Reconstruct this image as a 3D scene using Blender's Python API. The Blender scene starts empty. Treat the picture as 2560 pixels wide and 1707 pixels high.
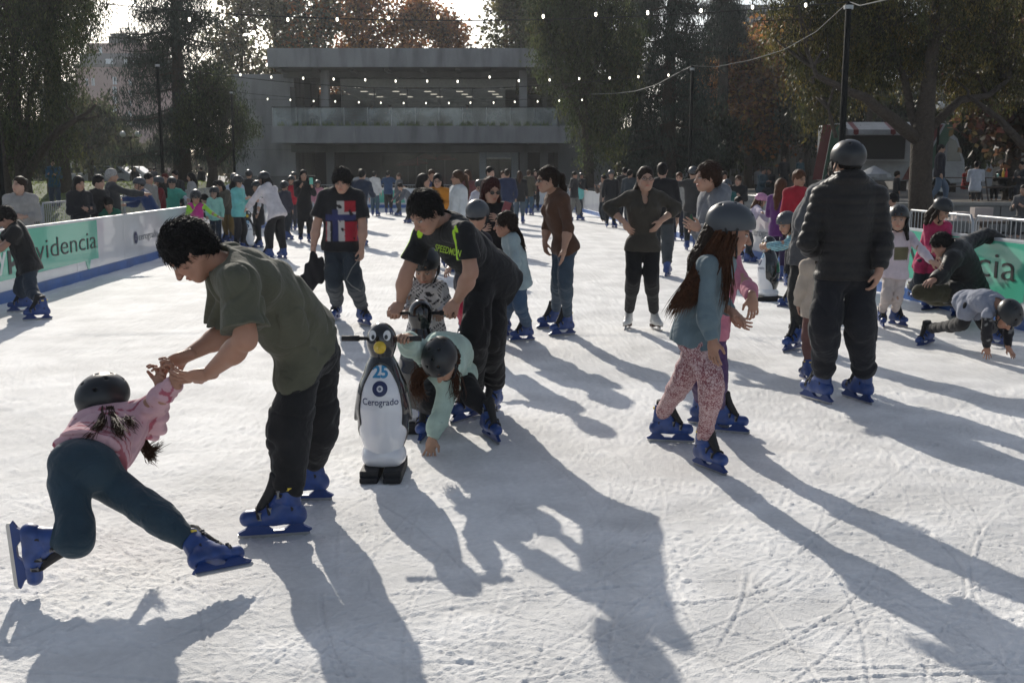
import bpy, math, random, time
import numpy as np
from mathutils import Vector, Matrix
rad = math.radians
T0 = time.time()
random.seed(7)
RNG = np.random.default_rng(7)
sc = bpy.context.scene
COL = sc.collection
# ------------------------------------------------------------------ camera
F, CX, CY, HOR, CH = 2612.0, 1280.0, 853.5, 435.0, 1.63      # photograph 2560 px wide, eye height 1.63 m
TH = math.atan((CY - HOR) / F)
cam = bpy.data.objects.new('camera', bpy.data.cameras.new('camera'))
COL.objects.link(cam)
cam.location = (0, 0, CH)
cam.rotation_euler = (math.pi / 2 - TH, 0, 0)
cam.data.sensor_width = 36
cam.data.lens = 36 * F / 2560
cam.data.clip_start = 0.05
cam.data.clip_end = 2000
cam.data.dof.use_dof = True
cam.data.dof.focus_distance = 5.6
cam.data.dof.aperture_fstop = 9.0
sc.camera = cam
# ------------------------------------------------------------------ light
SUN_AZ, SUN_EL = rad(-18.0), rad(25.5)        # azimuth from +Y towards +X
world = bpy.data.worlds.new('World'); sc.world = world; world.use_nodes = True
nt = world.node_tree
sky = nt.nodes.new('ShaderNodeTexSky'); sky.sky_type = 'NISHITA'; sky.sun_disc = False
sky.sun_elevation = SUN_EL; sky.sun_rotation = SUN_AZ
sky.altitude = 500; sky.air_density = 1.0; sky.dust_density = 1.6; sky.ozone_density = 1.0
bg = nt.nodes['Background']; bg.inputs['Strength'].default_value = 0.138
hs = nt.nodes.new('ShaderNodeHueSaturation'); hs.inputs['Saturation'].default_value = 0.60
nt.links.new(sky.outputs[0], hs.inputs['Color']); nt.links.new(hs.outputs[0], bg.inputs['Color'])
sun_d = Vector((math.sin(SUN_AZ) * math.cos(SUN_EL), math.cos(SUN_AZ) * math.cos(SUN_EL), math.sin(SUN_EL)))
sl = bpy.data.lights.new('sun', 'SUN'); sl.energy = 5.0; sl.angle = rad(0.55); sl.color = (1.0, 0.93, 0.82)
so = bpy.data.objects.new('sun', sl); COL.objects.link(so)
so.rotation_euler = sun_d.to_track_quat('Z', 'Y').to_euler()
so.location = (-6, 20, 15)
sc.view_settings.view_transform = 'Standard'
sc.view_settings.look = 'None'
sc.view_settings.gamma = 1
sc.view_settings.exposure = -0.12
sc.view_settings.use_curve_mapping = False
sc.cycles.max_bounces = 6; sc.cycles.transparent_max_bounces = 12
sc.cycles.volume_bounces = 0
# ------------------------------------------------------------------ pixel <-> place helpers
ct, st = math.cos(TH), math.sin(TH)
def ray(x, y):
    u, v = (x - CX) / F, (CY - y) / F
    return Vector((u, ct + v * st, -st + v * ct))
def at(x, y, Y):
    d = ray(x, y); t = Y / d.y
    return Vector((d.x * t, Y, CH + d.z * t))
def gr(x, y, z=0.0):
    d = ray(x, y); t = (z - CH) / d.z
    return Vector((d.x * t, d.y * t, z))
def V3(*a): return np.array(a, dtype=np.float64)
def nrm(v):
    v = np.asarray(v, dtype=np.float64); return v / (np.linalg.norm(v) + 1e-12)
# ------------------------------------------------------------------ objects
def link(o, parent=None):
    COL.objects.link(o)
    if parent is not None: o.parent = parent
    return o
def tag(o, label=None, cat=None, group=None, kind=None):
    if label: o['label'] = label
    if cat: o['category'] = cat
    if group: o['group'] = group
    if kind: o['kind'] = kind
    return o
def thing(name, loc, label, cat, group=None, rz=0.0):
    o = bpy.data.objects.new(name, None); COL.objects.link(o)
    o.empty_display_size = 0.2
    o.location = loc; o.rotation_euler = (0, 0, rz)
    return tag(o, label, cat, group)
def copy_tree(o, parent=None):
    c = o.copy(); COL.objects.link(c); c.parent = parent
    for ch in [q for q in sc.objects if q.parent == o]: copy_tree(ch, c)
    return c
def mesh_np(name, V, Q, cols=None, smooth=True):
    me = bpy.data.meshes.new(name)
    V = np.asarray(V, dtype=np.float32); Q = np.asarray(Q, dtype=np.int32)
    n = Q.shape[1]
    me.vertices.add(len(V)); me.vertices.foreach_set('co', V.ravel())
    me.loops.add(Q.size); me.loops.foreach_set('vertex_index', Q.ravel())
    me.polygons.add(len(Q))
    me.polygons.foreach_set('loop_start', np.arange(0, Q.size, n, dtype=np.int32))
    try: me.polygons.foreach_set('loop_total', np.full(len(Q), n, dtype=np.int32))
    except Exception: pass
    me.polygons.foreach_set('use_smooth', np.full(len(Q), smooth, dtype=bool))
    if cols is not None:
        a = me.attributes.new('Col', 'FLOAT_COLOR', 'POINT')
        c = np.ones((len(V), 4), dtype=np.float32); c[:, :3] = cols
        a.data.foreach_set('color', c.ravel())
    me.update(calc_edges=True)
    return me
def obj(name, me, mat, parent=None, loc=None):
    o = bpy.data.objects.new(name, me)
    if mat is not None and len(me.materials) == 0: me.materials.append(mat)
    if loc is not None: o.location = loc
    return link(o, parent)
class MB:
    """collects boxes, tubes, prisms into one mesh"""
    def __init__(s): s.v = []; s.f = []
    def add(s, vs, fs):
        b = len(s.v); s.v.extend([tuple(p) for p in vs]); s.f.extend([tuple(b + i for i in f) for f in fs]); return s
    def box(s, c, d, rz=0.0, rot=None):
        x, y, z = d[0] / 2, d[1] / 2, d[2] / 2
        m = rot if rot is not None else Matrix.Rotation(rz, 3, 'Z')
        c = Vector(c)
        P = [c + m @ Vector((i * x, j * y, k * z)) for k in (-1, 1) for j in (-1, 1) for i in (-1, 1)]
        return s.add(P, [(0, 2, 3, 1), (4, 5, 7, 6), (0, 1, 5, 4), (1, 3, 7, 5), (3, 2, 6, 7), (2, 0, 4, 6)])
    def tube(s, pts, r, n=8, cap=True):
        pts = [Vector(p) for p in pts]
        rr = r if isinstance(r, (list, tuple)) else [r] * len(pts)
        vs = []; prev = None
        for i, p in enumerate(pts):
            d = (pts[min(i + 1, len(pts) - 1)] - pts[max(i - 1, 0)]).normalized()
            if prev is None:
                a = Vector((0, 0, 1)) if abs(d.z) < .9 else Vector((1, 0, 0))
                u = d.cross(a).normalized()
            else:
                u = (prev - d * prev.dot(d)).normalized()
            prev = u; w = d.cross(u)
            for k in range(n):
                t = 2 * math.pi * k / n
                vs.append(p + (u * math.cos(t) + w * math.sin(t)) * rr[i])
        fs = []
        for i in range(len(pts) - 1):
            for k in range(n):
                a, b = i * n + k, i * n + (k + 1) % n
                fs.append((a, b, b + n, a + n))
        if cap:
            fs.append(tuple(range(n - 1, -1, -1))); fs.append(tuple((len(pts) - 1) * n + k for k in range(n)))
        return s.add(vs, fs)
    def prism(s, poly, thick, M=None):
        """poly: list of (x,z) outline; thickness along y"""
        n = len(poly); M = M or Matrix.Identity(4)
        vs = [M @ Vector((p[0], -thick / 2, p[1])) for p in poly] + [M @ Vector((p[0], thick / 2, p[1])) for p in poly]
        fs = [tuple(range(n)), tuple(range(2 * n - 1, n - 1, -1))] + [(i, i + n, (i + 1) % n + n, (i + 1) % n) for i in range(n)]
        return s.add(vs, fs)
    def lathe(s, prof, c=(0, 0, 0), n=20):
        vs = []; c = Vector(c)
        for r, z in prof:
            for k in range(n):
                t = 2 * math.pi * k / n
                vs.append(c + Vector((r * math.cos(t), r * math.sin(t), z)))
        fs = []
        for i in range(len(prof) - 1):
            for k in range(n):
                a, b = i * n + k, i * n + (k + 1) % n
                fs.append((a, b, b + n, a + n))
        fs.append(tuple(range(n - 1, -1, -1))); fs.append(tuple((len(prof) - 1) * n + k for k in range(n)))
        return s.add(vs, fs)
    def build(s, name, mat, parent=None, smooth=False, bevel=0.0, loc=None):
        me = bpy.data.meshes.new(name); me.from_pydata(s.v, [], s.f); me.update()
        if smooth:
            for p in me.polygons: p.use_smooth = True
        o = obj(name, me, mat, parent, loc)
        if bevel:
            m = o.modifiers.new('bevel', 'BEVEL'); m.width = bevel; m.segments = 2; m.limit_method = 'ANGLE'
        return o
# ------------------------------------------------------------------ materials
MC = {}
def mat(name, col, rough=.7, metal=0.0, var=.12, vscale=8.0, bump=0.0, bscale=60.0, attr=False, spec=.5, sheen=0.0, transl=0.0, dirt=0.0, coat=0.0, det=6.0, emit=None, estr=0.0, sub=0.0, alpha=1.0, bdist=.02):
    if name in MC: return MC[name]
    m = bpy.data.materials.new(name); m.use_nodes = True; MC[name] = m
    n = m.node_tree.nodes; L = m.node_tree.links
    b = n['Principled BSDF']
    b.inputs['Roughness'].default_value = rough; b.inputs['Metallic'].default_value = metal
    b.inputs['Specular IOR Level'].default_value = spec
    b.inputs['Sheen Weight'].default_value = sheen; b.inputs['Coat Weight'].default_value = coat
    tc = n.new('ShaderNodeTexCoord')
    no = n.new('ShaderNodeTexNoise'); no.inputs['Scale'].default_value = vscale; no.inputs['Detail'].default_value = det
    L.new(tc.outputs['Object'], no.inputs['Vector'])
    mr = n.new('ShaderNodeMapRange'); mr.inputs['From Min'].default_value = .25; mr.inputs['From Max'].default_value = .75
    mr.inputs['To Min'].default_value = 1 - var; mr.inputs['To Max'].default_value = 1 + var
    L.new(no.outputs['Fac'], mr.inputs['Value'])
    mx = n.new('ShaderNodeVectorMath'); mx.operation = 'SCALE'
    if attr:
        at_ = n.new('ShaderNodeAttribute'); at_.attribute_name = 'Col'; L.new(at_.outputs['Color'], mx.inputs[0])
    else:
        mx.inputs[0].default_value = col[:3]
    L.new(mr.outputs[0], mx.inputs['Scale'])
    out = mx.outputs[0]
    if dirt:
        n2 = n.new('ShaderNodeTexNoise'); n2.inputs['Scale'].default_value = 1.3; n2.inputs['Detail'].default_value = 8
        mp = n.new('ShaderNodeMapping'); mp.inputs['Scale'].default_value = (1, 1, .22)
        L.new(tc.outputs['Object'], mp.inputs[0]); L.new(mp.outputs[0], n2.inputs['Vector'])
        r2 = n.new('ShaderNodeMapRange'); r2.inputs['From Min'].default_value = .45; r2.inputs['From Max'].default_value = .72
        r2.inputs['To Min'].default_value = 1; r2.inputs['To Max'].default_value = 1 - dirt
        L.new(n2.outputs['Fac'], r2.inputs['Value'])
        m2 = n.new('ShaderNodeVectorMath'); m2.operation = 'SCALE'
        L.new(out, m2.inputs[0]); L.new(r2.outputs[0], m2.inputs['Scale']); out = m2.outputs[0]
    L.new(out, b.inputs['Base Color'])
    if sub:
        b.inputs['Subsurface Weight'].default_value = sub; b.inputs['Subsurface Radius'].default_value = (.012, .004, .002); b.inputs['Subsurface Scale'].default_value = 1.0
    if bump:
        bn = n.new('ShaderNodeTexNoise'); bn.inputs['Scale'].default_value = bscale; bn.inputs['Detail'].default_value = 5
        L.new(tc.outputs['Object'], bn.inputs['Vector'])
        bp = n.new('ShaderNodeBump'); bp.inputs['Strength'].default_value = bump; bp.inputs['Distance'].default_value = bdist
        L.new(bn.outputs['Fac'], bp.inputs['Height']); L.new(bp.outputs[0], b.inputs['Normal'])
    if emit: b.inputs['Emission Color'].default_value = (*emit, 1); b.inputs['Emission Strength'].default_value = estr
    if alpha < 1: b.inputs['Alpha'].default_value = alpha
    if transl:
        tr = n.new('ShaderNodeBsdfTranslucent'); L.new(out, tr.inputs['Color'])
        ms = n.new('ShaderNodeMixShader'); ms.inputs[0].default_value = transl
        L.new(b.outputs[0], ms.inputs[1]); L.new(tr.outputs[0], ms.inputs[2]); L.new(ms.outputs[0], n['Material Output'].inputs['Surface'])
    return m
ORD = 'first second third fourth fifth sixth seventh eighth ninth tenth eleventh twelfth thirteenth fourteenth fifteenth sixteenth seventeenth eighteenth nineteenth twentieth twenty-first twenty-second twenty-third twenty-fourth twenty-fifth twenty-sixth'.split()
def creases(m, scale=7.0, dist=.03, strength=.7):
    """adds a broad layer of soft creases under the weave"""
    n = m.node_tree.nodes; L = m.node_tree.links; b = n['Principled BSDF']
    tc = n.new('ShaderNodeTexCoord'); nz = n.new('ShaderNodeTexNoise'); nz.inputs['Scale'].default_value = scale; nz.inputs['Detail'].default_value = 2.5; nz.inputs['Distortion'].default_value = 1.1
    L.new(tc.outputs['Object'], nz.inputs['Vector'])
    sb = n.new('ShaderNodeMath'); sb.operation = 'SUBTRACT'; sb.inputs[1].default_value = .5; L.new(nz.outputs['Fac'], sb.inputs[0])
    ab = n.new('ShaderNodeMath'); ab.operation = 'ABSOLUTE'; L.new(sb.outputs[0], ab.inputs[0])
    bp = n.new('ShaderNodeBump'); bp.inputs['Strength'].default_value = strength; bp.inputs['Distance'].default_value = dist; L.new(ab.outputs[0], bp.inputs['Height'])
    old = b.inputs['Normal'].links[0].from_socket if b.inputs['Normal'].links else None
    if old: L.new(old, bp.inputs['Normal'])
    L.new(bp.outputs[0], b.inputs['Normal']); return m
def cloth(c, rough=.85, tr=0.0):
    """woven cloth of a colour: slight mottling, fine creases"""
    key = 'cloth_%02x%02x%02x_%d' % (int(min(c[0], 1) * 255), int(min(c[1], 1) * 255), int(min(c[2], 1) * 255), int(rough * 10))
    if key in MC: return MC[key]
    return creases(mat(key, c, rough, var=.20, vscale=9, bump=.5, bscale=42, sheen=.10, spec=.25, bdist=.008))
# ------------------------------------------------------------------ signed distance modelling (one continuous skin from many soft-blended limbs)
def cone(a, b, ra, rb, k=.02, op='u', flat=None, end=False):
    a = np.asarray(a, dtype=np.float64); b = np.asarray(b, dtype=np.float64)
    ba = b - a; L2 = max(float(ba @ ba), 1e-9); n = ba / math.sqrt(L2)
    def fn(P):
        q = P - a
        if flat is not None:
            q = q + (flat[1] - 1) * (q @ flat[0])[:, None] * flat[0][None, :]
        t = np.clip(q @ ba / L2, 0, 1)
        e = q - t[:, None] * ba
        d = np.sqrt((e * e).sum(1)) - (ra + (rb - ra) * t)
        if end: d = np.maximum(d, (P - b) @ n)
        return d
    R = max(ra, rb); c = (a + b) / 2
    return (op, fn, c, math.sqrt(L2) / 2 + R, k, np.minimum(a, b) - R, np.maximum(a, b) + R)
def ell(c, ax, r, k=.02, op='u'):
    c = np.asarray(c, dtype=np.float64); ax = np.asarray(ax, dtype=np.float64); r = np.asarray(r, dtype=np.float64)
    def fn(P):
        q = (P - c) @ ax.T
        k0 = np.sqrt(((q / r) ** 2).sum(1)); k1 = np.sqrt(((q / (r * r)) ** 2).sum(1)) + 1e-9
        return k0 * (k0 - 1) / k1
    R = float(r.max()); ext = np.sqrt(((ax * r[:, None]) ** 2).sum(0))
    return (op, fn, c, R, k, c - ext, c + ext)
def cut(p, n):
    """remove everything on the side n points to"""
    p = np.asarray(p, dtype=np.float64); n = nrm(n)
    return ('cut', lambda P: (P - p) @ n, None, None, 0, None, None)
def ev(ops, P, cull=None):
    d = np.full(len(P), 5.0)
    for op, fn, c, R, k, lo, hi in ops:
        if op == 'cut':
            d = np.maximum(d, fn(P)); continue
        if cull is not None:
            q = P - c
            idx = np.nonzero((q * q).sum(1) < (R + cull + k) ** 2)[0]
            if len(idx) == 0: continue
            v = fn(P[idx]); cur = d[idx]
        else:
            idx = None; v = fn(P); cur = d
        if op == 'u':
            h = np.maximum(k - np.abs(cur - v), 0) / k
            o = np.minimum(cur, v) - h * h * k * .25
        else:
            v = -v; h = np.maximum(k - np.abs(cur - v), 0) / k
            o = np.maximum(cur, v) + h * h * k * .25
        if idx is None: d = o
        else: d[idx] = o
    return d
def snet(ops, h, disp=None, amp=0.0, pad=0.0):
    """mesh the zero level by surface nets; evaluates finely only near the surface"""
    us = [o for o in ops if o[0] == 'u']
    lo = np.min([o[5] for o in us], axis=0) - 3 * h - amp - pad; hi = np.max([o[6] for o in us], axis=0) + 3 * h + amp + pad
    nb = np.maximum(np.ceil((hi - lo) / (4 * h)).astype(int), 2)
    bc = [lo[i] + (np.arange(nb[i]) * 4 + 1.5) * h for i in range(3)]
    G = np.stack(np.meshgrid(*bc, indexing='ij'), -1).reshape(-1, 3)
    dc = ev(ops, G)
    act = np.abs(dc) < (3.5 * h * 1.35 + h + amp)
    V = np.empty((nb[0], nb[1], nb[2], 4, 4, 4), dtype=np.float32)
    V[...] = np.where(dc > 0, 1.0, -1.0).reshape(nb[0], nb[1], nb[2], 1, 1, 1)
    off = (np.arange(4) - 1.5) * h
    O = np.stack(np.meshgrid(off, off, off, indexing='ij'), -1).reshape(1, 64, 3)
    ia = np.nonzero(act)[0]
    if len(ia) == 0: return np.zeros((0, 3)), np.zeros((0, 4), int)
    Vf = V.reshape(-1, 64)
    for s in range(0, len(ia), 8000):
        ii = ia[s:s + 8000]
        P = (G[ii][:, None, :] + O).reshape(-1, 3)
        d = ev(ops, P, cull=5 * h + amp)
        d = np.minimum(d, 1.0)
        if disp is not None: d = d - disp(P)
        Vf[ii] = d.reshape(-1, 64)
    A = V.transpose(0, 3, 1, 4, 2, 5).reshape(nb[0] * 4, nb[1] * 4, nb[2] * 4)
    S = A < 0
    nx, ny, nz = A.shape
    c8 = [(i, j, k) for i in (0, 1) for j in (0, 1) for k in (0, 1)]
    cnt = np.zeros((nx - 1, ny - 1, nz - 1), dtype=np.int8)
    for i, j, k in c8: cnt += S[i:nx - 1 + i, j:ny - 1 + j, k:nz - 1 + k]
    ac = (cnt > 0) & (cnt < 8)
    I, J, K = np.nonzero(ac)
    if len(I) == 0: return np.zeros((0, 3)), np.zeros((0, 4), int)
    idm = np.full(ac.shape, -1, dtype=np.int32); idm[I, J, K] = np.arange(len(I))
    vals = {c: A[I + c[0], J + c[1], K + c[2]] for c in c8}
    sm = np.zeros((len(I), 3)); ns = np.zeros(len(I))
    for a in c8:
        for ax in range(3):
            if a[ax]: continue
            b = list(a); b[ax] = 1; b = tuple(b)
            va, vb = vals[a], vals[b]
            m = (va < 0) != (vb < 0)
            t = np.where(m, va / np.where(np.abs(va - vb) < 1e-9, 1, va - vb), 0)
            t = np.clip(t, 0, 1)
            for q in range(3):
                sm[:, q] += np.where(m, a[q] + (t if q == ax else 0), 0)
            ns += m
    P = (np.stack([I, J, K], 1) + sm / ns[:, None]) * h + lo
    quads = []
    for ax in range(3):
        b = [(0, 0, 0), (0, 0, 0)]
        sl0 = [slice(1, None)] * 3; sl1 = [slice(1, None)] * 3
        sl0[ax] = slice(0, -1)
        s0 = S[tuple(slice(0, -1) if q == ax else slice(1, -1) for q in range(3))]
        s1 = S[tuple(slice(1, None) if q == ax else slice(1, -1) for q in range(3))]
        e = np.nonzero(s0 != s1)
        o = [e[0].copy(), e[1].copy(), e[2].copy()]
        u, w = (ax + 1) % 3, (ax + 2) % 3
        for q in (u, w): o[q] = o[q] + 1
        def cid(du, dw):
            x = [o[0], o[1], o[2]]; x[u] = x[u] - du; x[w] = x[w] - dw
            return idm[x[0], x[1], x[2]]
        q4 = np.stack([cid(1, 1), cid(0, 1), cid(0, 0), cid(1, 0)], 1)
        fl = s0[e]
        q4 = np.where(fl[:, None], q4, q4[:, ::-1])
        quads.append(q4)
    Q = np.concatenate(quads)
    Q = Q[(Q >= 0).all(1)]
    return P, Q
_K = RNG.normal(size=(40, 3)); _K /= np.linalg.norm(_K, axis=1)[:, None]
_PH = RNG.uniform(0, 6.28, 40)
def snoise(P, f, seed=0, n=5):
    r = 0
    for i in range(n):
        j = (seed * 5 + i) % 40
        r = r + np.sin(P @ (_K[j] * f * (.7 + .18 * i)) + _PH[j] + 1.3 * np.sin(P @ (_K[(j + 11) % 40] * f * .55) + _PH[(j + 3) % 40]))
    return r / n
# ================================================================== SETTING
def XL(Y): return -6.4 - .0605 * (Y - 13)
def XR(Y): return 5.34 - .0676 * (Y - 10.9)
YF = 51.0
def fftnoise(n, lo, hi, beta=1.0, seed=1):
    r = np.random.default_rng(seed)
    w = r.normal(size=(n, n)).astype(np.float32)
    fx = np.fft.fftfreq(n)[:, None] * n; fy = np.fft.rfftfreq(n)[None, :] * n
    k = np.sqrt(fx * fx + fy * fy) + 1e-6
    a = k ** (-beta) * np.exp(-(k / hi) ** 2) * (1 - np.exp(-(k / lo) ** 2))
    o = np.fft.irfft2(np.fft.rfft2(w) * a, s=(n, n)).astype(np.float32)
    return o / o.std()
NT, TS = 2048, 11.0        # tile of 11 m
def ice_tile():
    r = np.random.default_rng(5)
    H = fftnoise(NT, 6, 60, 1.1, 1) * .0022                      # gentle swells
    crumb = fftnoise(NT, 70, 300, .5, 2) * .7
    wA = fftnoise(NT, 40, 330, .3, 21); k_ = np.ones(15) / 15
    def smear(a, ax_, n_):
        o_ = np.zeros_like(a)
        for q_ in range(n_): o_ += np.roll(a, (q_ - n_ // 2), axis=ax_) if ax_ < 2 else np.roll(np.roll(a, q_ - n_ // 2, axis=0), (q_ - n_ // 2) * (1 if ax_ == 2 else -1), axis=1)
        o_ /= n_; return o_ / o_.std()
    streak = smear(wA, 3, 34); streak2 = smear(np.roll(wA, 700, 1), 1, 40); sm_ = fftnoise(NT, 3, 20, .8, 22)
    mask = np.clip(fftnoise(NT, 3, 45, .9, 3) * .5 + .45, 0, 1.3)
    H += np.maximum(crumb - .15, 0) * .0040 * (mask + .10) + .0011 * np.maximum(streak - .2, 0) * (sm_ > 0) + .0011 * np.maximum(streak2 - .2, 0) * (sm_ <= 0)
    H += fftnoise(NT, 200, 700, .2, 4) * .0005 * (.4 + mask)
    lump = fftnoise(NT, 30, 130, .5, 9); H += np.clip((lump - 1.9) * .004, 0, .006) * mask
    px = TS / NT
    G = np.zeros((NT, NT), np.float32)
    oy, ox = np.mgrid[-4:5, -4:5]
    for i in range(2300):
        L = r.uniform(.4, 3.2); n = int(L / (px * .9))
        th = r.choice([r.uniform(0, 6.28), r.normal(.5, .45), r.normal(-.7, .4)]); cv = r.normal(0, .35) + (r.random() < .2) * r.normal(0, 1.6)
        s = np.linspace(0, L, n); a = th + cv * s
        x = np.cumsum(np.cos(a)) * px * .9 + r.uniform(0, TS); y = np.cumsum(np.sin(a)) * px * .9 + r.uniform(0, TS)
        prof = np.maximum(np.sin(np.pi * s / L), 0) ** .5
        dp = r.uniform(.0010, .0046) * (1.5 if r.random() < .15 else 1); w = r.uniform(.005, .009)
        side = r.choice([-1, 1])
        nxv, nyv = -np.sin(a), np.cos(a)
        for off, amp in ((0, -1.0), (side * w * 1.7, 1.15), (-side * w * 1.5, .35)):
            ix = ((x + nxv * off) / px).astype(int); iy = ((y + nyv * off) / px).astype(int)
            jit = (.55 + .9 * r.random(n)) if amp > 0 else 1.0
            for dx in (-1, 0, 1):
                for dy in (-1, 0, 1):
                    wt = 1.0 if dx == dy == 0 else (.55 if dx * dy == 0 else .3)
                    vals = amp * dp * prof * jit * wt * .45
                    np.add.at(G, ((iy + dy) % NT, (ix + dx) % NT), vals)
    G = np.clip(G, -.006, .008)
    return (H + G).astype(np.float32), mask
ICE_H, ICE_M = ice_tile()
def samp(T, X, Y):
    u = (X / TS * NT) % NT; v = (Y / TS * NT) % NT
    i = u.astype(int); j = v.astype(int); fu = u - i; fv = v - j
    i1 = (i + 1) % NT; j1 = (j + 1) % NT; i %= NT; j %= NT
    return (T[j, i] * (1 - fu) + T[j, i1] * fu) * (1 - fv) + (T[j1, i] * (1 - fu) + T[j1, i1] * fu) * fv
def ice_z(X, Y):
    z = samp(ICE_H, X + 1.3, Y + 2.1)
    a = .62; X2 = X * math.cos(a) - Y * math.sin(a) + 3.3; Y2 = X * math.sin(a) + Y * math.cos(a) + 7.7
    z = z * .85 + samp(ICE_H, X2, Y2) * .6
    e = np.minimum(X - XL(Y), XR(Y) - X)
    return z + .035 * np.exp(-np.clip(e, 0, 9) / .12) * (.6 + 30 * np.abs(samp(ICE_H, X * 2, Y * 2)))
rows = []
y = 2.05
while y < YF: rows.append(y); y += max(y * y / 1250.0, .0045)
rows = np.array(rows + [YF]); NC = 760
ul = np.linspace(0, 1, NC)
xl = np.maximum(XL(rows) + .01, -(.56 * rows + 1.1)); xr = np.minimum(XR(rows) - .01, .56 * rows + 1.1)
GX = xl[:, None] + (xr - xl)[:, None] * ul[None, :]; GY = np.repeat(rows[:, None], NC, 1)
GX = GX + (RNG.random(GX.shape) - .5) * .3 * ((xr - xl) / NC)[:, None] * ((ul > 0) & (ul < 1))[None, :]
GZ = np.clip(ice_z(GX, GY), -.02, .09)
m_ = samp(ICE_M, GX + 1.3, GY + 2.1)
nr = len(rows); idx = np.arange(nr * NC).reshape(nr, NC)
Q = np.stack([idx[:-1, :-1], idx[:-1, 1:], idx[1:, 1:], idx[1:, :-1]], -1).reshape(-1, 4)
wh = np.clip(.68 + .13 * m_ + GZ * 10, .54, .86)
cc = np.stack([wh * 1.0, wh * .995, wh * .985], -1).reshape(-1, 3)
me = mesh_np('ice', np.stack([GX, GY, GZ], -1).reshape(-1, 3), Q, cc)
mi = mat('ice_snow', (.8, .82, .84), rough=.78, attr=True, var=.06, vscale=30, bump=.5, bscale=140, spec=.22, bdist=.01, det=8)
tag(obj('ice', me, mi), kind='structure')
mb = MB(); mb.add([(-14, -8, -.045), (14, -8, -.045), (XR(YF), YF, -.045), (XL(YF), YF, -.045)], [(0, 1, 2, 3)])
tag(mb.build('ice_base', mat('ice_flat', (.76, .78, .8), rough=.45, bump=.6, bscale=40)), kind='structure')
# ---- ground sheet with a mound to the left and a raised plaza to the right
m_earth = mat('paving_dust', (.23, .21, .19), rough=.95, var=.25, vscale=1.2, bump=.5, bscale=12)
mb = MB(); mb.add([(-900, -60, -.06), (900, -60, -.06), (900, 1300, -.06), (-900, 1300, -.06)], [(0, 1, 2, 3)])
tag(mb.build('ground', m_earth), kind='structure')
gx = np.linspace(-60, -9.5, 90); gy = np.linspace(22, 100, 90)
MX, MY = np.meshgrid(gx, gy)
def sst(a, b, x): t = np.clip((x - a) / (b - a), 0, 1); return t * t * (3 - 2 * t)
def mound_z(X, Y):
    X = np.asarray(X, float); Y = np.asarray(Y, float)
    h = 1.25 * sst(29, 48, Y) * sst(-12.5 - .0 * Y, -15.5, X - .0) * (1 - .45 * sst(52, 80, Y))
    return h + .05 * np.sin(X * .9) * np.sin(Y * .7) * sst(30, 40, Y) - .03
idx = np.arange(8100).reshape(90, 90)
Q = np.stack([idx[:-1, :-1], idx[:-1, 1:], idx[1:, 1:], idx[1:, :-1]], -1).reshape(-1, 4)
me = mesh_np('grass_mound', np.stack([MX, MY, mound_z(MX, MY)], -1).reshape(-1, 3), Q)
tag(obj('lawn', me, mat('lawn', (.065, .095, .022), rough=.9, var=.45, vscale=2.2, bump=1.0, bscale=60)), kind='structure')
n = 26000                                           # grass blades
bx = -60 + 50 * RNG.random(n) ** .6; by = 26 + 36 * RNG.random(n) ** 1.3; keep = bx < -9.8; bx, by = bx[keep], by[keep]; n = len(bx)
bz = mound_z(bx, by); an = RNG.random(n) * 6.28; hh = .03 + .06 * RNG.random(n); ww = .02 + .02 * RNG.random(n)
V = np.empty((n, 3, 3)); dx, dy = np.cos(an) * ww, np.sin(an) * ww
V[:, 0] = np.stack([bx - dx, by - dy, bz - .01], 1); V[:, 1] = np.stack([bx + dx, by + dy, bz - .01], 1); V[:, 2] = np.stack([bx + dy * 1.5, by - dx * 1.5, bz + hh], 1)
me = mesh_np('grass', V.reshape(-1, 3), np.arange(n * 3).reshape(-1, 3), smooth=False)
tag(obj('grass', me, mat('grass_blade', (.14, .19, .035), rough=.6, transl=.55, var=.4, vscale=3)), 'short green grass in tufts on the mound left of the rink', 'grass', kind='stuff')
# ---- concrete-walled plaza on the right
m_conc = mat('rough_concrete', (.2, .2, .195), rough=.9, var=.2, vscale=2.5, bump=.7, bscale=14, dirt=.35)
w = thing('retaining_wall', (17, 30, 0), 'long low rough concrete retaining wall behind the right-hand crowd barriers', 'wall')
for i in range(12):
    b = MB(); b.box((-9.2 + i * 2.42, 0, .36), (2.4, .35, .74)); b.build('wall_block', m_conc, w, bevel=.015)
b = MB(); b.box((4.2, .02, .78), (29, .44, .08)); b.build('coping', mat('coping', (.27, .265, .25), rough=.9, bump=.4, bscale=20), w)
mb = MB(); mb.add([(7.6, 30.2, .74), (80, 30.2, .74), (80, 75, .74), (7.6, 75, .74)], [(0, 1, 2, 3)])
tag(mb.build('plaza_ground', mat('plaza', (.15, .14, .125), rough=.95, var=.3, vscale=1.0, bump=.5, bscale=10)), kind='structure')
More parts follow.
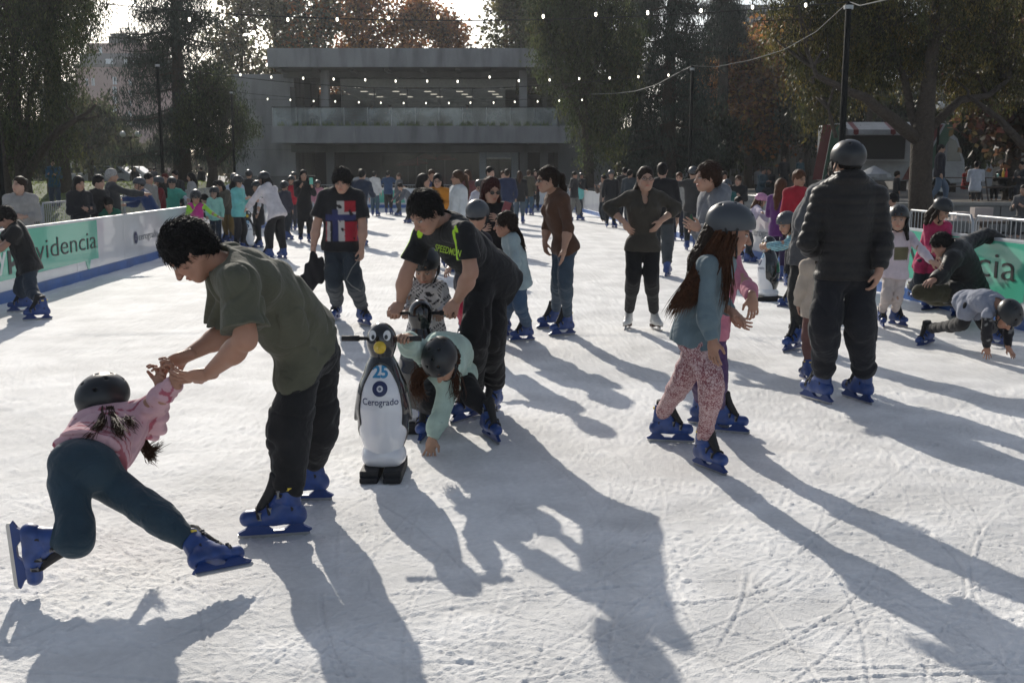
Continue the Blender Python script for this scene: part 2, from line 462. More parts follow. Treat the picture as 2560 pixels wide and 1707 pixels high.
# ------------------------------------------------------------------ text
def text_mesh(s, size, bold=0.0, thin=0.0, ext=.002, align='LEFT'):
    cu = bpy.data.curves.new('lettering', 'FONT'); cu.body = s; cu.size = size; cu.offset = bold; cu.extrude = ext; cu.align_x = align; cu.resolution_u = 3
    o = bpy.data.objects.new('lettering_tmp', cu); COL.objects.link(o)
    dg = bpy.context.evaluated_depsgraph_get()
    me = bpy.data.meshes.new_from_object(o.evaluated_get(dg))
    bpy.data.objects.remove(o); bpy.data.curves.remove(cu)
    xs = [v.co.x for v in me.vertices]
    return me, min(xs), max(xs)
def wr(parent, s, x, z, size, mt, y=0.0, bold=0.0, name='lettering', w=None, flip=False, align='LEFT'):
    """writing on a vertical face of parent: reads along +x, faces -y of the parent (flip: faces +y)"""
    me, a, b = text_mesh(s, size, bold, align=align)
    o = obj(name, me, mt, parent)
    o.rotation_euler = (math.pi / 2, 0, math.pi if flip else 0); o.location = (x, y, z)
    if w: o.scale = (w / (b - a), 1, 1)
    return (b - a) if not w else w
# ------------------------------------------------------------------ rink boards
m_wht = mat('board_white', (.72, .73, .74), rough=.18, var=.04, vscale=2, coat=.6, spec=.5, dirt=.08)
m_blu = mat('kick_blue', (.035, .13, .40), rough=.4, var=.12, vscale=6, dirt=.3)
m_grn = mat('board_green', (.10, .52, .36), rough=.2, var=.04, vscale=2, coat=.5)
m_blk = mat('print_black', (.015, .02, .022), rough=.4)
m_nvy = mat('print_navy', (.02, .03, .10), rough=.4)
m_gry = mat('print_grey', (.16, .18, .2), rough=.4)
m_wpr = mat('print_white', (.75, .8, .78), rough=.4)
m_stl = mat('galvanised', (.36, .37, .38), rough=.38, metal=.85, var=.12, vscale=20)
HB = .92
def logo_ring(parent, x, z, R, mt, y, flip=False):
    b = MB(); n = 36
    for k in range(n):
        t0, t1 = 2 * math.pi * k / n, 2 * math.pi * (k + 1) / n
        v = []
        for t in (t0, t1):
            for rr in (R, R * .42): v.append((x + rr * math.cos(t), y, z + rr * math.sin(t)))
        b.add(v, [(0, 1, 3, 2)])
    b.build('logo_ring', mt, parent)
    b = MB(); b.add([(x + R * .2 * math.cos(2 * math.pi * k / 14), y, z + R * .2 * math.sin(2 * math.pi * k / 14)) for k in range(14)], [tuple(range(14))])
    b.build('logo_dot', mt, parent)
def boards(name, A, B, label, panels=True, step=2.4):
    """a run of boards from A to B; inner face towards local -y"""
    A = Vector((A[0], A[1], 0)); B = Vector((B[0], B[1], 0)); d = B - A; L = d.length
    t = thing(name, A, label, 'rink boards', rz=math.atan2(d.y, d.x))
    n = max(1, round(L / step)); s = L / n
    for i in range(n):
        b = MB(); b.box((s * (i + .5), .03, HB / 2 + .075), (s - .008, .05, HB - .15)); b.build('board_panel', m_wht, t)
        b = MB(); b.box((s * (i + .5), .018, .075), (s - .006, .09, .17)); b.build('kick_strip', m_blu, t)
    b = MB(); b.box((L / 2, .032, HB + .008), (L, .062, .022)); b.build('top_rail', mat('top_rail', (.6, .62, .64), rough=.35), t)
    for i in range(n + 1):
        b = MB(); b.box((s * i, .085, HB / 2), (.05, .05, HB)); b.box((s * i, .3, .03), (.05, .5, .04)); b.tube([(s * i, .1, .7), (s * i, .5, .04)], .018, 6)
        b.build('brace', m_stl, t)
    return t, L
def banner(t, x0, wd, tail=None, text=True, words='soyprovidencia'):
    """green speech-bubble banner; x runs along the boards as read from the ice"""
    z0, z1 = .30, .905
    b = MB()
    pts = [(x0, z0), (x0 + wd, z0), (x0 + wd, z1), (x0, z1)]
    if tail: pts = [(x0, z0), (tail[0], z0), (tail[1], z0 - .20), (tail[2], z0), (x0 + wd, z0), (x0 + wd, z1), (x0, z1)]
    b.prism(pts, .004); o = b.build('banner', m_grn, t, loc=(0, 0.001, 0))
    return o
# left boards: local x from near to far reads left-to-right from the ice
lt, LL = boards('rink_boards', (XL(-3), -3), (XL(YF), YF), 'long white rink boards with blue kick strip and green banner, left side')
for c in lt.children: c.location.y = 0
# the face towards the ice is local -y (ice lies at +X of a run going +Y)
def lx(x, y):
    """distance along left boards of the foot point seen at pixel x on the base line"""
    # solve for Y with CX+F*XL(Y)/Y = x   (board line)
    k = (x - CX) / F
    Y = (-6.4 + .0605 * 13) / (k + .0605)
    return (Y + 3) * LL / (YF + 3)
xb1 = lx(247, 0); xb0 = xb1 - 4.45
banner(lt, xb0, xb1 - xb0, tail=(xb1 - .62, xb1 - .48, xb1 - .38))
wpos = xb0 + .12
wpos += wr(lt, 's', wpos, .47, .40, m_wpr, y=-.006, bold=.006, w=.22) + .05
wpos += wr(lt, 'oy', wpos, .47, .40, m_wpr, y=-.006, bold=.006, w=.52) + .05
wpos += wr(lt, 'pro', wpos, .47, .40, m_blk, y=-.006, bold=.014, w=.86) + .06
wr(lt, 'videncia', wpos, .47, .40, m_blk, y=-.006, bold=-.004, w=xb1 - .1 - wpos)
xl_ = lx(342, 0)
logo_ring(lt, xl_, .50, .11, m_nvy, -.008); wr(lt, 'cerogrado', xl_ + .17, .44, .2, m_gry, y=-.006, bold=-.002, w=1.25)
rt, LR = boards('rink_boards', (XR(YF), YF), (XR(-3), -3), 'long white rink boards with blue kick strip and green banner, right side')
def rx(x):
    k = (x - CX) / F
    Y = (5.34 + .0676 * 10.9) / (k + .0676)
    return (YF - Y) * LR / (YF + 3)
xr1 = rx(2560) + .05; xr0 = xr1 - 4.5
banner(rt, xr0, xr1 - xr0, tail=(xr1 - .6, xr1 - .1, xr1 - .05))
wp = xr0 + .1
wp += wr(rt, 'soy', wp, .5, .36, m_wpr, y=-.006, bold=.006, w=.75) + .05
wp += wr(rt, 'pro', wp, .5, .36, m_blk, y=-.006, bold=.014, w=.8) + .06
wr(rt, 'videncia', wp, .5, .42, m_blk, y=-.006, bold=-.004, w=xr1 - .18 - wp)
xq = rx(1870); logo_ring(rt, xq, .53, .12, m_nvy, -.008); wr(rt, 'cerogrado', xq + .17, .45, .23, m_gry, y=-.006, bold=-.002, w=1.5)
ft, LF_ = boards('rink_boards', (XL(YF), YF), (XR(YF), YF), 'far end rink boards with blue kick strip in front of the concrete pavilion')
b = MB(); b.prism([(2.0, .25), (3.3, .25), (3.55, .05 + .2), (3.3, .85), (2.0, .85)], .006); b.build('banner', m_grn, ft)
logo_ring(ft, 7.4, .5, .22, m_nvy, -.009)
# ------------------------------------------------------------------ crowd barriers
def barrier(A, B, label, group):
    A = Vector(A); B = Vector(B); d = B - A; L = d.length
    t = thing('crowd_barrier', (A.x, A.y, 0), label, 'barrier', group, rz=math.atan2(d.y, d.x))
    b = MB(); r = .019
    b.tube([(0.03, 0, .0), (.03, 0, 1.0), (.10, 0, 1.08), (L - .10, 0, 1.08), (L - .03, 0, 1.0), (L - .03, 0, .0)], r, 8)
    b.tube([(.03, 0, .22), (L - .03, 0, .22)], r * .8, 6); b.build('frame', m_stl, t, smooth=True)
    b = MB(); n = int(L / .125)
    for i in range(1, n): b.tube([(L * i / n, 0, .22), (L * i / n, 0, 1.07)], .007, 5, cap=False)
    b.build('bars', m_stl, t, smooth=True)
    for x in (.35, L - .35):
        b = MB(); b.box((x, 0, .015), (.05, .6, .02)); b.build('foot', m_stl, t)
P = [(-7.9, 13.0)]
while P[-1][1] < 49: P.append((P[-1][0] - .32, P[-1][1] + 2.28))
side = ['beside', 'just past']
for i in range(len(P) - 1):
    barrier((P[i][0], P[i][1], 0), (P[i + 1][0] - .0, P[i + 1][1] - .04, 0), 'steel crowd barrier, %s from the near end of the row outside the left boards' % ORD[i], 'crowd barriers along the left of the rink')
y = 7.0; i = 0
while y < 49:
    barrier((6.15, y, 0), (6.14, y + 2.28, 0), 'steel crowd barrier, %s from the near end of the row outside the right boards' % ORD[i], 'crowd barriers along the right of the rink'); y += 2.33; i += 1
x = -11.0; i = 0
while x < 6:
    barrier((x, 53.2, 0), (x + 2.3, 53.2, 0), 'steel crowd barrier, %s from the left in the row behind the far boards' % ORD[i], 'crowd barriers behind the far end'); x += 2.36; i += 1
# ------------------------------------------------------------------ light poles, cables and bulbs
m_pole = mat('pole_dark', (.012, .013, .013), rough=.85, spec=.1)
m_cbl = mat('cable', (.02, .02, .02), rough=.6); m_rope = mat('rope', (.16, .16, .15), rough=.8)
m_bulb = mat('bulb_glass', (.9, .88, .8), rough=.1, emit=(1.0, .93, .78), estr=3.2)
m_fil = mat('bulb_cap', (.02, .02, .02), rough=.4)
def pole(x, ytop, Y, label, base=0.0, r=.05):
    p = at(x, ytop, Y); t = thing('light_pole', (p.x, p.y, base), label, 'pole', 'poles carrying the bulb strings')
    b = MB(); b.tube([(0, 0, 0), (0, 0, p.z - base)], [r, r * .8], 12); b.build('shaft', m_pole, t, smooth=True)
    b = MB(); b.box((0, 0, .03), (.4, .4, .06)); b.build('base_plate', m_stl, t)
    b = MB(); b.tube([(0, 0, p.z - base - .12), (0, 0, p.z - base - .06)], r * 1.25, 10); b.build('clamp', m_stl, t)
    return p
pA = pole(393, 156, 29, 'thin black pole rising left of the left conifer')
pB = pole(578, 226, 40, 'short-looking black pole in front of the pavilion left wall')
pC = pole(1731, 165, 29, 'black pole in front of the dark conifers, rope tied to its top')
pD = pole(2122, 5, 18, 'tall thick black pole rising behind the man in the puffer jacket', r=.062)
pE = pole(-30, 30, 20, 'black pole at the left edge, under the drooping pepper tree', r=.06)
def string(name, A, B, sag, xs, Y, label):
    """cable from A to B in a sagging curve, bulbs hung at pixels (x, y)"""
    A = Vector(A); B = Vector(B); t = thing(name, (A + B) / 2, label, 'string lights'); o = (A + B) / 2
    def P(u): return A.lerp(B, u) + Vector((0, 0, -sag * 4 * u * (1 - u))) - o
    b = MB(); b.tube([P(i / 40) for i in range(41)], .009, 5); b.build('cable', m_cbl, t, smooth=True)
    for px, py in xs:
        p = at(px, py, Y) - o
        u = (p.x - (A - o).x) / (B.x - A.x); q = P(u)
        q = Vector((p.x, q.y, q.z)); p.y = q.y
        if q.z < p.z + .05: q.z = p.z + .10
        b = MB(); b.tube([q, (p.x, p.y, p.z + .085)], .005, 5); b.tube([(p.x, p.y, p.z + .09), (p.x, p.y, p.z + .028)], [.012, .018], 8); s = b.build('socket', m_fil, t)
        b = MB(); b.lathe([(.004, .006), (.014, .010), (.021, .024), (.023, .042), (.020, .060), (.014, .08)], (p.x, p.y, p.z - .045), 12); b.build('bulb', m_bulb, s, smooth=True)
r1 = [(484, 54), (606, 57), (735, 60), (858, 62), (984, 62), (1104, 62), (1230, 64), (1353, 66), (1475, 64), (1593, 63), (1713, 61), (1827, 56), (1943, 54)]
string('bulb_string', at(255, 10, 20), pD, .30, r1, 20, 'nearest string of lit bulbs across the top, over the rink')
r2 = [(601, 187), (678, 193), (758, 196), (834, 198), (913, 200), (989, 203), (1068, 203), (1144, 204), (1224, 193), (1297, 202), (1374, 200), (1448, 197), (1524, 195), (1596, 192), (1671, 188)]
string('bulb_string', pA + Vector((0, 0, -.1)), pC + Vector((0, 0, -.1)), .55, r2, 29, 'middle string of lit bulbs, between the roof edge and the terrace rail')
r3 = [(669, 248), (726, 250), (784, 253), (838, 254), (897, 256), (952, 257), (1009, 258), (1065, 258), (1122, 258), (1176, 257), (1234, 257), (1287, 255), (1344, 254), (1398, 252), (1455, 250)]
string('bulb_string', pB + Vector((0, 0, -.05)), at(1480, 236, 40), .35, r3, 40, 'farthest, lowest string of lit bulbs in front of the terrace windows')
b = MB(); b.tube([pC, at(1790, 168, 28), at(1880, 150, 26), at(1960, 125, 23.5), at(2040, 80, 21), pD], .006, 6); q = b.build('rope', m_rope); tag(q, 'pale rope from the pole in front of the conifers up to the tall right pole', 'rope')
b = MB(); b.tube([pC, at(1700, 180, 30), at(1640, 213, 33), at(1590, 228, 36), at(1540, 234, 38), at(1480, 236, 40)], .011, 6); q = b.build('rope', m_rope); tag(q, 'thin rope sagging left from the black pole towards the pavilion', 'rope')
b = MB(); b.tube([pD, at(2150, 15, 17.6), at(2250, -8, 16.5), at(2400, -50, 15)], .011, 6); q = b.build('rope', m_rope); tag(q, 'pale rope leaving the top of the tall right pole rightwards', 'rope')
# ------------------------------------------------------------------ the concrete pavilion
YB = 62.0; SB = YB / F
def bx_(x): return (x - CX) * SB
def bz_(y): return CH + (HOR - y) * SB * (1.0)
def zat(y, Y=YB): return at(CX, y, Y).z
pv = thing('pavilion', (0, YB, 0), 'long grey concrete pavilion with overhanging flat roof and glazed upper terrace', 'building')
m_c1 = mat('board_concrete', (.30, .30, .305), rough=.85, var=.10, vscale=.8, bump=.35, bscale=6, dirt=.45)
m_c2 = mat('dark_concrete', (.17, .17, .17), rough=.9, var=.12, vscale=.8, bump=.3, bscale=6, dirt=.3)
def B_(name, x0, x1, y0, y1, d0, d1, m, par=None, bevel=0):
    """box given by pixel extents at the facade plane, depth d0..d1 behind it"""
    X0, X1, Z1, Z0 = bx_(x0), bx_(x1), zat(y0), zat(y1)
    b = MB(); b.box(((X0 + X1) / 2, (d0 + d1) / 2, (Z0 + Z1) / 2), (X1 - X0, d1 - d0, Z1 - Z0)); return b.build(name, m, par or pv, bevel=bevel)
for i in range(7): B_('roof_fascia_panel', 686 + i * 105.6, 686 + (i + 1) * 105.6 - .6, 121, 168, 0, .35, m_c1)
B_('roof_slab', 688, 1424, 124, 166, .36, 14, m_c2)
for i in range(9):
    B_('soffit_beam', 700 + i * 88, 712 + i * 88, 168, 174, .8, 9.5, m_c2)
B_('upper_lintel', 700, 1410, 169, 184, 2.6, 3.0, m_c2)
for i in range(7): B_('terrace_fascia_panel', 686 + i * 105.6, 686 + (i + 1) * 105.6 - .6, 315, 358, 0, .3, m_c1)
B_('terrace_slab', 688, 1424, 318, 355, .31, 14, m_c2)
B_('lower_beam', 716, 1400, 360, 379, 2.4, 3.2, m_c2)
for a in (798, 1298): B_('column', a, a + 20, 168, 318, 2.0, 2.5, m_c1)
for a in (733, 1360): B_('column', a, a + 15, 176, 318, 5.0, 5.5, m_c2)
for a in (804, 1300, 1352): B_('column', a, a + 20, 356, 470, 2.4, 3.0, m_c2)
B_('light_band', 838, 1290, 184, 206, 3.6, 3.9, mat('pale_concrete', (.42, .42, .40), rough=.85, bump=.2, bscale=8))
m_gl = mat('window_glass', (.03, .035, .04), rough=.04, var=.05, spec=.7, alpha=.35)
m_rail = mat('rail_glass', (.45, .50, .49), rough=.06, var=.75, vscale=.9, spec=.8, alpha=.40)  # pale, strongly mottled colour paints highlights into the panes
m_dk = mat('frame_dark', (.03, .032, .034), rough=.5)
xs_ = [838, 924, 1009, 1094, 1178, 1263]
for a, c in zip(xs_[:-1], xs_[1:]):
    wdw = B_('window', a, c, 206, 316, 3.7, 3.72, m_gl)
    B_('mullion', a - 1, a + 1, 206, 316, 3.6, 3.76, m_dk, wdw)
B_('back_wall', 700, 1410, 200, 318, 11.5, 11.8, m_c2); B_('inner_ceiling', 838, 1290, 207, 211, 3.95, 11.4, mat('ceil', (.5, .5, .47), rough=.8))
m_lt = mat('ceiling_lamp', (.9, .85, .7), rough=.4, emit=(1, .93, .78), estr=1.8)
for i in range(5):
    for j in range(3):
        X, Yd = bx_(890 + i * 84 + j * 9), 5.0 + j * 2.3
        b = MB(); b.box((X, Yd, zat(211) - .04), (.42, .10, .03)); b.build('ceiling_lamp', m_lt, pv)
for i in range(12):
    g = B_('rail_pane', 690 + i * 58.6, 690 + (i + 1) * 58.6 - 1.2, 269, 314, .5, .515, m_rail)
    B_('rail_post', 689 + i * 58.6, 690.3 + i * 58.6, 268, 316, .44, .5, mat('post_pale', (.45, .46, .46), rough=.4, metal=.3), g)
B_('hand_rail', 688, 1395, 266, 268.5, .45, .53, m_dk)
for i in range(3): B_('bench_slat', 815, 930, 284 + i * 7, 287 + i * 7, 1.7, 1.75, mat('bench_wood', (.12, .08, .06), rough=.6))
# wings
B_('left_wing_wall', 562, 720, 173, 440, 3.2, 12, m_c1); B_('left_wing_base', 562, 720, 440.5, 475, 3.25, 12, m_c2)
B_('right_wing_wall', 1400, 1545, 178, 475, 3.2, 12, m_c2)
B_('left_slot', 712, 725, 207, 300, 3.1, 3.18, m_dk)
for i in range(1, 4): B_('shuttering_line', 562, 718, 173 + i * 66, 174 + i * 66, 3.17, 3.19, m_c2)
B_('ground_back_wall', 720, 1400, 357, 475, 9.5, 9.8, mat('void_shade', (.02, .02, .022), rough=.8))  # near-black colour puts the shade of the open ground floor on this wall
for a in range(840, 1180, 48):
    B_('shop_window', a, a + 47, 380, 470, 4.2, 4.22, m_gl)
# kiosk under the slab
m_k = mat('kiosk_grey', (.26, .29, .31), rough=.5)
kx = thing('ticket_kiosk', (bx_(1246), YB + 3.0, 0), 'pale grey ticket kiosk with a dark window under the terrace', 'kiosk')
b = MB(); zt = zat(378, YB + 3); wv = (1297 - 1196) * SB
b.box((-wv / 2 + .22, 0, zt / 2), (.44, .3, zt)); b.box((wv / 2 - .22, 0, zt / 2), (.44, .3, zt)); b.box((0, 0, zt - .2), (wv - .88, .3, .4)); b.box((0, 0, .42), (wv - .88, .3, .84)); b.build('kiosk_front', m_k, kx, bevel=.05)
for s in (-1, 1):
    b = MB(); b.box((s * .38, .1, (zt + .44) / 2), (.72, .02, zt - 1.3)); q = b.build('window', m_gl, kx)
    b = MB(); b.box((s * .38, .06, zt - .43), (.76, .03, .05)); b.box((s * .38, .06, .87), (.76, .03, .05)); b.build('frame', m_wht, q)
m_red = mat('red_canvas', (.42, .02, .03), rough=.7, var=.1)
for i, (x, y) in enumerate([(1066, 398), (1112, 400), (1040, 410), (1020, 414)]):  # red shapes in the glass, built as parasols standing behind it
    p = at(x, y, YB + 6.5); t = thing('parasol_shape', (p.x, p.y, 0), 'red parasol shape behind the ground-floor glass, %s from the left' % ORD[[2, 3, 1, 0][i]], 'parasol', 'red parasol shapes behind the ground-floor glass')
    b = MB(); b.lathe([(.02, .36), (.35, .27), (.75, .06), (.76, 0)], (0, 0, p.z), 8); b.build('canopy', m_red, t)
    b = MB(); b.tube([(0, 0, 0), (0, 0, p.z + .3)], .02, 6); b.build('pole', m_stl, t)
# tufts of planting at the foot of the terrace glass
for k in range(26):
    X = bx_(715 + k * 26 + RNG.uniform(-8, 8)); z0 = zat(315)
    vs, fs = [], []
    for i in range(26):
        a = RNG.uniform(0, 6.28); h = RNG.uniform(.15, .42); o = RNG.normal(0, .12, 2); l = RNG.uniform(.05, .2)
        p0 = Vector((X + o[0], .25 + o[1] * .5, z0 - .05)); p1 = p0 + Vector((math.cos(a) * l, math.sin(a) * l * .4, h)); sd = Vector((.025, .0, 0))
        b0 = len(vs); vs += [p0 - sd, p0 + sd, p1]; fs.append((b0, b0 + 1, b0 + 2))
    b = MB(); b.add(vs, fs); q = b.build('terrace_plant', mat('terrace_leaf', (.13, .17, .05), rough=.5, transl=.4, var=.4), loc=(0, YB, 0))
    tag(q, 'small grassy plant, %s from the left along the foot of the terrace glass' % ORD[k], 'plant', 'plants along the terrace edge')
# ------------------------------------------------------------------ other buildings
def block(name, x0, x1, y0, Y, depth, m, label, wins=(), m_w=None, ybase=470):
    a, c = at(x0, y0, Y), at(x1, y0, Y)
    t = thing(name, ((a.x + c.x) / 2, Y, 0), label, 'building')
    w = c.x - a.x
    b = MB(); b.box((0, depth / 2, a.z / 2), (w, depth, a.z)); b.build('wall', m, t)
    b = MB(); b.box((0, depth / 2, a.z + .2), (w + .4, depth + .4, .35)); b.build('parapet', m_c2, t)
    for (u0, u1, v0, v1) in wins:
        p, q = at(u0, v0, Y), at(u1, v1, Y)
        b = MB(); b.box(((p.x + q.x) / 2 - t.location.x, -.03, (p.z + q.z) / 2), (q.x - p.x, .12, p.z - q.z)); f = b.build('window', m_w, t)
        b = MB(); b.box(((p.x + q.x) / 2 - t.location.x, -.12, (p.z + q.z) / 2), (.12, .08, p.z - q.z)); f2 = b.build('frame', m_c1, f)
    return t
m_pk = mat('pink_render', (.40, .30, .28), rough=.9, var=.08, vscale=.1)
m_pw = mat('pale_window', (.62, .66, .7), rough=.15, spec=.8)
m_dw = mat('dark_window', (.06, .07, .08), rough=.15, spec=.8)
t = block('apartment_tower', 186, 372, 168, 150, 14, m_pk, 'hazy pinkish apartment tower with few windows, far left between the trees',
          [(214, 221, 197, 215), (229, 237, 196, 215)] + [(282, 292, 193 + i * 24, 212 + i * 24) for i in range(8)] + [(322, 329, 200 + i * 26, 214 + i * 26) for i in range(8)], m_pw)
ox = t.location.x
def tb(nm, x0, x1, y0, y1, d0, d1, m, Y=150):
    a, c = at(x0, y0, Y), at(x1, y1, Y); b = MB(); b.box(((a.x + c.x) / 2 - ox, (d0 + d1) / 2, (a.z + c.z) / 2), (c.x - a.x, d1 - d0, a.z - c.z)); return b.build(nm, m, t)
m_rf = mat('mansard', (.20, .20, .21), rough=.7)
tb('mansard_roof', 190, 372, 132, 168, 1.0, 12, m_rf)
tb('upper_storey', 200, 362, 104, 132, 2.0, 11, m_pk); tb('stair_head', 250, 296, 84, 104, 3, 9, m_rf); tb('roof_cap', 258, 292, 78, 84, 2.5, 9.5, m_c2)
for x, y in ((258, 146), (305, 146), (327, 152), (340, 152)): tb('skylight', x, x + (18 if x == 258 else 7), y, y + 14, .8, 1.0, m_pw)
tb('open_bay', 233, 242, 113, 132, 1.9, 1.99, m_pw)
b = MB()
for dx in (-1.2, 0, .9): b.tube([(at(284, 78, 150).x - ox + dx, 6, at(284, 78, 150).z), (at(284, 78, 150).x - ox + dx, 6, at(284, 40 + abs(dx) * 12, 150).z)], .09, 5)
b.box((at(284, 60, 150).x - ox, 6, at(284, 56, 150).z), (2.4, .1, .1)); b.build('antenna', m_stl, t)
block('apartment_block', 96, 190, 215, 165, 12, mat('block_grey', (.33, .32, .31), rough=.9), 'grey apartment block half hidden behind the left trees', [(120 + i * 16, 129 + i * 16, 235 + j * 25, 248 + j * 25) for i in range(4) for j in range(6)], m_dw)  # plain grey wall colour
t = block('arcaded_house', 55, 150, 384, 105, 8, mat('old_white', (.55, .54, .5), rough=.9), 'pale arcaded house low behind the left tree trunks', [], m_dw)
ox = t.location.x
for x in (70, 103, 133):
    a, c = at(x - 9, 404, 105), at(x + 9, 440, 105); w2 = (c.x - a.x) / 2
    b = MB(); pts = [(-w2, 0), (w2, 0), (w2, a.z - w2)] + [(w2 * math.cos(t_), a.z - w2 + w2 * math.sin(t_)) for t_ in np.linspace(.2, 2.9, 8)] + [(-w2, a.z - w2)]
    b.prism(pts, .2); b.build('arch', m_dw, t, loc=(a.x + w2 - ox, 0, 0))
m_ap = mat('beige_render', (.36, .33, .29), rough=.9, var=.08, vscale=.2)
t = block('balcony_block', 1827, 2010, 22, 120, 14, m_ap, 'tall beige apartment block with balcony bands, behind the autumn tree at upper right',
          [(1845 + i * 26, 1863 + i * 26, 34 + j * 26, 48 + j * 26) for i in range(5) for j in range(10)], m_dw)
for j in range(11):
    a, c = at(1822, 28 + j * 26, 120), at(2010, 28 + j * 26, 120); b = MB(); b.box(((a.x + c.x) / 2 - t.location.x, -.7, a.z), (c.x - a.x, 1.4, .5)); b.build('balcony_slab', m_c1, t)
t = block('low_shop', 1760, 2075, 322, 72, 9, m_c1, 'low concrete shop row with a dark ground floor, behind the right trees', [(1775 + i * 36, 1806 + i * 36, 376, 440) for i in range(8)], m_dw)
a, c = at(1755, 378, 70), at(2080, 378, 70); b = MB(); b.box(((a.x + c.x) / 2 - t.location.x, -1.2, a.z), (c.x - a.x, 2.4, .3)); b.build('canopy', m_c1, t)
t = block('grey_hall', 2290, 2760, 205, 60, 10, mat('hall_grey', (.27, .27, .27), rough=.9, dirt=.2), 'grey hall with stepped horizontal bands behind the right-hand trees', [], m_dw)  # the hall's own grey, with dirt streaks
for j in range(7):
    a, c = at(2288, 215 + j * 26, 60), at(2760, 215 + j * 26, 60); b = MB(); b.box(((a.x + c.x) / 2 - t.location.x, -.25, a.z), (c.x - a.x, .3, .12)); b.build('ledge', m_c1, t)
p = at(2570, 350, 48); b = MB(); b.lathe([(1.35, 0), (1.35, p.z - .8), (1.2, p.z - .25), (.8, p.z)], (0, 0, 0), 28); q = b.build('concrete_drum', mat('beige_concrete', (.36, .34, .30), rough=.9, bump=.3, bscale=5, dirt=.2), smooth=True, loc=(p.x, p.y, 0)); tag(q, 'rounded beige concrete drum at the right edge behind the picnic tables', 'structure')  # beige is the drum's own concrete colour
# ================================================================== TREES
m_bark = mat('bark', (.055, .043, .034), rough=.95, var=.35, vscale=14, bump=1.0, bscale=22, bdist=.05)
m_leaf = mat('leaf', (.05, .07, .03), rough=.5, attr=True, transl=.50, var=.15, vscale=5, spec=.6)
m_need = mat('needle', (.02, .035, .02), rough=.6, attr=True, transl=.12, var=.15, vscale=5)
def curve_pts(a, b, n=7, wob=.12, rise=0.0):
    a = np.asarray(a, float); b = np.asarray(b, float); L = np.linalg.norm(b - a)
    pts = [a + (b - a) * t + RNG.normal(0, wob * L * .12, 3) * math.sin(math.pi * t) + np.array([0, 0, rise * L * math.sin(math.pi * t)]) for t in np.linspace(0, 1, n)]
    return pts
def leaves(C, N, size, asp, col, spread, droop=0.0, r=RNG, jit=.35):
    """C: clump centres (k,3); N leaves each -> quads (bent leaf cards)"""
    k = len(C); n = k * N
    cen = np.repeat(C, N, 0) + r.normal(size=(n, 3)) * spread
    if droop:
        t = r.random(n); cen[:, 2] -= t * droop; cen[:, :2] += (np.repeat(r.normal(size=(k, 2)), N, 0) * .12 * t[:, None])
    d = r.normal(size=(n, 3)); d /= np.linalg.norm(d, axis=1)[:, None]
    if droop: d = d * .55 + np.array([0, 0, -1.0]); d /= np.linalg.norm(d, axis=1)[:, None]
    s = r.normal(size=(n, 3)); s -= d * (s * d).sum(1)[:, None]; s /= np.linalg.norm(s, axis=1)[:, None]
    L = size * (.6 + .8 * r.random(n)); W = L * asp
    V = np.empty((n, 4, 3))
    V[:, 0] = cen - d * L[:, None] * .5; V[:, 2] = cen + d * L[:, None] * .5
    V[:, 1] = cen + s * W[:, None] * .5; V[:, 3] = cen - s * W[:, None] * .5
    base = np.asarray(col, float)
    ck = base[None] * (1 + r.normal(size=(k, 1)) * jit * .6) * (1 + r.normal(size=(k, 3)) * .06)
    c = np.repeat(ck, N, 0) * (1 + r.normal(size=(n, 1)) * jit)
    c = np.clip(c, .004, .6)
    return V.reshape(-1, 3), np.repeat(c, 4, 0)
def crown_centres(ells, n, shell=.55, r=RNG):
    tot = sum(e[1][0] * e[1][1] * e[1][2] for e in ells); out = []
    for c, rr in ells:
        m = int(n * rr[0] * rr[1] * rr[2] / tot) + 1
        d = r.normal(size=(m, 3)); d /= np.linalg.norm(d, axis=1)[:, None]
        q = r.random(m) ** (1 / (2.2 + shell * 3)) * (1 + .12 * r.normal(size=m))
        out.append(np.asarray(c) + d * q[:, None] * np.asarray(rr))
    return np.concatenate(out)
def tree(name, base, trunk, limbs, ells, nclump, nleaf, size, asp, spread, cols, label, group=None, droop=0.0, leafm=None, twig=True, cat='tree', cent=None):
    """trunk: list of (pt, r); limbs: list of (list of pts, r0, r1); crown of leaf cards on real twigs"""
    b0 = np.asarray(base, float)
    t = thing(name, base, label, cat, group)
    b = MB(); b.tube([np.asarray(p, float) - b0 for p, r in trunk], [r for p, r in trunk], 12); b.build('trunk', m_bark, t, smooth=True)
    for pts, r0, r1 in limbs:
        n = len(pts); b = MB(); b.tube([np.asarray(p, float) - b0 for p in pts], [r0 + (r1 - r0) * i / (n - 1) for i in range(n)], 8); b.build('limb', m_bark, t, smooth=True)
    C = crown_centres(ells, nclump) if cent is None else cent
    Vs, Cs = [], []
    grp = RNG.integers(0, len(cols), len(C))
    for g, col in enumerate(cols):
        S = C[grp == g]
        if len(S) == 0: continue
        v, c = leaves(S, nleaf, size, asp, col, spread, droop); Vs.append(v); Cs.append(c)
    V = np.concatenate(Vs) - b0; Cc = np.concatenate(Cs)
    me = mesh_np('crown', V, np.arange(len(V)).reshape(-1, 4), Cc, smooth=False)
    obj('crown', me, leafm or m_leaf, t)
    if twig:
        b = MB(); anchors = [np.asarray(p, float) for p, r in trunk[len(trunk) // 2:]] + [np.asarray(p, float) for pts, _, _ in limbs for p in pts[len(pts) // 2:]]
        A = np.array(anchors); sel = RNG.choice(len(C), min(len(C), 140), replace=False)
        for i in sel:
            j = np.argmin(((A - C[i]) ** 2).sum(1)); p = curve_pts(A[j], C[i], 5, 1.0, .06)
            b.tube([q - b0 for q in p], [.045, .035, .025, .015, .008], 5, cap=False)
        tag(b.build('twigs', m_bark, t, smooth=True), kind='stuff')
    return t
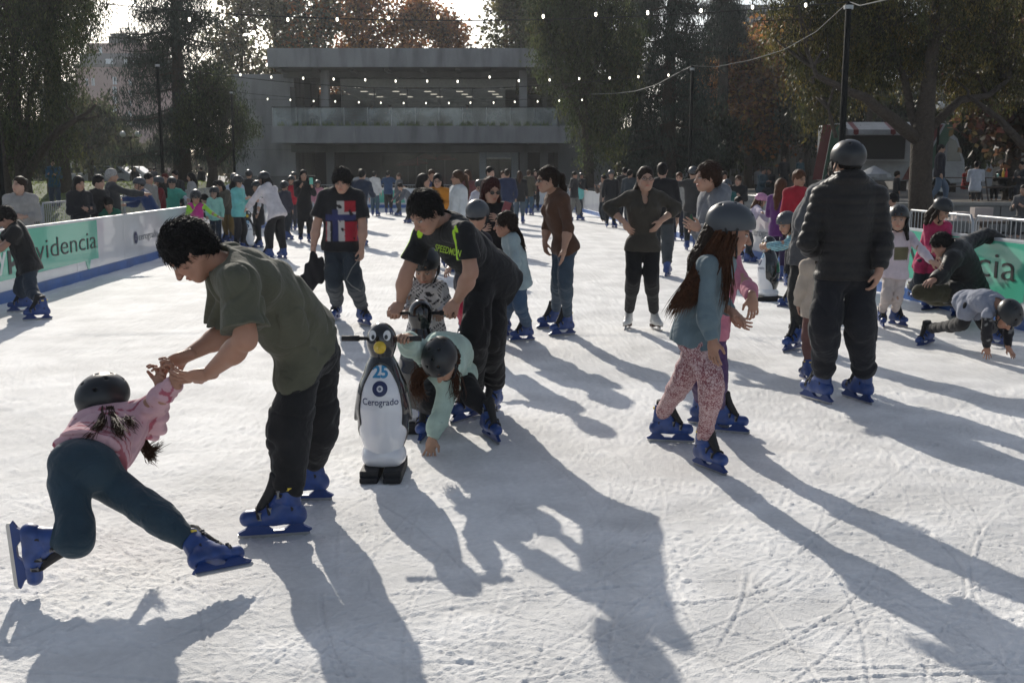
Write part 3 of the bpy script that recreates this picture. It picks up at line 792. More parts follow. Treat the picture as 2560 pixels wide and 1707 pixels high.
A_ = lambda x, y, Y: np.array(at(x, y, Y))
GREEN = [(.040, .055, .018), (.055, .070, .024), (.030, .042, .016), (.085, .092, .03)]
# T1 near left pepper tree
tree('pepper_tree', A_(70, 520, 30) * [1, 1, 0] + [0, 0, 0], [(A_(72, 560, 30), .27), (A_(60, 470, 30), .22), (A_(52, 400, 30), .17), (A_(40, 250, 30), .12), (A_(30, 60, 30), .07)],
     [([A_(66, 490, 30), A_(60, 450, 30), A_(90, 400, 29.7), A_(130, 345, 29.5), A_(165, 315, 29.4), A_(190, 300, 29.4), A_(215, 285, 29.3), A_(240, 262, 29.3)], .17, .03),
      ([A_(190, 300, 29.4), A_(220, 296, 29.2), A_(248, 290, 29)], .04, .015), ([A_(60, 400, 30), A_(20, 330, 31), A_(-40, 250, 31)], .12, .05),
      ([A_(52, 400, 30), A_(75, 250, 30.5), A_(110, 120, 31), A_(140, 20, 31)], .10, .04), ([A_(72, 540, 30), A_(30, 500, 29.6), A_(10, 420, 29.3), A_(-5, 300, 29)], .15, .07)],
     [(A_(30, 30, 31), (2.3, 2.4, 2.4)), (A_(70, 170, 30), (1.35, 1.8, 2.4)), (A_(-60, 250, 31), (1.6, 2.0, 2.4)), (A_(0, 310, 31), (.9, 1.0, 1.3)), (A_(170, -60, 31), (1.2, 1.5, 1.3))],
     1500, 62, .10, .26, .12, GREEN, 'large drooping pepper tree filling the left edge, with a long dark bare limb reaching right', droop=.75)
# T1b dark hanging conifer right behind it
def conifer(base, top, R, label, ncl=46, col=((.022, .036, .026), (.03, .045, .03)), lowz=.12, seed=1, dens=1.0, tuft=.12, name='araucaria_tree', hang=.28, skew=(1, 1)):
    """whorls of long limbs, bare inside, tufted outside"""
    r = np.random.default_rng(seed); base = np.asarray(base, float); H = top - base[2]
    limbs, cents, tr = [], [], [(base + [0, 0, -.2], .045 * H ** .9), (base + [0, 0, H * .5], .022 * H ** .9), (base + [0, 0, H], .03)]
    for i in range(ncl):
        f = lowz + (1 - lowz) * (i + r.random()) / ncl; z = base[2] + H * f
        nb = r.integers(3, 6)
        for k in range(nb):
            a = r.uniform(0, 6.28); L = R * (1.02 - f ** 2.0 * .82) * r.uniform(.55, 1.15)
            dx = math.cos(a) * (skew[0] if math.cos(a) < 0 else skew[1])
            p0 = np.array([base[0], base[1], z]); pts = []
            for s in np.linspace(0, 1, 6):
                pts.append(p0 + [dx * L * s, math.sin(a) * L * s, -hang * L * s ** 1.2 + .42 * L * hang * s ** 4 * 1.4])
            if r.random() < .5: limbs.append((pts, .06, .015))
            m = int(5 * dens) + 1
            for s in np.linspace(.35, 1.02, m + 2):
                q = pts[0] * 0 + np.array([np.interp(s, np.linspace(0, 1, 6), [p[j] for p in pts]) for j in range(3)])
                for _ in range(2): cents.append(q + r.normal(0, .13, 3) * [1, 1, .8] - [0, 0, .12 * r.random()])
    return tree(name, base, tr, limbs[:60], None, 0, int(20), .21, .17, tuft * 1.45, list(col), label, cent=np.array(cents), leafm=m_need, twig=False, droop=.16)
conifer(A_(150, 470, 42) * [1, 1, 0] + [0, 0, .6], 15, 2.3, 'dark conifer with hanging tufts directly right of the left pepper tree', ncl=30, lowz=.45, seed=3)
conifer(A_(458, 452, 50) * [1, 1, 0] + [0, 0, .9], 14.6, 3.2, 'broad dark araucaria with drooping tufted branches left of the pavilion', ncl=44, lowz=.13, seed=5, skew=(1.1, .9))
conifer(A_(1668, 448, 50) * [1, 1, 0] + [0, 0, 0], 14.0, 2.7, 'tall dark conifer right of the pavilion, behind the black pole', ncl=46, lowz=.10, seed=8)
conifer(A_(1590, 448, 53) * [1, 1, 0] + [0, 0, 0], 12.4, 2.3, 'second dark conifer, close behind the drooping tree right of the pavilion', ncl=36, lowz=.2, seed=12)
conifer(A_(1800, 448, 62) * [1, 1, 0] + [0, 0, 0], 15.6, 1.9, 'thin dark conifer with hanging tufts against the sky at upper right', ncl=30, lowz=.55, seed=17)
# T3 small pepper before the pavilion's left wing
tree('pepper_tree', A_(530, 455, 46) * [1, 1, 0] + [0, 0, 0], [(A_(530, 470, 46), .26), (A_(533, 420, 46), .2), (A_(516, 370, 46), .13), (A_(505, 320, 46), .1), (A_(500, 250, 46), .05)],
     [([A_(533, 415, 46), A_(560, 395, 45.8), A_(580, 372, 45.6), A_(592, 352, 45.5), A_(596, 320, 45.5)], .11, .04), ([A_(530, 410, 46), A_(540, 370, 46), A_(548, 340, 46)], .07, .03)],
     [(A_(520, 235, 46), (1.15, 1.3, 1.4)), (A_(555, 300, 45.7), (1.2, 1.1, 1.2)), (A_(490, 300, 46), (.9, 1.1, 1.0)), (A_(610, 310, 45.5), (.5, .7, .75))],
     430, 46, .13, .3, .15, GREEN[:3], 'small dark leaning pepper tree in front of the pavilion left wing', droop=.55)
# T4 plane trees behind the pavilion
def plane(x, ytop, Y, R, cols, label, dens=1.0, seed=0, group='bare autumn plane trees behind the pavilion', hz=.5):
    ztop = A_(x, ytop, Y)[2]; base = A_(x, 440, Y) * [1, 1, 0]
    r = np.random.default_rng(seed); H = ztop
    tr = [(base, .3), (base + [0, 0, H * .3], .24), (base + [r.normal(0, .3), 0, H * .55], .16), (base + [r.normal(0, .4), 0, H * .96], .03)]
    limbs = []; C = []
    for i in range(46):
        f = r.uniform(.3, .95); p0 = base + [0, 0, H * f]; a = r.uniform(0, 6.28); L = R * r.uniform(.5, 1.15) * (1.15 - .75 * f)
        p1 = p0 + [math.cos(a) * L, math.sin(a) * L, r.uniform(.5, 1.1) * L]
        if p1[2] > ztop: p1[2] = ztop - r.uniform(0, .8)
        pts = curve_pts(p0, p1, 6, .8, .03); limbs.append((pts, .085 * (1.2 - f), .012))
        for q in range(int(15 * dens)):
            s = r.uniform(.25, 1.08); C.append(p0 + (p1 - p0) * s + r.normal(0, .38, 3))
    return tree('plane_tree', base, tr, limbs, None, 0, 12, .28, .75, .34, cols, label, group, cent=np.array(C))
GRY = [(.16, .15, .09), (.13, .13, .07), (.18, .15, .08)]; BRN = [(.36, .15, .055), (.26, .12, .055), (.42, .20, .07), (.20, .11, .055)]
OLV = [(.12, .12, .05), (.10, .11, .045), (.16, .13, .06)]
plane(610, -40, 78, 4.0, GRY, 'greyish plane tree with thin leaves, behind the pavilion roof, nearest the left conifer', .8, 1)
plane(700, -70, 82, 4.6, GRY, 'tall pale plane tree behind the left half of the pavilion roof', .8, 2)
plane(800, -20, 80, 4.2, GRY + BRN[:1], 'grey-brown plane tree above the left end of the terrace', .8, 3)
plane(915, -30, 82, 4.0, BRN, 'rust-brown plane tree behind the middle of the pavilion roof', 1.1, 4)
plane(1030, 0, 82, 3.6, BRN, 'orange-brown plane tree above the centre of the roof', 1.2, 5)
plane(1125, 40, 82, 3.2, BRN, 'low brown plane tree just left of the gap of sky', 1.2, 6)
plane(1290, -15, 78, 3.6, OLV, 'olive plane tree just right of the gap of sky', 1.3, 7)
plane(1390, -70, 80, 4.4, OLV, 'tall olive plane tree behind the right end of the roof', 1.2, 8)
plane(1870, 120, 64, 3.4, BRN + [(.42, .24, .06)], 'autumn plane tree with orange leaves beside the right black pole', 1.8, 9, 'autumn plane trees on the right')
plane(1960, 60, 68, 4.0, BRN, 'brown autumn plane tree between the beige apartment block and the big pepper tree', 1.5, 10, 'autumn plane trees on the right')
plane(2530, -60, 36, 3.2, [(.07, .03, .025), (.10, .05, .03), (.05, .04, .02)], 'dark red-leaved tree at the right edge', 1.7, 11, 'autumn plane trees on the right')
# T6 drooping pepper before the pavilion right end
tree('pepper_tree', A_(1470, 455, 47) * [1, 1, 0], [(A_(1470, 470, 47), .3), (A_(1468, 330, 47), .22), (A_(1450, 180, 47), .14), (A_(1440, 40, 47), .08)],
     [([A_(1468, 330, 47), A_(1420, 230, 46.5), A_(1380, 140, 46.3), A_(1370, 60, 46)], .13, .04), ([A_(1460, 240, 47), A_(1500, 150, 47), A_(1530, 30, 47)], .12, .04)],
     [(A_(1440, 30, 47), (2.2, 2.0, 2.2)), (A_(1410, 130, 46.5), (1.3, 1.4, 1.7)), (A_(1490, 200, 47), (1.7, 1.5, 2.2)), (A_(1530, 90, 47), (1.6, 1.5, 2.0)), (A_(1500, 330, 47), (1.1, 1.1, 1.3))],
     980, 52, .15, .3, .16, GREEN, 'big drooping pepper tree hanging over the right end of the pavilion', droop=.85)
# T9 big right pepper
tree('pepper_tree', A_(2302, 520, 27) * [1, 1, 0], [(A_(2306, 575, 27), .34), (A_(2300, 480, 27), .29), (A_(2303, 400, 27), .27), (A_(2306, 340, 27), .28), (A_(2318, 240, 27), .20), (A_(2335, 100, 27), .14), (A_(2345, -60, 27), .09)],
     [([A_(2300, 352, 27), A_(2262, 325, 26.8), A_(2228, 295, 26.6), A_(2190, 268, 26.5), A_(2165, 245, 26.4), A_(2118, 228, 26.3), A_(2080, 208, 26.2), A_(2042, 190, 26.2), A_(2035, 172, 26.2)], .19, .05),
      ([A_(2305, 345, 27), A_(2280, 290, 27.2), A_(2262, 200, 27.4), A_(2240, 140, 27.5), A_(2220, 60, 27.6)], .14, .05),
      ([A_(2306, 340, 27), A_(2400, 250, 27.5), A_(2470, 240, 27.8), A_(2520, 200, 28)], .13, .05),
      ([A_(2640, 430, 26), A_(2560, 366, 26.3), A_(2500, 300, 26.6), A_(2450, 262, 27), A_(2420, 240, 27)], .12, .04),
      ([A_(2090, 345, 26.2), A_(2078, 300, 26.2), A_(2070, 270, 26.2), A_(2085, 215, 26.2)], .05, .03)],
     [(A_(2260, -10, 28), (2.7, 2.0, 2.1)), (A_(2100, 70, 28), (1.3, 1.3, 1.8)), (A_(2030, 190, 27.6), (.75, .9, 1.15)), (A_(2200, 130, 28.4), (1.5, 1.1, 1.0)), (A_(2430, 70, 28.6), (1.9, 1.4, 1.8)), (A_(2010, 20, 27.5), (1.1, 1.2, 1.5)), (A_(2490, 200, 28.8), (1.2, 1.0, .6))],
     2000, 60, .09, .30, .11, [(.045, .048, .017), (.080, .078, .022), (.030, .034, .014), (.15, .12, .03)], 'great pepper tree with a knotted trunk and long low limb, right of the puffer-jacket man', droop=.5)  # brightest leaf colour stands for sunlit leaves, light put into the palette
# low dark and hazy background trees
def bush(x0, x1, y0, y1, Y, cols, label, n=260, group=None, droop=.2, size=.26):
    c = A_((x0 + x1) / 2, (y0 + y1) / 2, Y); w = (x1 - x0) / 2 * Y / F; h = (y1 - y0) / 2 * Y / F
    base = np.array([c[0], Y, 0.0])
    tr = [(base, .2), (base + [.1, 0, c[2] * .6], .14), (c, .06)]
    limbs = [(curve_pts(tr[1][0], c + RNG.normal(0, .5, 3) * [w, .8, h], 6, .8), .08, .02) for _ in range(7)]
    return tree('park_tree', base, tr, limbs, [(c, (w, w * .8, h)), (c + [w * .4, 0, h * .3], (w * .55, w * .6, h * .6)), (c + [-w * .45, 0, -h * .1], (w * .6, w * .6, h * .7))], n, 16, size, .5, .26, cols, label, group, droop=droop)
HZ = [(.07, .08, .04), (.09, .095, .05)]; DK = [(.03, .04, .02), (.04, .05, .025)]
for i, (x0, x1, y0, y1, Y, c, l) in enumerate([
    (150, 285, 225, 420, 58, HZ, 'olive tree in haze behind the long bare limb'), (230, 320, 290, 430, 66, HZ, 'small hazy tree left of the double street lamp'),
    (60, 170, 300, 430, 62, DK, 'dark tree behind the left pepper trunk'), (-60, 70, 300, 450, 55, DK, 'dark tree at the far left edge, low'),
    (270, 350, 340, 430, 80, HZ, 'low pale tree right of the street lamp'), (1715, 1850, 285, 425, 58, DK, 'round dark tree right of the black pole'),
    (1830, 1950, 300, 400, 66, DK, 'dark tree before the low shop row'), (1560, 1680, 330, 430, 60, DK, 'dark undergrowth tree behind the black pole'),
    (1960, 2080, 200, 360, 60, DK, 'dark tree left of the food truck'), (2380, 2520, 250, 400, 46, DK, 'dark tree behind the picnic tables'),
    (2200, 2330, 230, 380, 55, DK, 'dark tree behind the food truck'), (1700, 1800, 140, 330, 66, DK + BRN[:1], 'dusky tree between conifers and autumn tree'),
    (2070, 2230, 170, 350, 64, DK, 'dark tree filling the gap above the food truck'), (2100, 2260, -30, 200, 50, DK, 'dark crown seen through the great pepper tree'), (2330, 2480, -60, 200, 52, DK, 'dark crown behind the upper right foliage')]):
    bush(x0, x1, y0, y1, Y, c, l, n=300 if c is not HZ else 230)

for i, x in enumerate([-60, 60, 170, 290, 400, 500, 600]): bush(x - 75, x + 75, 335 + 25 * (i % 2), 446, 98 + 6 * (i % 3), [(.10, .10, .06), (.12, .11, .07)], 'hazy round tree far beyond the lawn, %s from the left' % ORD[i], n=110, group='far trees beyond the lawn', size=.5)
for i, x in enumerate([1530, 1640, 1750, 1870, 1990, 2110, 2230, 2350, 2470, 2580]): bush(x - 80, x + 80, 300 + 25 * (i % 2), 446, 88 + 5 * (i % 3), [(.05, .06, .03), (.07, .06, .04)], 'far dark tree behind the plaza, %s from the left' % ORD[i], n=120, group='far trees behind the plaza', size=.45)
# ================================================================== PEOPLE: shared pieces
def frame(fwd, up=(0, 0, 1)):
    y = nrm(fwd); x = np.cross(y, nrm(up)); x = nrm(x); z = np.cross(x, y)
    return np.array([x, y, z])                      # rows: right, forward, up
def ydir(yaw, pitch=0):                             # yaw 0 looks at the camera, 90 to the right of the picture
    a, p = rad(yaw), rad(pitch)
    return np.array([math.sin(a) * math.cos(p), -math.cos(a) * math.cos(p), -math.sin(p)])
I3 = np.eye(3)
def M4(ax, o, s=1.0):
    """4x4 from rows-frame: local (x right, y forward, z up) to the world"""
    m = Matrix.Identity(4)
    for i in range(3):
        for j in range(3): m[j][i] = ax[i][j] * s
        m[i][3] = o[i]
    return m
m_shell = mat('skate_blue', (.018, .052, .20), rough=.42, var=.35, vscale=16, spec=.5, coat=.15, dirt=.15)
m_shell2 = mat('skate_blue_dark', (.012, .04, .17), rough=.45, var=.15, vscale=12)
m_rub = mat('liner_black', (.012, .012, .014), rough=.7, bump=.3, bscale=40)
m_stee = mat('blade_steel', (.42, .42, .42), rough=.35, metal=.9)
m_buck = mat('buckle', (.16, .16, .17), rough=.35, metal=.7)
m_yel = mat('size_label', (.75, .55, .05), rough=.5)
m_helm = mat('helmet_black', (.016, .018, .021), rough=.38, var=.06, spec=.5, bump=.05, bscale=200)
m_helg = mat('helmet_grey', (.045, .052, .062), rough=.42, var=.06, spec=.5)
m_strap = mat('strap', (.01, .01, .012), rough=.8)
def sdmesh(name, ops, h, disp=None, amp=0.0, colf=None):
    P, Q = snet(ops, h, disp, amp)
    return mesh_np(name, P, Q, colf(P) if colf else None)
def skate_meshes(h):
    S = {}
    ops = [cone((0, -.075, .098), (0, .03, .10), .043, .042, .03), cone((0, .03, .10), (0, .155, .098), .043, .040, .03),
           cone((0, -.05, .12), (0, -.03, .27), .048, .052, .04, end=True), cone((0, .04, .12), (0, -.01, .19), .045, .044, .05),
           cut((0, 0, .068), (0, 0, -1)), cone((0, .02, .25), (0, -.02, .36), .036, .036, .015, op='s')]
    def dsp(P): return -.0028 * (np.abs((P[:, 2] - .165) - .25 * (P[:, 1] + .03)) < .005) * (P[:, 1] < .03) - .0028 * (np.abs(P[:, 1] - .1) < .004)
    S['shell'] = sdmesh('ice_skate', ops, h, dsp, .003)
    S['liner'] = sdmesh('liner', [cone((0, -.035, .2), (0, -.022, .300), .045, .049, .02, end=True), cone((0, .045, .2), (0, .030, .305), .02, .020, .03), cone((0, .09, .148), (0, .03, .25), .026, .028, .02)], h)
    b = MB()
    out = [(-.125, .019), (.19, .019), (.205, .03), (.17, .048), (.15, .072), (.085, .072), (.04, .035), (-.01, .035), (-.055, .072), (-.09, .072), (-.105, .05), (-.14, .03)]
    Mh = Matrix.Rotation(math.pi / 2, 4, 'Z')
    b.prism(out, .024, Mh); me = bpy.data.meshes.new('blade_holder'); me.from_pydata(b.v, [], b.f); S['holder'] = me
    b = MB(); b.prism([(-.13, .003), (-.12, -.002), (.185, -.002), (.205, .008), (.205, .022), (-.13, .022)], .006, Mh); me = bpy.data.meshes.new('blade'); me.from_pydata(b.v, [], b.f); S['blade'] = me
    b = MB()
    for (y, z, r, tl) in ((.105, .105, .044, .5), (.055, .125, .049, .75), (-.005, .215, .055, 1.25)):
        pts = []
        for k in range(13):
            a = math.pi * (k / 12)
            c, s = math.cos(a), math.sin(a)
            pts.append((c * r * 1.03, y + s * r * .55 * (1 if tl > 1 else .35), z + s * r * (1.0 if tl < 1 else .15)))
        b.tube(pts, .0075, 5)
    me = bpy.data.meshes.new('straps'); me.from_pydata(b.v, [], b.f); S['strap'] = me
    b = MB()
    for sx in (-1, 1):
        for (y, z, r) in ((.10, .118, .0445), (.052, .14, .050), (.012, .222, .056)):
            b.box((sx * r * .98, y, z), (.006, .010, .034), rot=Matrix.Rotation(sx * -.15, 3, 'Y')); b.box((sx * r * .98, y, z - .016), (.007, .018, .006)); b.box((sx * r * .98, y, z + .016), (.007, .018, .006))
    me = bpy.data.meshes.new('buckle'); me.from_pydata(b.v, [], b.f); S['buckle'] = me
    b = MB()
    for sx in (-1, 1): b.tube([(sx * .04, -.045, .148), (sx * .0525, -.045, .148)], .011, 10)
    me = bpy.data.meshes.new('rivet'); me.from_pydata(b.v, [], b.f); S['rivet'] = me
    b = MB(); b.box((0.0, -.0875, .245), (.03, .012, .012)); b.box((.052, -.035, .245), (.008, .03, .013)); b.box((-.052, -.035, .245), (.008, .03, .013))
    me = bpy.data.meshes.new('label'); me.from_pydata(b.v, [], b.f); S['label'] = me
    for k, m in (('shell', m_shell), ('liner', m_rub), ('holder', m_shell2), ('blade', m_stee), ('strap', m_rub), ('buckle', m_buck), ('rivet', m_rub), ('label', m_yel)):
        S[k].materials.append(m)
    return S
SK_N = skate_meshes(.0055); SK_F = skate_meshes(.013)
def fig_skate():
    S = {}
    S['shell'] = sdmesh('figure_skate', [cone((0, -.06, .10), (0, .04, .095), .036, .038, .03), cone((0, .04, .095), (0, .13, .085), .038, .032, .03), cone((0, -.04, .12), (0, -.03, .27), .038, .044, .04, end=True), cone((0, .05, .11), (0, -.005, .17), .035, .036, .05), cut((0, 0, .062), (0, 0, -1))], .007)
    b = MB(); b.box((0, -.065, .045), (.05, .06, .034)); b.box((0, .07, .057), (.055, .14, .010)); me = bpy.data.meshes.new('sole'); me.from_pydata(b.v, [], b.f); S['sole'] = me
    b = MB(); Mh = Matrix.Rotation(math.pi / 2, 4, 'Z')
    b.prism([(-.11, .0), (.16, .0), (.175, .012), (.175, .02), (-.11, .016)], .004, Mh); b.prism([(-.08, .016), (-.05, .016), (-.05, .03), (-.08, .03)], .02, Mh); b.prism([(.06, .016), (.12, .016), (.11, .055), (.07, .055)], .02, Mh)
    me = bpy.data.meshes.new('blade'); me.from_pydata(b.v, [], b.f); S['blade'] = me
    b = MB()
    for i in range(9):
        t = i / 8; y, z = .085 - .09 * t, .125 + .125 * t - (0 if t > .3 else .0)
        b.tube([(-.02, y, z - .004), (0, y + .012, z + .004), (.02, y, z - .004)], .003, 5)
    me = bpy.data.meshes.new('laces'); me.from_pydata(b.v, [], b.f); S['laces'] = me
    for k, m in (('shell', mat('white_leather', (.62, .62, .60), rough=.45, var=.08, dirt=.25)), ('sole', mat('heel_brown', (.06, .03, .02), rough=.5)), ('blade', m_stee), ('laces', mat('lace', (.25, .25, .26), rough=.8))): S[k].materials.append(m)
    return S
SK_W = fig_skate()
def add_skate(root, o, fwd, up=(0, 0, 1), s=1.0, Y=5, kind='blue'):
    """o: world point of the blade under the ankle"""
    S = SK_W if kind == 'white' else (SK_N if Y < 9 else SK_F)
    ax = frame(fwd, up); M = Matrix.Translation(-Vector(root.location)) @ M4(ax, o, s)
    a = obj('ice_skate', S['shell'], None, root); a.matrix_local = M
    ks = ['sole', 'blade', 'laces'] if kind == 'white' else ['liner', 'holder', 'blade', 'strap'] + (['buckle', 'rivet', 'label'] if Y < 16 else [])
    for k in ks: obj({'holder': 'blade_holder', 'label': 'size_label'}.get(k, k), S[k], None, a)
    return ax
def helmet_meshes(h):
    C = (0, -.012, .042); T = 18 * math.pi / 180
    ops = [ell(C, I3, (.104, .128, .106)), cut((0, 0, .004), nrm((0, .34, -1))), ell((0, -.01, .035), I3, (.093, .116, .096), .004, 's')]
    ops += [cone((sx * .12, -.0, -.012), (sx * .07, .0, -.012), .02, .02, .01, 's') for sx in ()]
    for (x, y) in ((.035, .075), (-.035, .075), (.03, -.02), (-.03, -.02), (.04, -.09), (-.04, -.09), (.0, .04)):
        z = .042 + .106 * math.sqrt(max(0, 1 - (x / .104) ** 2 - ((y + .012) / .128) ** 2))
        n = nrm((x / .104 ** 2, (y + .012) / .128 ** 2, (z - .042) / .106 ** 2)); p = np.array([x, y, z])
        ops.append(cone(p - n * .006, p + n * .02, .0085, .0085, .003, 's'))
    for sx in (-1, 1):
        p = np.array([sx * .03, .104, .062]); ops.append(cone(p - [0, .0, 0], p + [0, .03, .01], .0085, .0085, .003, 's'))
    S = sdmesh('helmet', ops, h)
    b = MB()
    for sx in (-1, 1):
        b.tube([(sx * .095, .02, .02), (sx * .088, .03, -.03), (sx * .06, .055, -.09), (0, .07, -.122)], .006, 5); b.tube([(sx * .095, -.04, .01), (sx * .09, -.0, -.04), (sx * .085, .03, -.045)], .006, 5)
        b.tube([(sx * .098, .02, .02), (sx * .106, .02, .021)], .006, 8)
    st = bpy.data.meshes.new('chin_strap'); st.from_pydata(b.v, [], b.f); st.materials.append(m_strap)
    pad = MB(); pad.lathe([(.0, .118)] + [(.088 * math.sin(a), .03 + .088 * math.cos(a)) for a in np.linspace(.15, 1.45, 7)], n=16)
    return S, st
HE_N = helmet_meshes(.0045); HE_F = helmet_meshes(.010)
def add_helmet(root, c, ax, hs, Y, m=None):
    H = HE_N if Y < 13 else HE_F
    me = H[0].copy(); me.materials.append(m or m_helm)
    a = obj('helmet', me, None, root); a.matrix_local = Matrix.Translation(-Vector(root.location)) @ M4(ax, c, hs * 1.02)
    obj('chin_strap', H[1], None, a); return a
# ---------------------------------------------------------------- head and hands as distance fields
def head_ops(c, ax, s, fine, neck_to, nr=.052, smile=False, cheek=1.0):
    def W(x, y, z): return c + (np.array([x, y, z]) * s) @ ax
    k = s
    o = [ell(W(0, -.015, .032), ax, np.array([.075, .096, .086]) * s), ell(W(0, .022, -.028), ax, np.array([.060, .070, .076]) * s, .03 * k),
         ell(W(0, .048, -.090), ax, np.array([.030, .030, .022]) * s, .035 * k)]
    for sx in (-1, 1):
        o.append(cone(W(sx * .052, -.01, -.052), W(sx * .018, .055, -.092), .020 * s, .017 * s, .03 * k))
        o.append(cone(W(sx * .036, .062, -.030), W(sx * .038, .055, -.045), .024 * s * cheek, .020 * s * cheek, .02 * k))
    o.append(cone(W(0, .090, .004), W(0, .112, -.034), .0075 * s, .0125 * s, .014 * k))
    if fine:
        o.append(cone(W(-.034, .077, .021), W(.034, .077, .021), .012 * s, .012 * s, .016 * k))
        for sx in (-1, 1):
            o.append(cone(W(sx * .022, .103, .000), W(sx * .040, .095, .000), .011 * s, .010 * s, .012 * k, 's'))
            o.append(cone(W(sx * .030, .079, .000), W(sx * .031, .079, .000), .0125 * s, .0125 * s, .004 * k))
            o.append(cone(W(sx * .012, .100, -.036), W(sx * .008, .104, -.034), .0075 * s, .008 * s, .006 * k))
        o.append(cone(W(-.017, .089, -.061), W(.017, .089, -.061), .0058 * s, .0058 * s, .006 * k))
        o.append(cone(W(0, .094, -.0605), W(0, .0945, -.0605), .0065 * s, .0065 * s, .006 * k))
        o.append(cone(W(-.014, .087, -.072), W(.014, .087, -.072), .0065 * s, .0065 * s, .006 * k))
        o.append(cone(W(-.02, .101, -.0665), W(.02, .101, -.0665), .003 * s, .003 * s, .004 * k, 's'))
    for sx in (-1, 1):
        e = frame(ax[1] + sx * ax[0] * .5, ax[2] - ax[1] * .15)
        o.append(ell(W(sx * .077, -.008, -.005), e, np.array([.019, .008, .031]) * s if False else np.array([.008, .019, .031]) * s, .008 * k))
        if fine: o.append(ell(W(sx * .086, -.002, .0), e, np.array([.006, .009, .018]) * s, .004 * k, 's'))
    o.append(cone(W(0, -.022, -.05), neck_to, nr * s, nr * 1.1 * s, .03 * k))
    return o
def face_col(P, c, ax, s, skin, far):
    q = (P - c) @ ax.T / s; x, y, z = np.abs(q[:, 0]), q[:, 1], q[:, 2]
    col = np.tile(np.asarray(skin, float), (len(P), 1))
    near = (np.abs(q) < .16).all(1)
    def mix(m, cc):
        m = (np.clip(m, 0, 1) * near)[:, None]; col[:] = col * (1 - m) + np.asarray(cc) * m
    w = 1.0
    mix(np.exp(-((x - .04) / .022) ** 2 - ((z + .035) / .02) ** 2) * (y > .04) * .30, (skin[0] * 1.15, skin[1] * .72, skin[2] * .68))
    lip = np.exp(-(x / .022) ** 4 - ((z + .066) / .0095) ** 4) * (y > .075)
    mix(lip * .75, (skin[0] * .95, skin[1] * .45, skin[2] * .45))
    br = np.exp(-((x - .032) / .019) ** 4 - ((z - .022 - .0 * x) / .0052) ** 2) * (y > .065); mix(br * .9, (.02, .014, .01))
    if not far:
        d = np.sqrt((x - .031) ** 2 + (z - .0) ** 2)
        ey = (np.abs(z) < .0062) * (np.abs(x - .031) < .0145) * (y > .076); mix(ey * .8, (.42, .40, .38)); mix((d < .0062) * (y > .076), (.02, .012, .008))
        mix((np.abs(z - .0070) < .0028) * (np.abs(x - .031) < .017) * (y > .07) * .85, (.025, .015, .012))
    else: mix(np.exp(-((x - .031) / .014) ** 2 - (z / .008) ** 2) * (y > .06) * .8, (.04, .025, .02))
    mix(np.exp(-((x - .007) / .004) ** 2 - ((z + .042) / .004) ** 2) * (y > .09) * .7, (.04, .015, .012))
    return col
def hand_ops(w, d, pn, side, s, curl=25, spread=.10, thumb=.5, fine=True):
    """w wrist, d direction, pn palm-facing direction (fingers curl that way), side +1/-1 which edge the thumb leaves"""
    d = nrm(d); pn = nrm(pn - np.dot(pn, d) * d); sd = np.cross(pn, d) * side
    ax = np.array([sd, d, pn])
    o = [ell(w + d * .047 * s, ax, np.array([.040, .052, .0155]) * s, .012), cone(w - d * .02 * s, w + d * .03 * s, .027 * s, .026 * s, .02)]
    if not fine:
        o.append(cone(w + d * .07 * s, w + (d * .13 + pn * .03 * (curl / 40)) * s, .03 * s, .018 * s, .02, flat=(pn, 1.5)))
        for i in (-1, 1): o.append(cone(w + (d * .08 + sd * .02 * i) * s, w + (d * .155 + sd * .026 * i + pn * .03 * (curl / 40)) * s, .012 * s, .008 * s, .006))
    else:
        for i in range(4):
            off = (.030 - .020 * i); L = (.072, .080, .075, .058)[i] * s; r = (.0090, .0092, .0088, .0078)[i] * s
            p = w + (d * (.088 - .004 * abs(i - 1.3)) + sd * off) * s
            base = nrm(d + sd * spread * (1.5 - i)); a = 0.0
            for j, fr in enumerate((.44, .32, .24)):
                a += rad(curl * (1.0 if j else .75) + (i - 1.5) * 3)
                dd = base * math.cos(a) + pn * math.sin(a); q = p + dd * L * fr
                o.append(cone(p, q, r * (1 - .08 * j), r * (.93 - .08 * j), .0045)); p = q
    t0 = w + (d * .022 + sd * .026) * s; t1 = t0 + nrm(d * .75 + sd * (.35 + thumb) + pn * .35) * .042 * s; t2 = t1 + nrm(d * .95 + sd * thumb * .4 + pn * (.25 + curl / 120)) * .034 * s
    o += [cone(t0, t1, .0145 * s, .0105 * s, .012), cone(t1, t2, .0100 * s, .0080 * s, .004)]
    return o
def lerp(a, b, t): return np.asarray(a) * (1 - t) + np.asarray(b) * t
def locks(guides, n, r0, r1, spread, seed=0, sides=3, wob=.02, endfade=1.0, lenj=.25):
    """hair locks as thin tapering tubes following guide curves"""
    r = np.random.default_rng(seed); b = MB()
    for g in guides:
        g = [np.asarray(p, float) for p in g]; m = 9
        T = np.linspace(0, 1, len(g)); A = np.array(g)
        for i in range(n):
            o0 = r.normal(0, spread * .55, 3); o1 = r.normal(0, spread * 1.25, 3); L = 1 - lenj * r.random(); ph = r.uniform(0, 6.28, 3); fq = r.uniform(4, 9)
            pts = []; rr = []
            for t in np.linspace(0, L, m):
                p = np.array([np.interp(t, T, A[:, j]) for j in range(3)]) + o0 * (1 - t) + o1 * t + wob * t * np.sin(ph + fq * t)
                pts.append(p); rr.append((r0 + (r1 - r0) * t / L) * (1 if t < L * .98 else .3))
            b.tube(pts, rr, sides, cap=False)
    return b
M_SK = {}
def skin_mat():
    return mat('skin', (.5, .3, .22), rough=.5, attr=True, var=.05, vscale=25, bump=.08, bscale=120, spec=.35, sub=.12)
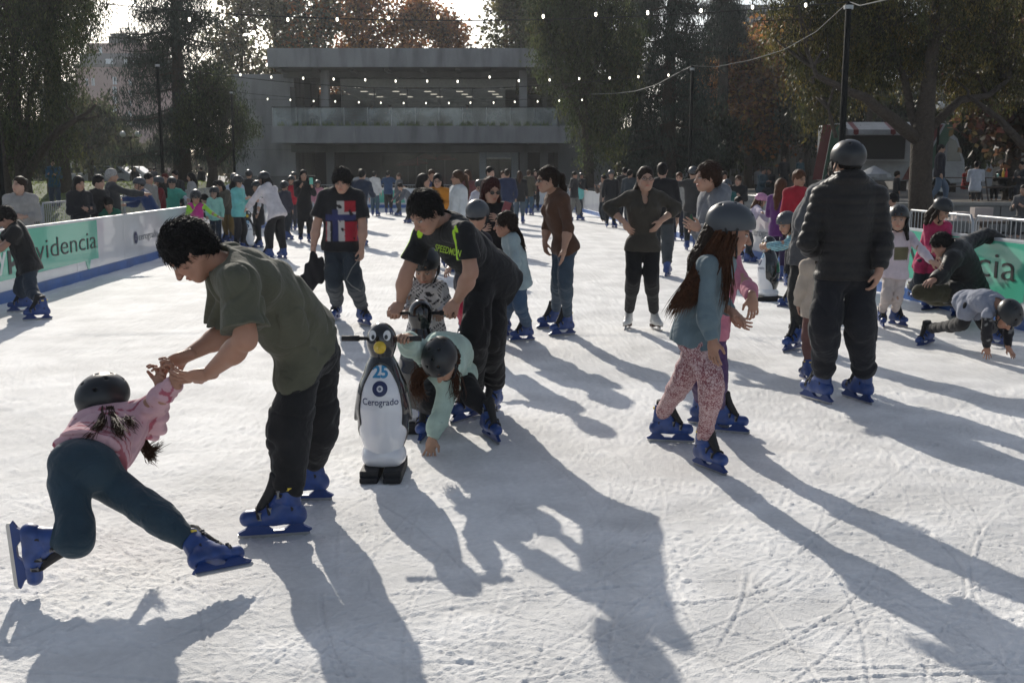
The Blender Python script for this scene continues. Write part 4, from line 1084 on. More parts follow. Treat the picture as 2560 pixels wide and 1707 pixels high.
def hair_mat(c):
    key = 'hair_%d_%d' % (int(c[0] * 1000), int(c[2] * 1000))
    return mat(key, c, rough=.55, var=.45, vscale=45, bump=1.0, bscale=75, spec=.14, bdist=.01)
BLK, DBR, BRN_, RED_, GRYH, AUB = (.010, .009, .009), (.022, .014, .010), (.05, .026, .016), (.10, .018, .014), (.32, .31, .30), (.075, .033, .018)
# ---------------------------------------------------------------- the figure
def person(label, J, H=1.65, Y=None, face=0, look=(0, 10), roll=0, skin=(.36, .21, .15), hs=None, build=1.0, hair=None, helmet=None,
           top=None, bottom=None, group=None, feet=None, hands=None, skate='blue', extra=None, nohead=False, hv=None, smooth_neck=True, glasses=None, base=None, bust=0, smile=False):
    """J: joints in world metres. a/b = the two sides. top/bottom: dicts describing clothes"""
    g = {k: np.asarray(v, float) for k, v in J.items() if v is not None}
    Y = Y or float(g['pv'][1]); u = H / 1.70
    kid = H < 1.45
    hs = hs or (.90 if H < 1.2 else .94 if kid else 1.0)
    h = hv or min(max(Y * .00115, .0055), .034); fine = Y < 13.5
    root = thing('person', base if base is not None else (float(g['pv'][0]), float(g['pv'][1]), 0.0), label, 'person', group)
    R0 = np.asarray(root.location)
    hax = frame(ydir(*look)) if not isinstance(look, np.ndarray) else look
    if roll:
        q = Matrix.Rotation(rad(roll), 3, Vector(hax[1])); hax = np.array([nrm(np.array(q @ Vector(v))) for v in hax])
    hd = g['hd']; nk = g['nk']; pv = g['pv']; sa, sb = g['sa'], g['sb']
    mid = g.get('mid', lerp(nk, pv, .55))
    fd = ydir(face); r_ax = nrm(sb - sa); upU = nrm(nk - mid); upL = nrm(mid - pv)
    if np.dot(np.cross(upU, r_ax), fd) < 0: r_ax = -r_ax      # right axis of the person
    fU = nrm(np.cross(upU, r_ax)); axU = np.array([nrm(np.cross(fU, upU)), fU, upU])
    rp = nrm(g['pb'] - g['pa'])
    if np.dot(rp, r_ax) < 0: rp = -rp
    fL = nrm(np.cross(upL, rp)); axL = np.array([nrm(np.cross(fL, upL)), fL, upL])
    if np.dot(fU, fd) < 0: pass
    def torso(e, k=.06, sh=True, pelvis=True, wide=1.0):
        bw = build * wide
        o = [ell(lerp(nk, mid, .50), axU, np.array([.098 * bw * H + e, .068 * bw * H + e, .125 * H + e])),
             ell(lerp(mid, pv, .15), axL if np.linalg.norm(mid - pv) > 1e-3 else axU, np.array([.084 * bw * H + e, .062 * bw * H + e, .125 * H + e]), k * u)]
        if pelvis: o.append(ell(pv, axL, np.array([.089 * bw * H + e, .066 * bw * H + e, .082 * H + e]), k * .5 * u))
        if sh:
            o.append(cone(sa, sb, .030 * H + e, .030 * H + e, .05 * u))
            o.append(cone(nk - upU * .01, lerp(nk, sa, .75), .030 * H + e, .026 * H + e, .04 * u)); o.append(cone(nk - upU * .01, lerp(nk, sb, .75), .030 * H + e, .026 * H + e, .04 * u))
        if bust:
            for sx in (-1, 1): o.append(ell(lerp(nk, mid, .55) + axU[0] * sx * .045 * H + fU * .048 * H, axU, np.array([.036, .034, .036]) * H + e, .03))
        return o
    AR = [.030 * H * build ** .5, .0245 * H * build ** .5, .0245 * H, .0155 * H]
    TR = [.050 * H * build, .034 * H * build ** .5, .0335 * H * build ** .5, .022 * H]
    skinc = np.asarray(skin, float)
    # ---- body: one continuous skin
    ops = torso(-.020 * u)
    bs = .86 if bottom else 1.0
    for s_ in 'ab':
        if 'e' + s_ in g:
            S, E, Wr = g['s' + s_], g['e' + s_], g['w' + s_]
            ops.append(cone(S, E, AR[0], AR[1], .03 * u)); ops.append(cone(lerp(S, E, .92), lerp(E, Wr, .35), AR[1] * .98, AR[2] * 1.12, .02 * u)); ops.append(cone(lerp(E, Wr, .3), Wr, AR[2] * 1.12, AR[3], .02 * u))
            hd_ = (hands or {}).get(s_, {})
            if hd_ is not None:
                dflt = Wr - E
                d = np.asarray(hd_.get('d', dflt), float); pn = np.asarray(hd_.get('pn', lerp(pv, nk, .3) - Wr + np.array([1e-3, 2e-3, 0])), float)
                if fine: pass
                hop = hand_ops(Wr, d, pn, hd_.get('side', 1), hd_.get('s', u * (.98 if not kid else 1.0)), hd_.get('curl', 22), hd_.get('spread', .10), hd_.get('thumb', .5), fine=Y < 16)
                hd_['_ops'] = hop; hd_['_w'] = Wr; hd_['_d'] = nrm(d)
                hh = (hands or {}); hh[s_] = hd_; hands = hh
                if not fine: ops += hop
        if 'k' + s_ in g:
            P_, K_, A2 = g['p' + s_], g['k' + s_], g['f' + s_]
            ops.append(cone(P_, K_, TR[0] * .9 * bs, TR[1] * bs, .03 * u)); ops.append(cone(K_, lerp(K_, A2, .35), TR[1] * bs, TR[2] * 1.05 * bs, .02 * u)); ops.append(cone(lerp(K_, A2, .35), A2, TR[2] * 1.05 * bs, TR[3] * .95, .02 * u))
    hops = [] if nohead else head_ops(hd, hax, hs, fine, nk - upU * .02, nr=.050 if not kid else .046)
    parts_ = []
    ncut = lerp(hd, nk, .72) if not nohead else None
    if fine and not nohead:
        nd = nrm(nk - (hd - hax[2] * .05))
        b_ops = ops + [cone(lerp(hd, nk, .6), nk - upU * .02, .050 * hs, .056 * hs, .03)]
        P, Q = snet(b_ops, h); parts_.append((P, Q))
        hp = hops + [cut(nk + upU * -.01, -upU)]
        P, Q = snet(hp, max(h * .55, .0034)); parts_.append((P, Q))
        for s_ in 'ab':
            hd_ = (hands or {}).get(s_)
            if hd_ and '_ops' in hd_:
                P, Q = snet(hd_['_ops'], max(h * .5, .0032)); parts_.append((P, Q))
    else:
        P, Q = snet(ops + hops, h); parts_.append((P, Q))
    Vv, Qq, off = [], [], 0
    for P, Q in parts_: Vv.append(P); Qq.append(Q + off); off += len(P)
    P = np.concatenate(Vv); Q = np.concatenate(Qq)
    col = face_col(P, hd, hax, hs, skinc, Y > 15) if not nohead else np.tile(skinc, (len(P), 1))
    obj('body', mesh_np('body', P - R0, Q, col), skin_mat(), root)
    # ---- clothes
    def wrinkle(strength, seed, sites):
        def f(P):
            n1 = snoise(P * np.array([1, 1, .62]), 13 / u, seed + 4); n2 = snoise(P * np.array([.8, .8, 1.2]), 21 / u, seed + 6)
            d = strength * (.9 * snoise(P, 24 / u, seed) + .5 - 1.7 * np.exp(-(n1 / .10) ** 2) - 1.1 * np.exp(-(n2 / .09) ** 2))
            for c, ax_, rr, fr, am in sites:
                q = P - c; w = np.exp(-(q * q).sum(1) / (rr * rr)); ph = q @ (ax_ + .35 * _K[(seed + 9) % 40]) * fr * .72 + 2.2 * np.sin(q @ _K[seed % 40] * 15 + seed) + 2.4 * snoise(P, 13, seed + 2)
                d = d + am * w * np.sin(ph) * (.45 + .75 * snoise(P, 19, seed + 7))
            return d
        return f
    def garment(name, cops, strength, sites, color, paint=None, hh=None, rough=.85, m=None, seed=1, puff=None):
        amp = strength * 2.6 + sum(s_[4] for s_ in sites[:1]) + (.012 if puff else 0)
        base_f = wrinkle(strength, seed, sites)
        if puff:
            def disp(P):
                t = (P - pv) @ upU
                return base_f(P) * .6 + puff * (np.abs(np.sin(t * math.pi / (.062 * u) + .5 * np.sin(P[:, 0] * 9))) ** .6 - .6) * 1.6
        else: disp = base_f
        P, Q = snet(cops, hh or h, disp, amp)
        if len(P) == 0: return None
        if paint is not None:
            cc = np.tile(np.asarray(color, float), (len(P), 1)); paint(P, cc)
            me = mesh_np(name, P - R0, Q, cc); mm = m or mat('cloth_printed', color, rough, attr=True, var=.12, vscale=12, bump=.5, bscale=40, sheen=.1, spec=.25, bdist=.008)
            if 'cloth_p_done' not in MC: MC['cloth_p_done'] = creases(mm) if m is None else 1
        else:
            me = mesh_np(name, P - R0, Q); mm = m or cloth(color, rough)
        return obj(name, me, mm, root)
    if bottom:
        e = bottom.get('e', .010) * (1 if u > .85 else .85); lo_ = bottom.get('loose', 1.0)
        o = [ell(pv, axL, np.array([.089 * H * build + e, .068 * H * build + e, .082 * H + e]))]
        if bottom.get('skirt') is None: pass
        sites = []
        for s_ in 'ab':
            if 'k' + s_ in g:
                P_, K_, A2 = g['p' + s_], g['k' + s_], g['f' + s_]; en = lerp(K_, A2, bottom.get('to', .92))
                o.append(cone(P_, K_, TR[0] + e, TR[1] * lo_ + e, .02 * u))
                o.append(cone(lerp(K_, P_, .25), lerp(K_, A2, .30), TR[1] * 1.10 * lo_ + e, TR[2] * 1.03 * lo_ + e, .05 * u))
                o.append(cone(lerp(K_, A2, .10), en, TR[2] * 1.06 * lo_ + e, TR[3] * (1.22 * lo_ ** 1.6) + e, .04 * u, end=bottom.get('to', .92) > .85))
                ax1 = nrm(A2 - K_); ws = bottom.get('wr', 1.0)
                sites += [(K_, nrm(K_ - P_ + A2 - K_), .11 * u, 85 / u, .004 * ws), (lerp(K_, A2, .85), ax1, .13 * u, 95 / u, .006 * ws), (P_, nrm(K_ - P_), .13 * u, 55 / u, .005 * ws)]
        if bottom.get('waistcut'): o.insert(1, cut(pv + upL * bottom['waistcut'], upL))
        garment(bottom.get('name', 'trousers'), o, .004 * bottom.get('wr', 1.0), sites, bottom['c'], bottom.get('paint'), rough=bottom.get('rough', .85), m=bottom.get('m'), seed=int(abs(pv[0]) * 7) % 30)
    if top:
        e = top.get('e', .012) * (1 if u > .85 else .8); hem = top.get('hem', .09) * H
        sl_ = top.get('sl', 'long')
        o = torso(e, wide=top.get('wide', 1.0))
        o.append(ell(pv - upL * (hem * .45), axL, np.array([.093 * H * build + e + .008, .072 * H * build + e + .008, .075 * H + hem * .6]), .022 * u))
        for s_ in 'ab':
            if 'k' + s_ in g: o.append(cone(g['p' + s_], lerp(g['p' + s_], g['k' + s_], .30), TR[0] + e + .008, TR[0] * .95 + e + .006, .018 * u))
        if not bust and not top.get('noskirt'):
            rr = .090 * H * build + e + .010; o.append(cone(lerp(mid, pv, -.1), pv - upL * (hem + .03), .086 * H * build + e, rr, .03, flat=(fL, 1.22)))
        if top.get('belly'): o.append(ell(*(lambda bb: (lerp(mid, pv, bb[0]) + fL * bb[1], axL, np.array(bb[2]), .03))(top['belly'])))
        hn = nrm(-upL + fL * top.get('hemtilt', 0)); o.append(cut(pv - upL * hem, hn))
        vn = top.get('neck', .03)
        o.append(cone(nk - upU * .0 + fU * .01, nk + upU * .25, (.040 + vn * .5) * hs, .07, .012, 's'))
        if top.get('v'): o.append(cone(nk + fU * .06, nk + fU * .13 - upU * top['v'], .045 * u, .008, .01, 's'))
        sites = [(lerp(mid, pv, .6), upL, .22 * u, 40 / u, .008 * top.get('wr', 1)), (mid, nrm(upL + r_ax * .6), .2 * u, 33 / u, .006 * top.get('wr', 1))]
        for s_ in 'ab':
            if 'e' + s_ not in g: continue
            S, E, Wr = g['s' + s_], g['e' + s_], g['w' + s_]
            if sl_ == 'none': continue
            if sl_ == 'short':
                en = lerp(S, E, top.get('slen', .62)); o.append(cone(S, en, AR[0] + e, AR[0] + e * 1.9 + .012 * u, .035 * u, end=True)); sites.append((lerp(S, E, .35), nrm(E - S + upU * .5), .12 * u, 48 / u, .006))
            else:
                o.append(cone(S, E, AR[0] + e, AR[1] + e, .035 * u))
                wt = {'long': .97, 'elbow': .25, 'mid': .5}[sl_]
                if wt > .4: o.append(cone(E, lerp(E, Wr, .35), AR[1] * 1.06 + e, AR[2] * 1.15 + e, .02 * u)); o.append(cone(lerp(E, Wr, .3), lerp(E, Wr, wt), AR[2] * 1.15 + e, (AR[3] * 1.12 if wt > .8 else AR[2]) + e * .8 + .002, .02 * u, end=True))
                else: o.append(cone(E, lerp(E, Wr, wt), AR[1] * 1.06 + e, AR[2] * 1.2 + e, .02 * u, end=True))
                sites += [(E, nrm(Wr - S), .12 * u, 75 / u, .006 * top.get('wr', 1)), (lerp(E, Wr, .7), nrm(Wr - E), .1 * u, 90 / u, .004 * top.get('wr', 1))]
        if top.get('hood'):
            o.append(ell(nk - fU * .075 * u + upU * .02, axU, np.array([.11, .07, .07]) * u, .03)); o.append(cone(nk - axU[0] * .075 * u + fU * .02, nk + axU[0] * .075 * u + fU * .02, .035 * u, .035 * u, .03))
        if top.get('collar'): o.append(cone(nk + upU * -.02, nk + upU * .045, (.062 + .01) * hs, .062 * hs, .01, end=True)); o.append(cone(nk, nk + upU * .2, .052 * hs, .055 * hs, .006, 's'))
        garment(top.get('name', 'shirt'), o, .005 * top.get('wr', 1), sites, top['c'], (lambda P, cc: top['paint'](P, cc, dict(nk=nk, pv=pv, ax=axU, axL=axL, g=g, H=H))) if top.get('paint') else None, rough=top.get('rough', .88), m=top.get('m'), seed=(int(abs(pv[0]) * 11) + 3) % 30, puff=top.get('puff'))
        if top.get('under'):
            u2 = top['under']; o = torso(u2.get('e', .006), wide=1.0)
            o.append(ell(pv - upL * .03 * H, axL, np.array([.097 * H * build + .008, .076 * H * build + .008, .12 * H]), .05 * u)); o.append(cut(pv - upL * u2.get('hem', .11) * H, -upL)); o.append(cone(nk + upU * .0, nk + upU * .25, .05 * hs, .07, .012, 's'))
            for s_ in 'ab':
                if 'e' + s_ in g: o += [cone(g['s' + s_], g['e' + s_], AR[0] + .006, AR[1] + .006, .03), cone(g['e' + s_], lerp(g['e' + s_], g['w' + s_], .95), AR[1] + .006, AR[3] + .006, .02, end=True)]
            garment('undershirt', o, .003, [], u2['c'], seed=4)
    # ---- hair
    def W(x, y, z): return hd + (np.array([x, y, z]) * hs) @ hax
    if hair and not nohead:
        hc = hair.get('c', BLK); st = hair.get('st', 'short'); th = hair.get('th', 1.0)
        o = []
        down = nrm(np.array([0, 0, -1.0]) * .8 - hax[2] * .5 - hax[1] * .15) if not hair.get('dir') is not None else nrm(hair['dir'])
        if not helmet:
            t_ = .003 + .007 * th
            o = [ell(W(0, -.018, .036), hax, (np.array([.075, .096, .086]) + t_) * hs), ell(W(0, -.05, -.01), hax, (np.array([.066, .060, .075]) + t_ * .8) * hs, .02)]
            if st == 'bangs':
                o += [ell(W(0, .045, .055), hax, np.array([.082, .06, .055]) * hs, .02), ell(W(0, .125, -.055), hax, np.array([.066, .07, .095]) * hs, .006, 's')]
                o += [cone(W(sx * .08, .02, .03), W(sx * .08, .03, -.03), .012 * hs, .008 * hs, .02) for sx in (-1, 1)]
            else:
                o.append(ell(W(0, .125, -.030), hax, np.array([.074, .074, .110]) * hs, .008, 's'))
                if st in ('short', 'curly'):
                    o += [cone(W(sx * .070, .03, .03), W(sx * .072, .020, -.008), .009 * hs, .004 * hs, .012) for sx in (-1, 1)]
            if st in ('short', 'bangs', 'curly'):
                o.append(cone(W(-.12, .01, -.085), W(.12, .01, -.085), .058 * hs, .058 * hs, .01, 's')); o.append(cut(W(0, 0, -.085), -hax[2]))
        if st in ('long', 'pony', 'bun') or hair.get('len'):
            Ln = hair.get('len', .35) * u
            if st == 'pony':
                p0 = W(0, -.10, .02); p1 = p0 - hax[1] * .05; p2 = p1 + down * Ln * .5; p3 = p1 + down * Ln
                o += [cone(p0, p1, .03 * hs, .03 * hs, .02), cone(p1, p2, .028, .032, .02), cone(p2, p3, .032, .012, .03)]
            elif st == 'bun': o.append(cone(W(0, -.10, .06), W(0, -.11, .07), .04 * hs, .04 * hs, .02))
            else:
                z0 = -.0 if not helmet else -.02
                sidez = hair.get('sides', 1)
                o.append(cone(W(0, -.075, z0), W(0, -.095, -.09) + down * Ln * .35, .065 * hs, .075 * u, .03)); q = W(0, -.095, -.09) + down * Ln * .35
                o.append(cone(q, q + down * Ln * .65 - hax[1] * .01, .072 * u, .035 * u, .03))
                if sidez:
                    for sx in (-1, 1):
                        a1 = W(sx * .073, -.015, .0); a2 = W(sx * .082, .0, -.10); a3 = a2 + down * Ln * .55 + hax[0] * sx * .02
                        o += [cone(a1, a2, .022 * hs, .028 * hs, .02), cone(a2, a3, .028 * hs, .014 * hs, .02)]
        if helmet and st == 'short' and not hair.get('len'):
            o = [ell(W(0, -.03, .0), hax, np.array([.079, .085, .062]) * hs), ell(W(0, .09, -.03), hax, np.array([.09, .085, .12]) * hs, .008, 's')]
        if o:
            amp = .006 if st != 'curly' else .012
            def dh(P):
                q = (P - hd) @ hax.T
                if st == 'curly': return .009 * snoise(P, 95, 3) + .007 * snoise(P, 210, 5)
                q2 = q * np.array([1, 1, .18]); return .0046 * th * (snoise(q2, 330, 6) + .9 * snoise(q * np.array([1, 1, .35]), 130, 9) + .7 * snoise(q, 260, 12))
            hh = max(h * .62, .0042) if fine else h * .85
            P, Q = snet(o, hh, dh, amp)
            if len(P): obj('hair', mesh_np('hair', P - R0, Q), hair_mat(hc), root)
            if Y < 13 and st in ('short', 'bangs', 'curly', 'pony') and not helmet and len(P) > 50:
                rr_ = np.random.default_rng(4); sel = rr_.choice(len(P), 1500 if Y < 8 else 600)
                b = MB(); lr = (.030 if st == 'curly' else .036) * hs; wd = .0011 if Y < 8 else .0018
                for ii in sel:
                    p = P[ii]; q = (p - hd) @ hax.T; nn = nrm(p - W(0, -.02, .01)); back = -hax[1] * (.6 if st != 'bangs' else -.3) + hax[2] * (-.35 if q[2] < .09 else .1) + rr_.normal(0, .42, 3) + np.array([0, 0, -.25])
                    tdir = nrm(back - nn * np.dot(back, nn)); L_ = lr * rr_.uniform(.5, 1.3); lift = rr_.uniform(.05, .42 if st == 'curly' else .26)
                    if st == 'curly': a_ = [p - nn * .004, p + (tdir * .4 + nn * lift) * L_ * .6, p + (tdir * .8 + nn * lift * .7 + rr_.normal(0, .3, 3)) * L_]
                    else: a_ = [p - nn * .004, p + (tdir * .5 + nn * lift * .6) * L_, p + (tdir + nn * lift * .55) * L_]
                    b.tube([a - R0 for a in a_], [wd * 1.6, wd * 1.3, wd * .3], 3, cap=False)
                b.build('hair_strands', hair_mat(hc), root, smooth=True)
        if hair.get('locks'):
            b = hair['locks'](hd, hax); b.v = [tuple(np.asarray(p) - R0) for p in b.v]; b.build('hair_locks', hair_mat(hair.get('lc', hc)), root, smooth=True)
    if helmet and not nohead: add_helmet(root, hd, hax, hs * (1.0 if hs > .95 else 1.03), Y, helmet if not helmet is True else None)
    if glasses:
        b = MB(); Mx = Matrix.Translation(-Vector(R0)) @ M4(hax, hd, hs)
        for sx in (-1, 1):
            pts = [Mx @ Vector((sx * .032 + .021 * math.cos(a), .103 - .006 * abs(math.cos(a)), .0 + .017 * math.sin(a))) for a in np.linspace(0, 2 * math.pi, 13)]
            b.tube(pts, .0022 * hs, 5, cap=False); b.tube([Mx @ Vector((sx * .053, .098, .004)), Mx @ Vector((sx * .08, .04, .006)), Mx @ Vector((sx * .084, -.01, .004))], .0022, 5)
            if glasses == 'sun': b.add([Mx @ Vector((sx * .032 + .021 * math.cos(a), .1035, .017 * math.sin(a))) for a in np.linspace(0, 2 * math.pi, 13)[:-1]], [tuple(range(12))])
        b.tube([Mx @ Vector((-.011, .104, .002)), Mx @ Vector((.011, .104, .002))], .002, 5)
        b.build('sunglasses' if glasses == 'sun' else 'glasses', mat('shades', (.008, .008, .009), rough=.12), root, smooth=False)
    for f in feet or []:
        if skate: add_skate(root, f[0], f[1], f[2] if len(f) > 2 else (0, 0, 1), f[3] if len(f) > 3 else (u if u > .8 else u * 1.04), Y, skate)
    return root
def foot(p, yaw, s=1.0, skate=True, tilt=0, pitch=0):
    """p ground contact (world). returns (feet entry, ankle point)"""
    p = np.asarray(p, float); fw = ydir(yaw, pitch); up = np.array([0, 0, 1.0])
    ax = frame(fw, up)
    if tilt:
        q = Matrix.Rotation(rad(tilt), 3, Vector(ax[1])); ax = np.array([np.array(q @ Vector(v)) for v in ax])
    ank = p + (ax[2] * .20 - ax[1] * .035) * s
    return (p, ax[1], ax[2], s), ank
def gen(x, yf, H, yaw, lean=0, arms='down', stride=0.0, yfz=0.0, skates=True, Y=None, look=None, spread=.11, seedv=None, sit=False, bend=0, s_=None):
    """a figure standing at pixel (x, yf) or, with Y given, at depth Y on height yfz. Returns joints, feet"""
    r = np.random.default_rng(seedv if seedv is not None else int(x * 13 + yf * 7))
    if Y is None: o = np.array(gr(x, yf, yfz))
    else: o = np.array([ray(x, 435).x / ray(x, 435).y * Y, Y, yfz])
    fw = ydir(yaw); rt = np.cross(fw, (0, 0, 1)); up = np.array([0, 0, 1.0]); lift = .075 if skates else 0
    s = H / 1.7; fs = (s if s > .8 else s * 1.04)
    feet = []; A = {}
    for k, sg in (('a', -1), ('b', 1)):
        st_ = stride * (1 if k == 'a' else -1)
        p = o + rt * sg * spread * s + fw * st_ * s
        ax = frame(nrm(fw + rt * sg * .25)); f = (p, ax[1], ax[2], fs)
        A['f' + k] = p + up * (.175 * fs if skates else .085 * s) - ax[1] * .035 * s
        if skates: feet.append(f)
    ph = .525 * H + lift
    pvp = o + up * (ph - (.02 + abs(stride) * .12) * s) + fw * (-.02 - .25 * math.sin(rad(lean)) * .5) * s
    A['pv'] = pvp
    L = rad(lean); sp = up * math.cos(L) + fw * math.sin(L)
    L2 = rad(lean + bend); sp2 = up * math.cos(L2) + fw * math.sin(L2)
    A['mid'] = pvp + sp * .135 * H; A['nk'] = A['mid'] + sp2 * .175 * H
    hdn = nrm(sp2 + up * .5); A['hd'] = A['nk'] + hdn * .098 * H + fw * .012 * H
    for k, sg in (('a', -1), ('b', 1)):
        A['s' + k] = A['nk'] - sp2 * .025 * H + rt * sg * .105 * H
        A['p' + k] = pvp + rt * sg * .052 * H - up * .02 * H
        A['k' + k] = lerp(A['p' + k], A['f' + k], .50) + fw * (.035 + abs(stride) * .12) * H + rt * sg * .01
        S = A['s' + k]; am = arms if isinstance(arms, str) else arms[0 if k == 'a' else 1]
        j = lambda q: r.normal(0, q)
        U, Fo = .165 * H, .145 * H
        def pl(d1, d2):
            d1 = nrm(fw * d1[0] + rt * sg * d1[1] + up * d1[2] + r.normal(0, .06, 3)); d2 = nrm(fw * d2[0] + rt * sg * d2[1] + up * d2[2] + r.normal(0, .06, 3))
            A['e' + k] = S + d1 * U; A['w' + k] = A['e' + k] + d2 * Fo
        T = {'down': ((.05, .18, -1), (.25, .05, -1)), 'out': ((.15, .75, -.7), (.4, .7, -.35)), 'front': ((.45, .1, -.85), (1, -.25, .05)), 'hold': ((.25, .15, -1), (1, -.5, .35)),
             'hips': ((-.1, .75, -.7), (.3, -.75, -.6)), 'phone': ((.35, .1, -.95), (.75, -.45, .95)), 'fold': ((.2, .2, -1), (.55, -1, .1)), 'reach': ((.9, .1, -.35), (1, .0, -.15)),
             'up': ((.5, .5, .5), (.3, .1, 1)), 'pocket': ((-.1, .4, -1), (.35, -.25, -.9)), 'low': ((.6, .15, -.8), (.8, -.1, -.6)), 'wide': ((.1, 1, -.15), (.2, 1, -.1))}[am]
        pl(*T)
    return A, feet
# ================================================================== PENGUIN PUSHING AIDS
from mathutils.bvhtree import BVHTree
m_pw_ = mat('penguin_white', (.72, .73, .76), rough=.16, var=.03, coat=.7)
m_pb_ = mat('penguin_black', (.010, .010, .011), rough=.13, var=.05, coat=.6)
m_beak = mat('beak_yellow', (.62, .42, .02), rough=.25, coat=.4)
m_cy = mat('print_cyan', (.03, .22, .42), rough=.3)
def pen_parts():
    S = {}
    prof = [((0, 0, .10), .095), ((0, 0, .26), .124), ((0, 0, .38), .134), ((0, 0, .47), .124), ((0, 0, .57), .085), ((0, 0, .66), .055)]
    def chain(e): return [cone(prof[i][0], prof[i + 1][0], prof[i][1] + e, prof[i + 1][1] + e, .03) for i in range(5)]
    S['body'] = sdmesh('body', chain(0) + [cut((0, 0, .12), (0, 0, -1))], .007)
    S['coat'] = sdmesh('coat', chain(.007) + [ell((0, -.155, .335), I3, (.128, .15, .345), .004, 's'), ell((0, -.10, .12), I3, (.25, .14, .20), .01, 's'), cut((0, 0, .14), (0, 0, -1)), ell((.118, .0, .43), frame((0, 1, 0), (-.28, 0, 1)), (.022, .055, .13), .012), ell((-.118, .0, .43), frame((0, 1, 0), (.28, 0, 1)), (.022, .055, .13), .012)], .0055)
    S['head'] = sdmesh('head', [ell((0, 0, .742), I3, (.082, .086, .102)), cone((0, 0, .62), (0, 0, .69), .062, .05, .03)], .007)
    S['base'] = sdmesh('base', [cone((-.065, 0, .12), (.065, 0, .12), .047, .047, .02, flat=(np.array([0, 0, 1.0]), 1.0)), cone((-.06, -.05, .11), (.06, -.05, .11), .052, .052, .03), cone((-.06, .07, .11), (.06, .07, .11), .052, .052, .03), cone((-.06, .01, .113), (.06, .01, .113), .054, .054, .04), cone((0, 0, .13), (0, 0, .19), .10, .095, .03), cut((0, 0, .066), (0, 0, -1))], .007)
    S['beak'] = sdmesh('beak', [ell((0, -.088, .722), I3, (.034, .026, .035)), cone((0, -.10, .728), (0, -.128, .722), .016, .007, .01)], .005)
    for k, m in (('body', m_pw_), ('coat', m_pb_), ('head', m_pb_), ('base', m_pw_), ('beak', m_beak)): S[k].materials.append(m)
    return S
PEN = pen_parts()
def penguin(p, yaw, label):
    t = thing('penguin_skating_aid', (p[0], p[1], 0), label, 'skating aid', 'penguin-shaped pushing aids', rz=rad(yaw))
    b0 = obj('body', PEN['body'], None, t); obj('coat', PEN['coat'], None, t); hd_ = obj('head', PEN['head'], None, t); obj('base', PEN['base'], None, t); obj('beak', PEN['beak'], None, hd_)
    for sx in (-1, 1):
        b = MB(); b.box((sx * .062, .0, .035), (.10, .34, .062)); b.box((sx * .062, -.17, .02), (.096, .05, .03)); b.build('foot', m_rub, t, bevel=.006)
        M = Matrix.Translation((sx * .037, -.0735, .782)) @ Matrix.Rotation(sx * .42, 4, 'Z') @ Matrix.Rotation(-.38, 4, 'X') @ Matrix.Rotation(sx * .25, 4, 'Y')
        b = MB(); b.add([M @ Vector((.0205 * math.cos(a), -.008 + .006 * math.cos(a) ** 2, .029 * math.sin(a))) for a in np.linspace(0, 2 * math.pi, 21)[:-1]] + [M @ Vector((0, -.0095, 0))], [(i, (i + 1) % 20, 20) for i in range(20)])
        e = b.build('eye', mat('eye_white', (.7, .7, .7), rough=.2), hd_)
        b = MB(); b.add([M @ Vector((-sx * .006 + .0095 * math.cos(a), -.0115, -.011 + .013 * math.sin(a))) for a in np.linspace(0, 2 * math.pi, 15)[:-1]], [tuple(range(14))]); b.build('pupil', m_blk, e)
        b = MB(); b.tube([(sx * .05, 0, .757), (sx * .13, 0, .757)], .0105, 10); b.tube([(sx * .12, 0, .757), (sx * .215, 0, .757)], .0155, 10); b.build('handle_grip', m_rub, t, smooth=True)
    bm_ = PEN['body']; bv = BVHTree.FromPolygons([v.co[:] for v in bm_.vertices], [p_.vertices[:] for p_ in bm_.polygons])
    def wrap(me):
        for v in me.vertices:
            h_ = bv.ray_cast(Vector((v.co.x, -1, v.co.z)), Vector((0, 1, 0)))
            v.co.y = (h_[0].y if h_[0] else -.12) - .0025
        me.update(); return me
    def txt(s, z, size, mt, bold, w):
        me, a, b_ = text_mesh(s, size, bold, ext=0)
        k = w / (b_ - a); c = (a + b_) / 2
        for v in me.vertices: v.co = Vector(((v.co.x - c) * k, 0, z + v.co.y * (1 if abs(k - 1) > 3 else 1)))
        obj('lettering', wrap(me), mt, t)
    txt('25', .562, .085, m_cy, .003, .082); txt('Cerogrado', .418, .05, m_nvy, .0003, .192)
    def ring(x, z, r0, r1, mt, n=28, nm='logo'):
        b = MB()
        for k in range(n):
            a0, a1 = 2 * math.pi * k / n, 2 * math.pi * (k + 1) / n
            if r0 > 0:
                for q in range(3):
                    u0, u1 = r0 + (r1 - r0) * q / 3, r0 + (r1 - r0) * (q + 1) / 3
                    b.add([(x + u0 * math.cos(a0), 0, z + u0 * math.sin(a0)), (x + u1 * math.cos(a0), 0, z + u1 * math.sin(a0)), (x + u1 * math.cos(a1), 0, z + u1 * math.sin(a1)), (x + u0 * math.cos(a1), 0, z + u0 * math.sin(a1))], [(0, 1, 2, 3)])
        me = bpy.data.meshes.new(nm); me.from_pydata(b.v, [], b.f); obj(nm, wrap(me), mt, t)
    ring(0, .505, .017, .0405, m_nvy); ring(0, .505, .002, .0075, m_nvy)
    return t
penguin(gr(961, 1186), 0, 'big white-bellied penguin pushing aid numbered 25 in the foreground, yellow beak towards us')
penguin(at(1052, 800, 6.6), 180, 'black-backed penguin pushing aid turned away from us, held by the toddler')
penguin(gr(1918, 752), -80, 'penguin pushing aid in left profile, pushed by the girl in the turquoise striped top')
penguin(gr(622, 622), 8, 'penguin pushing aid half hidden behind the girl in the turquoise sweater')
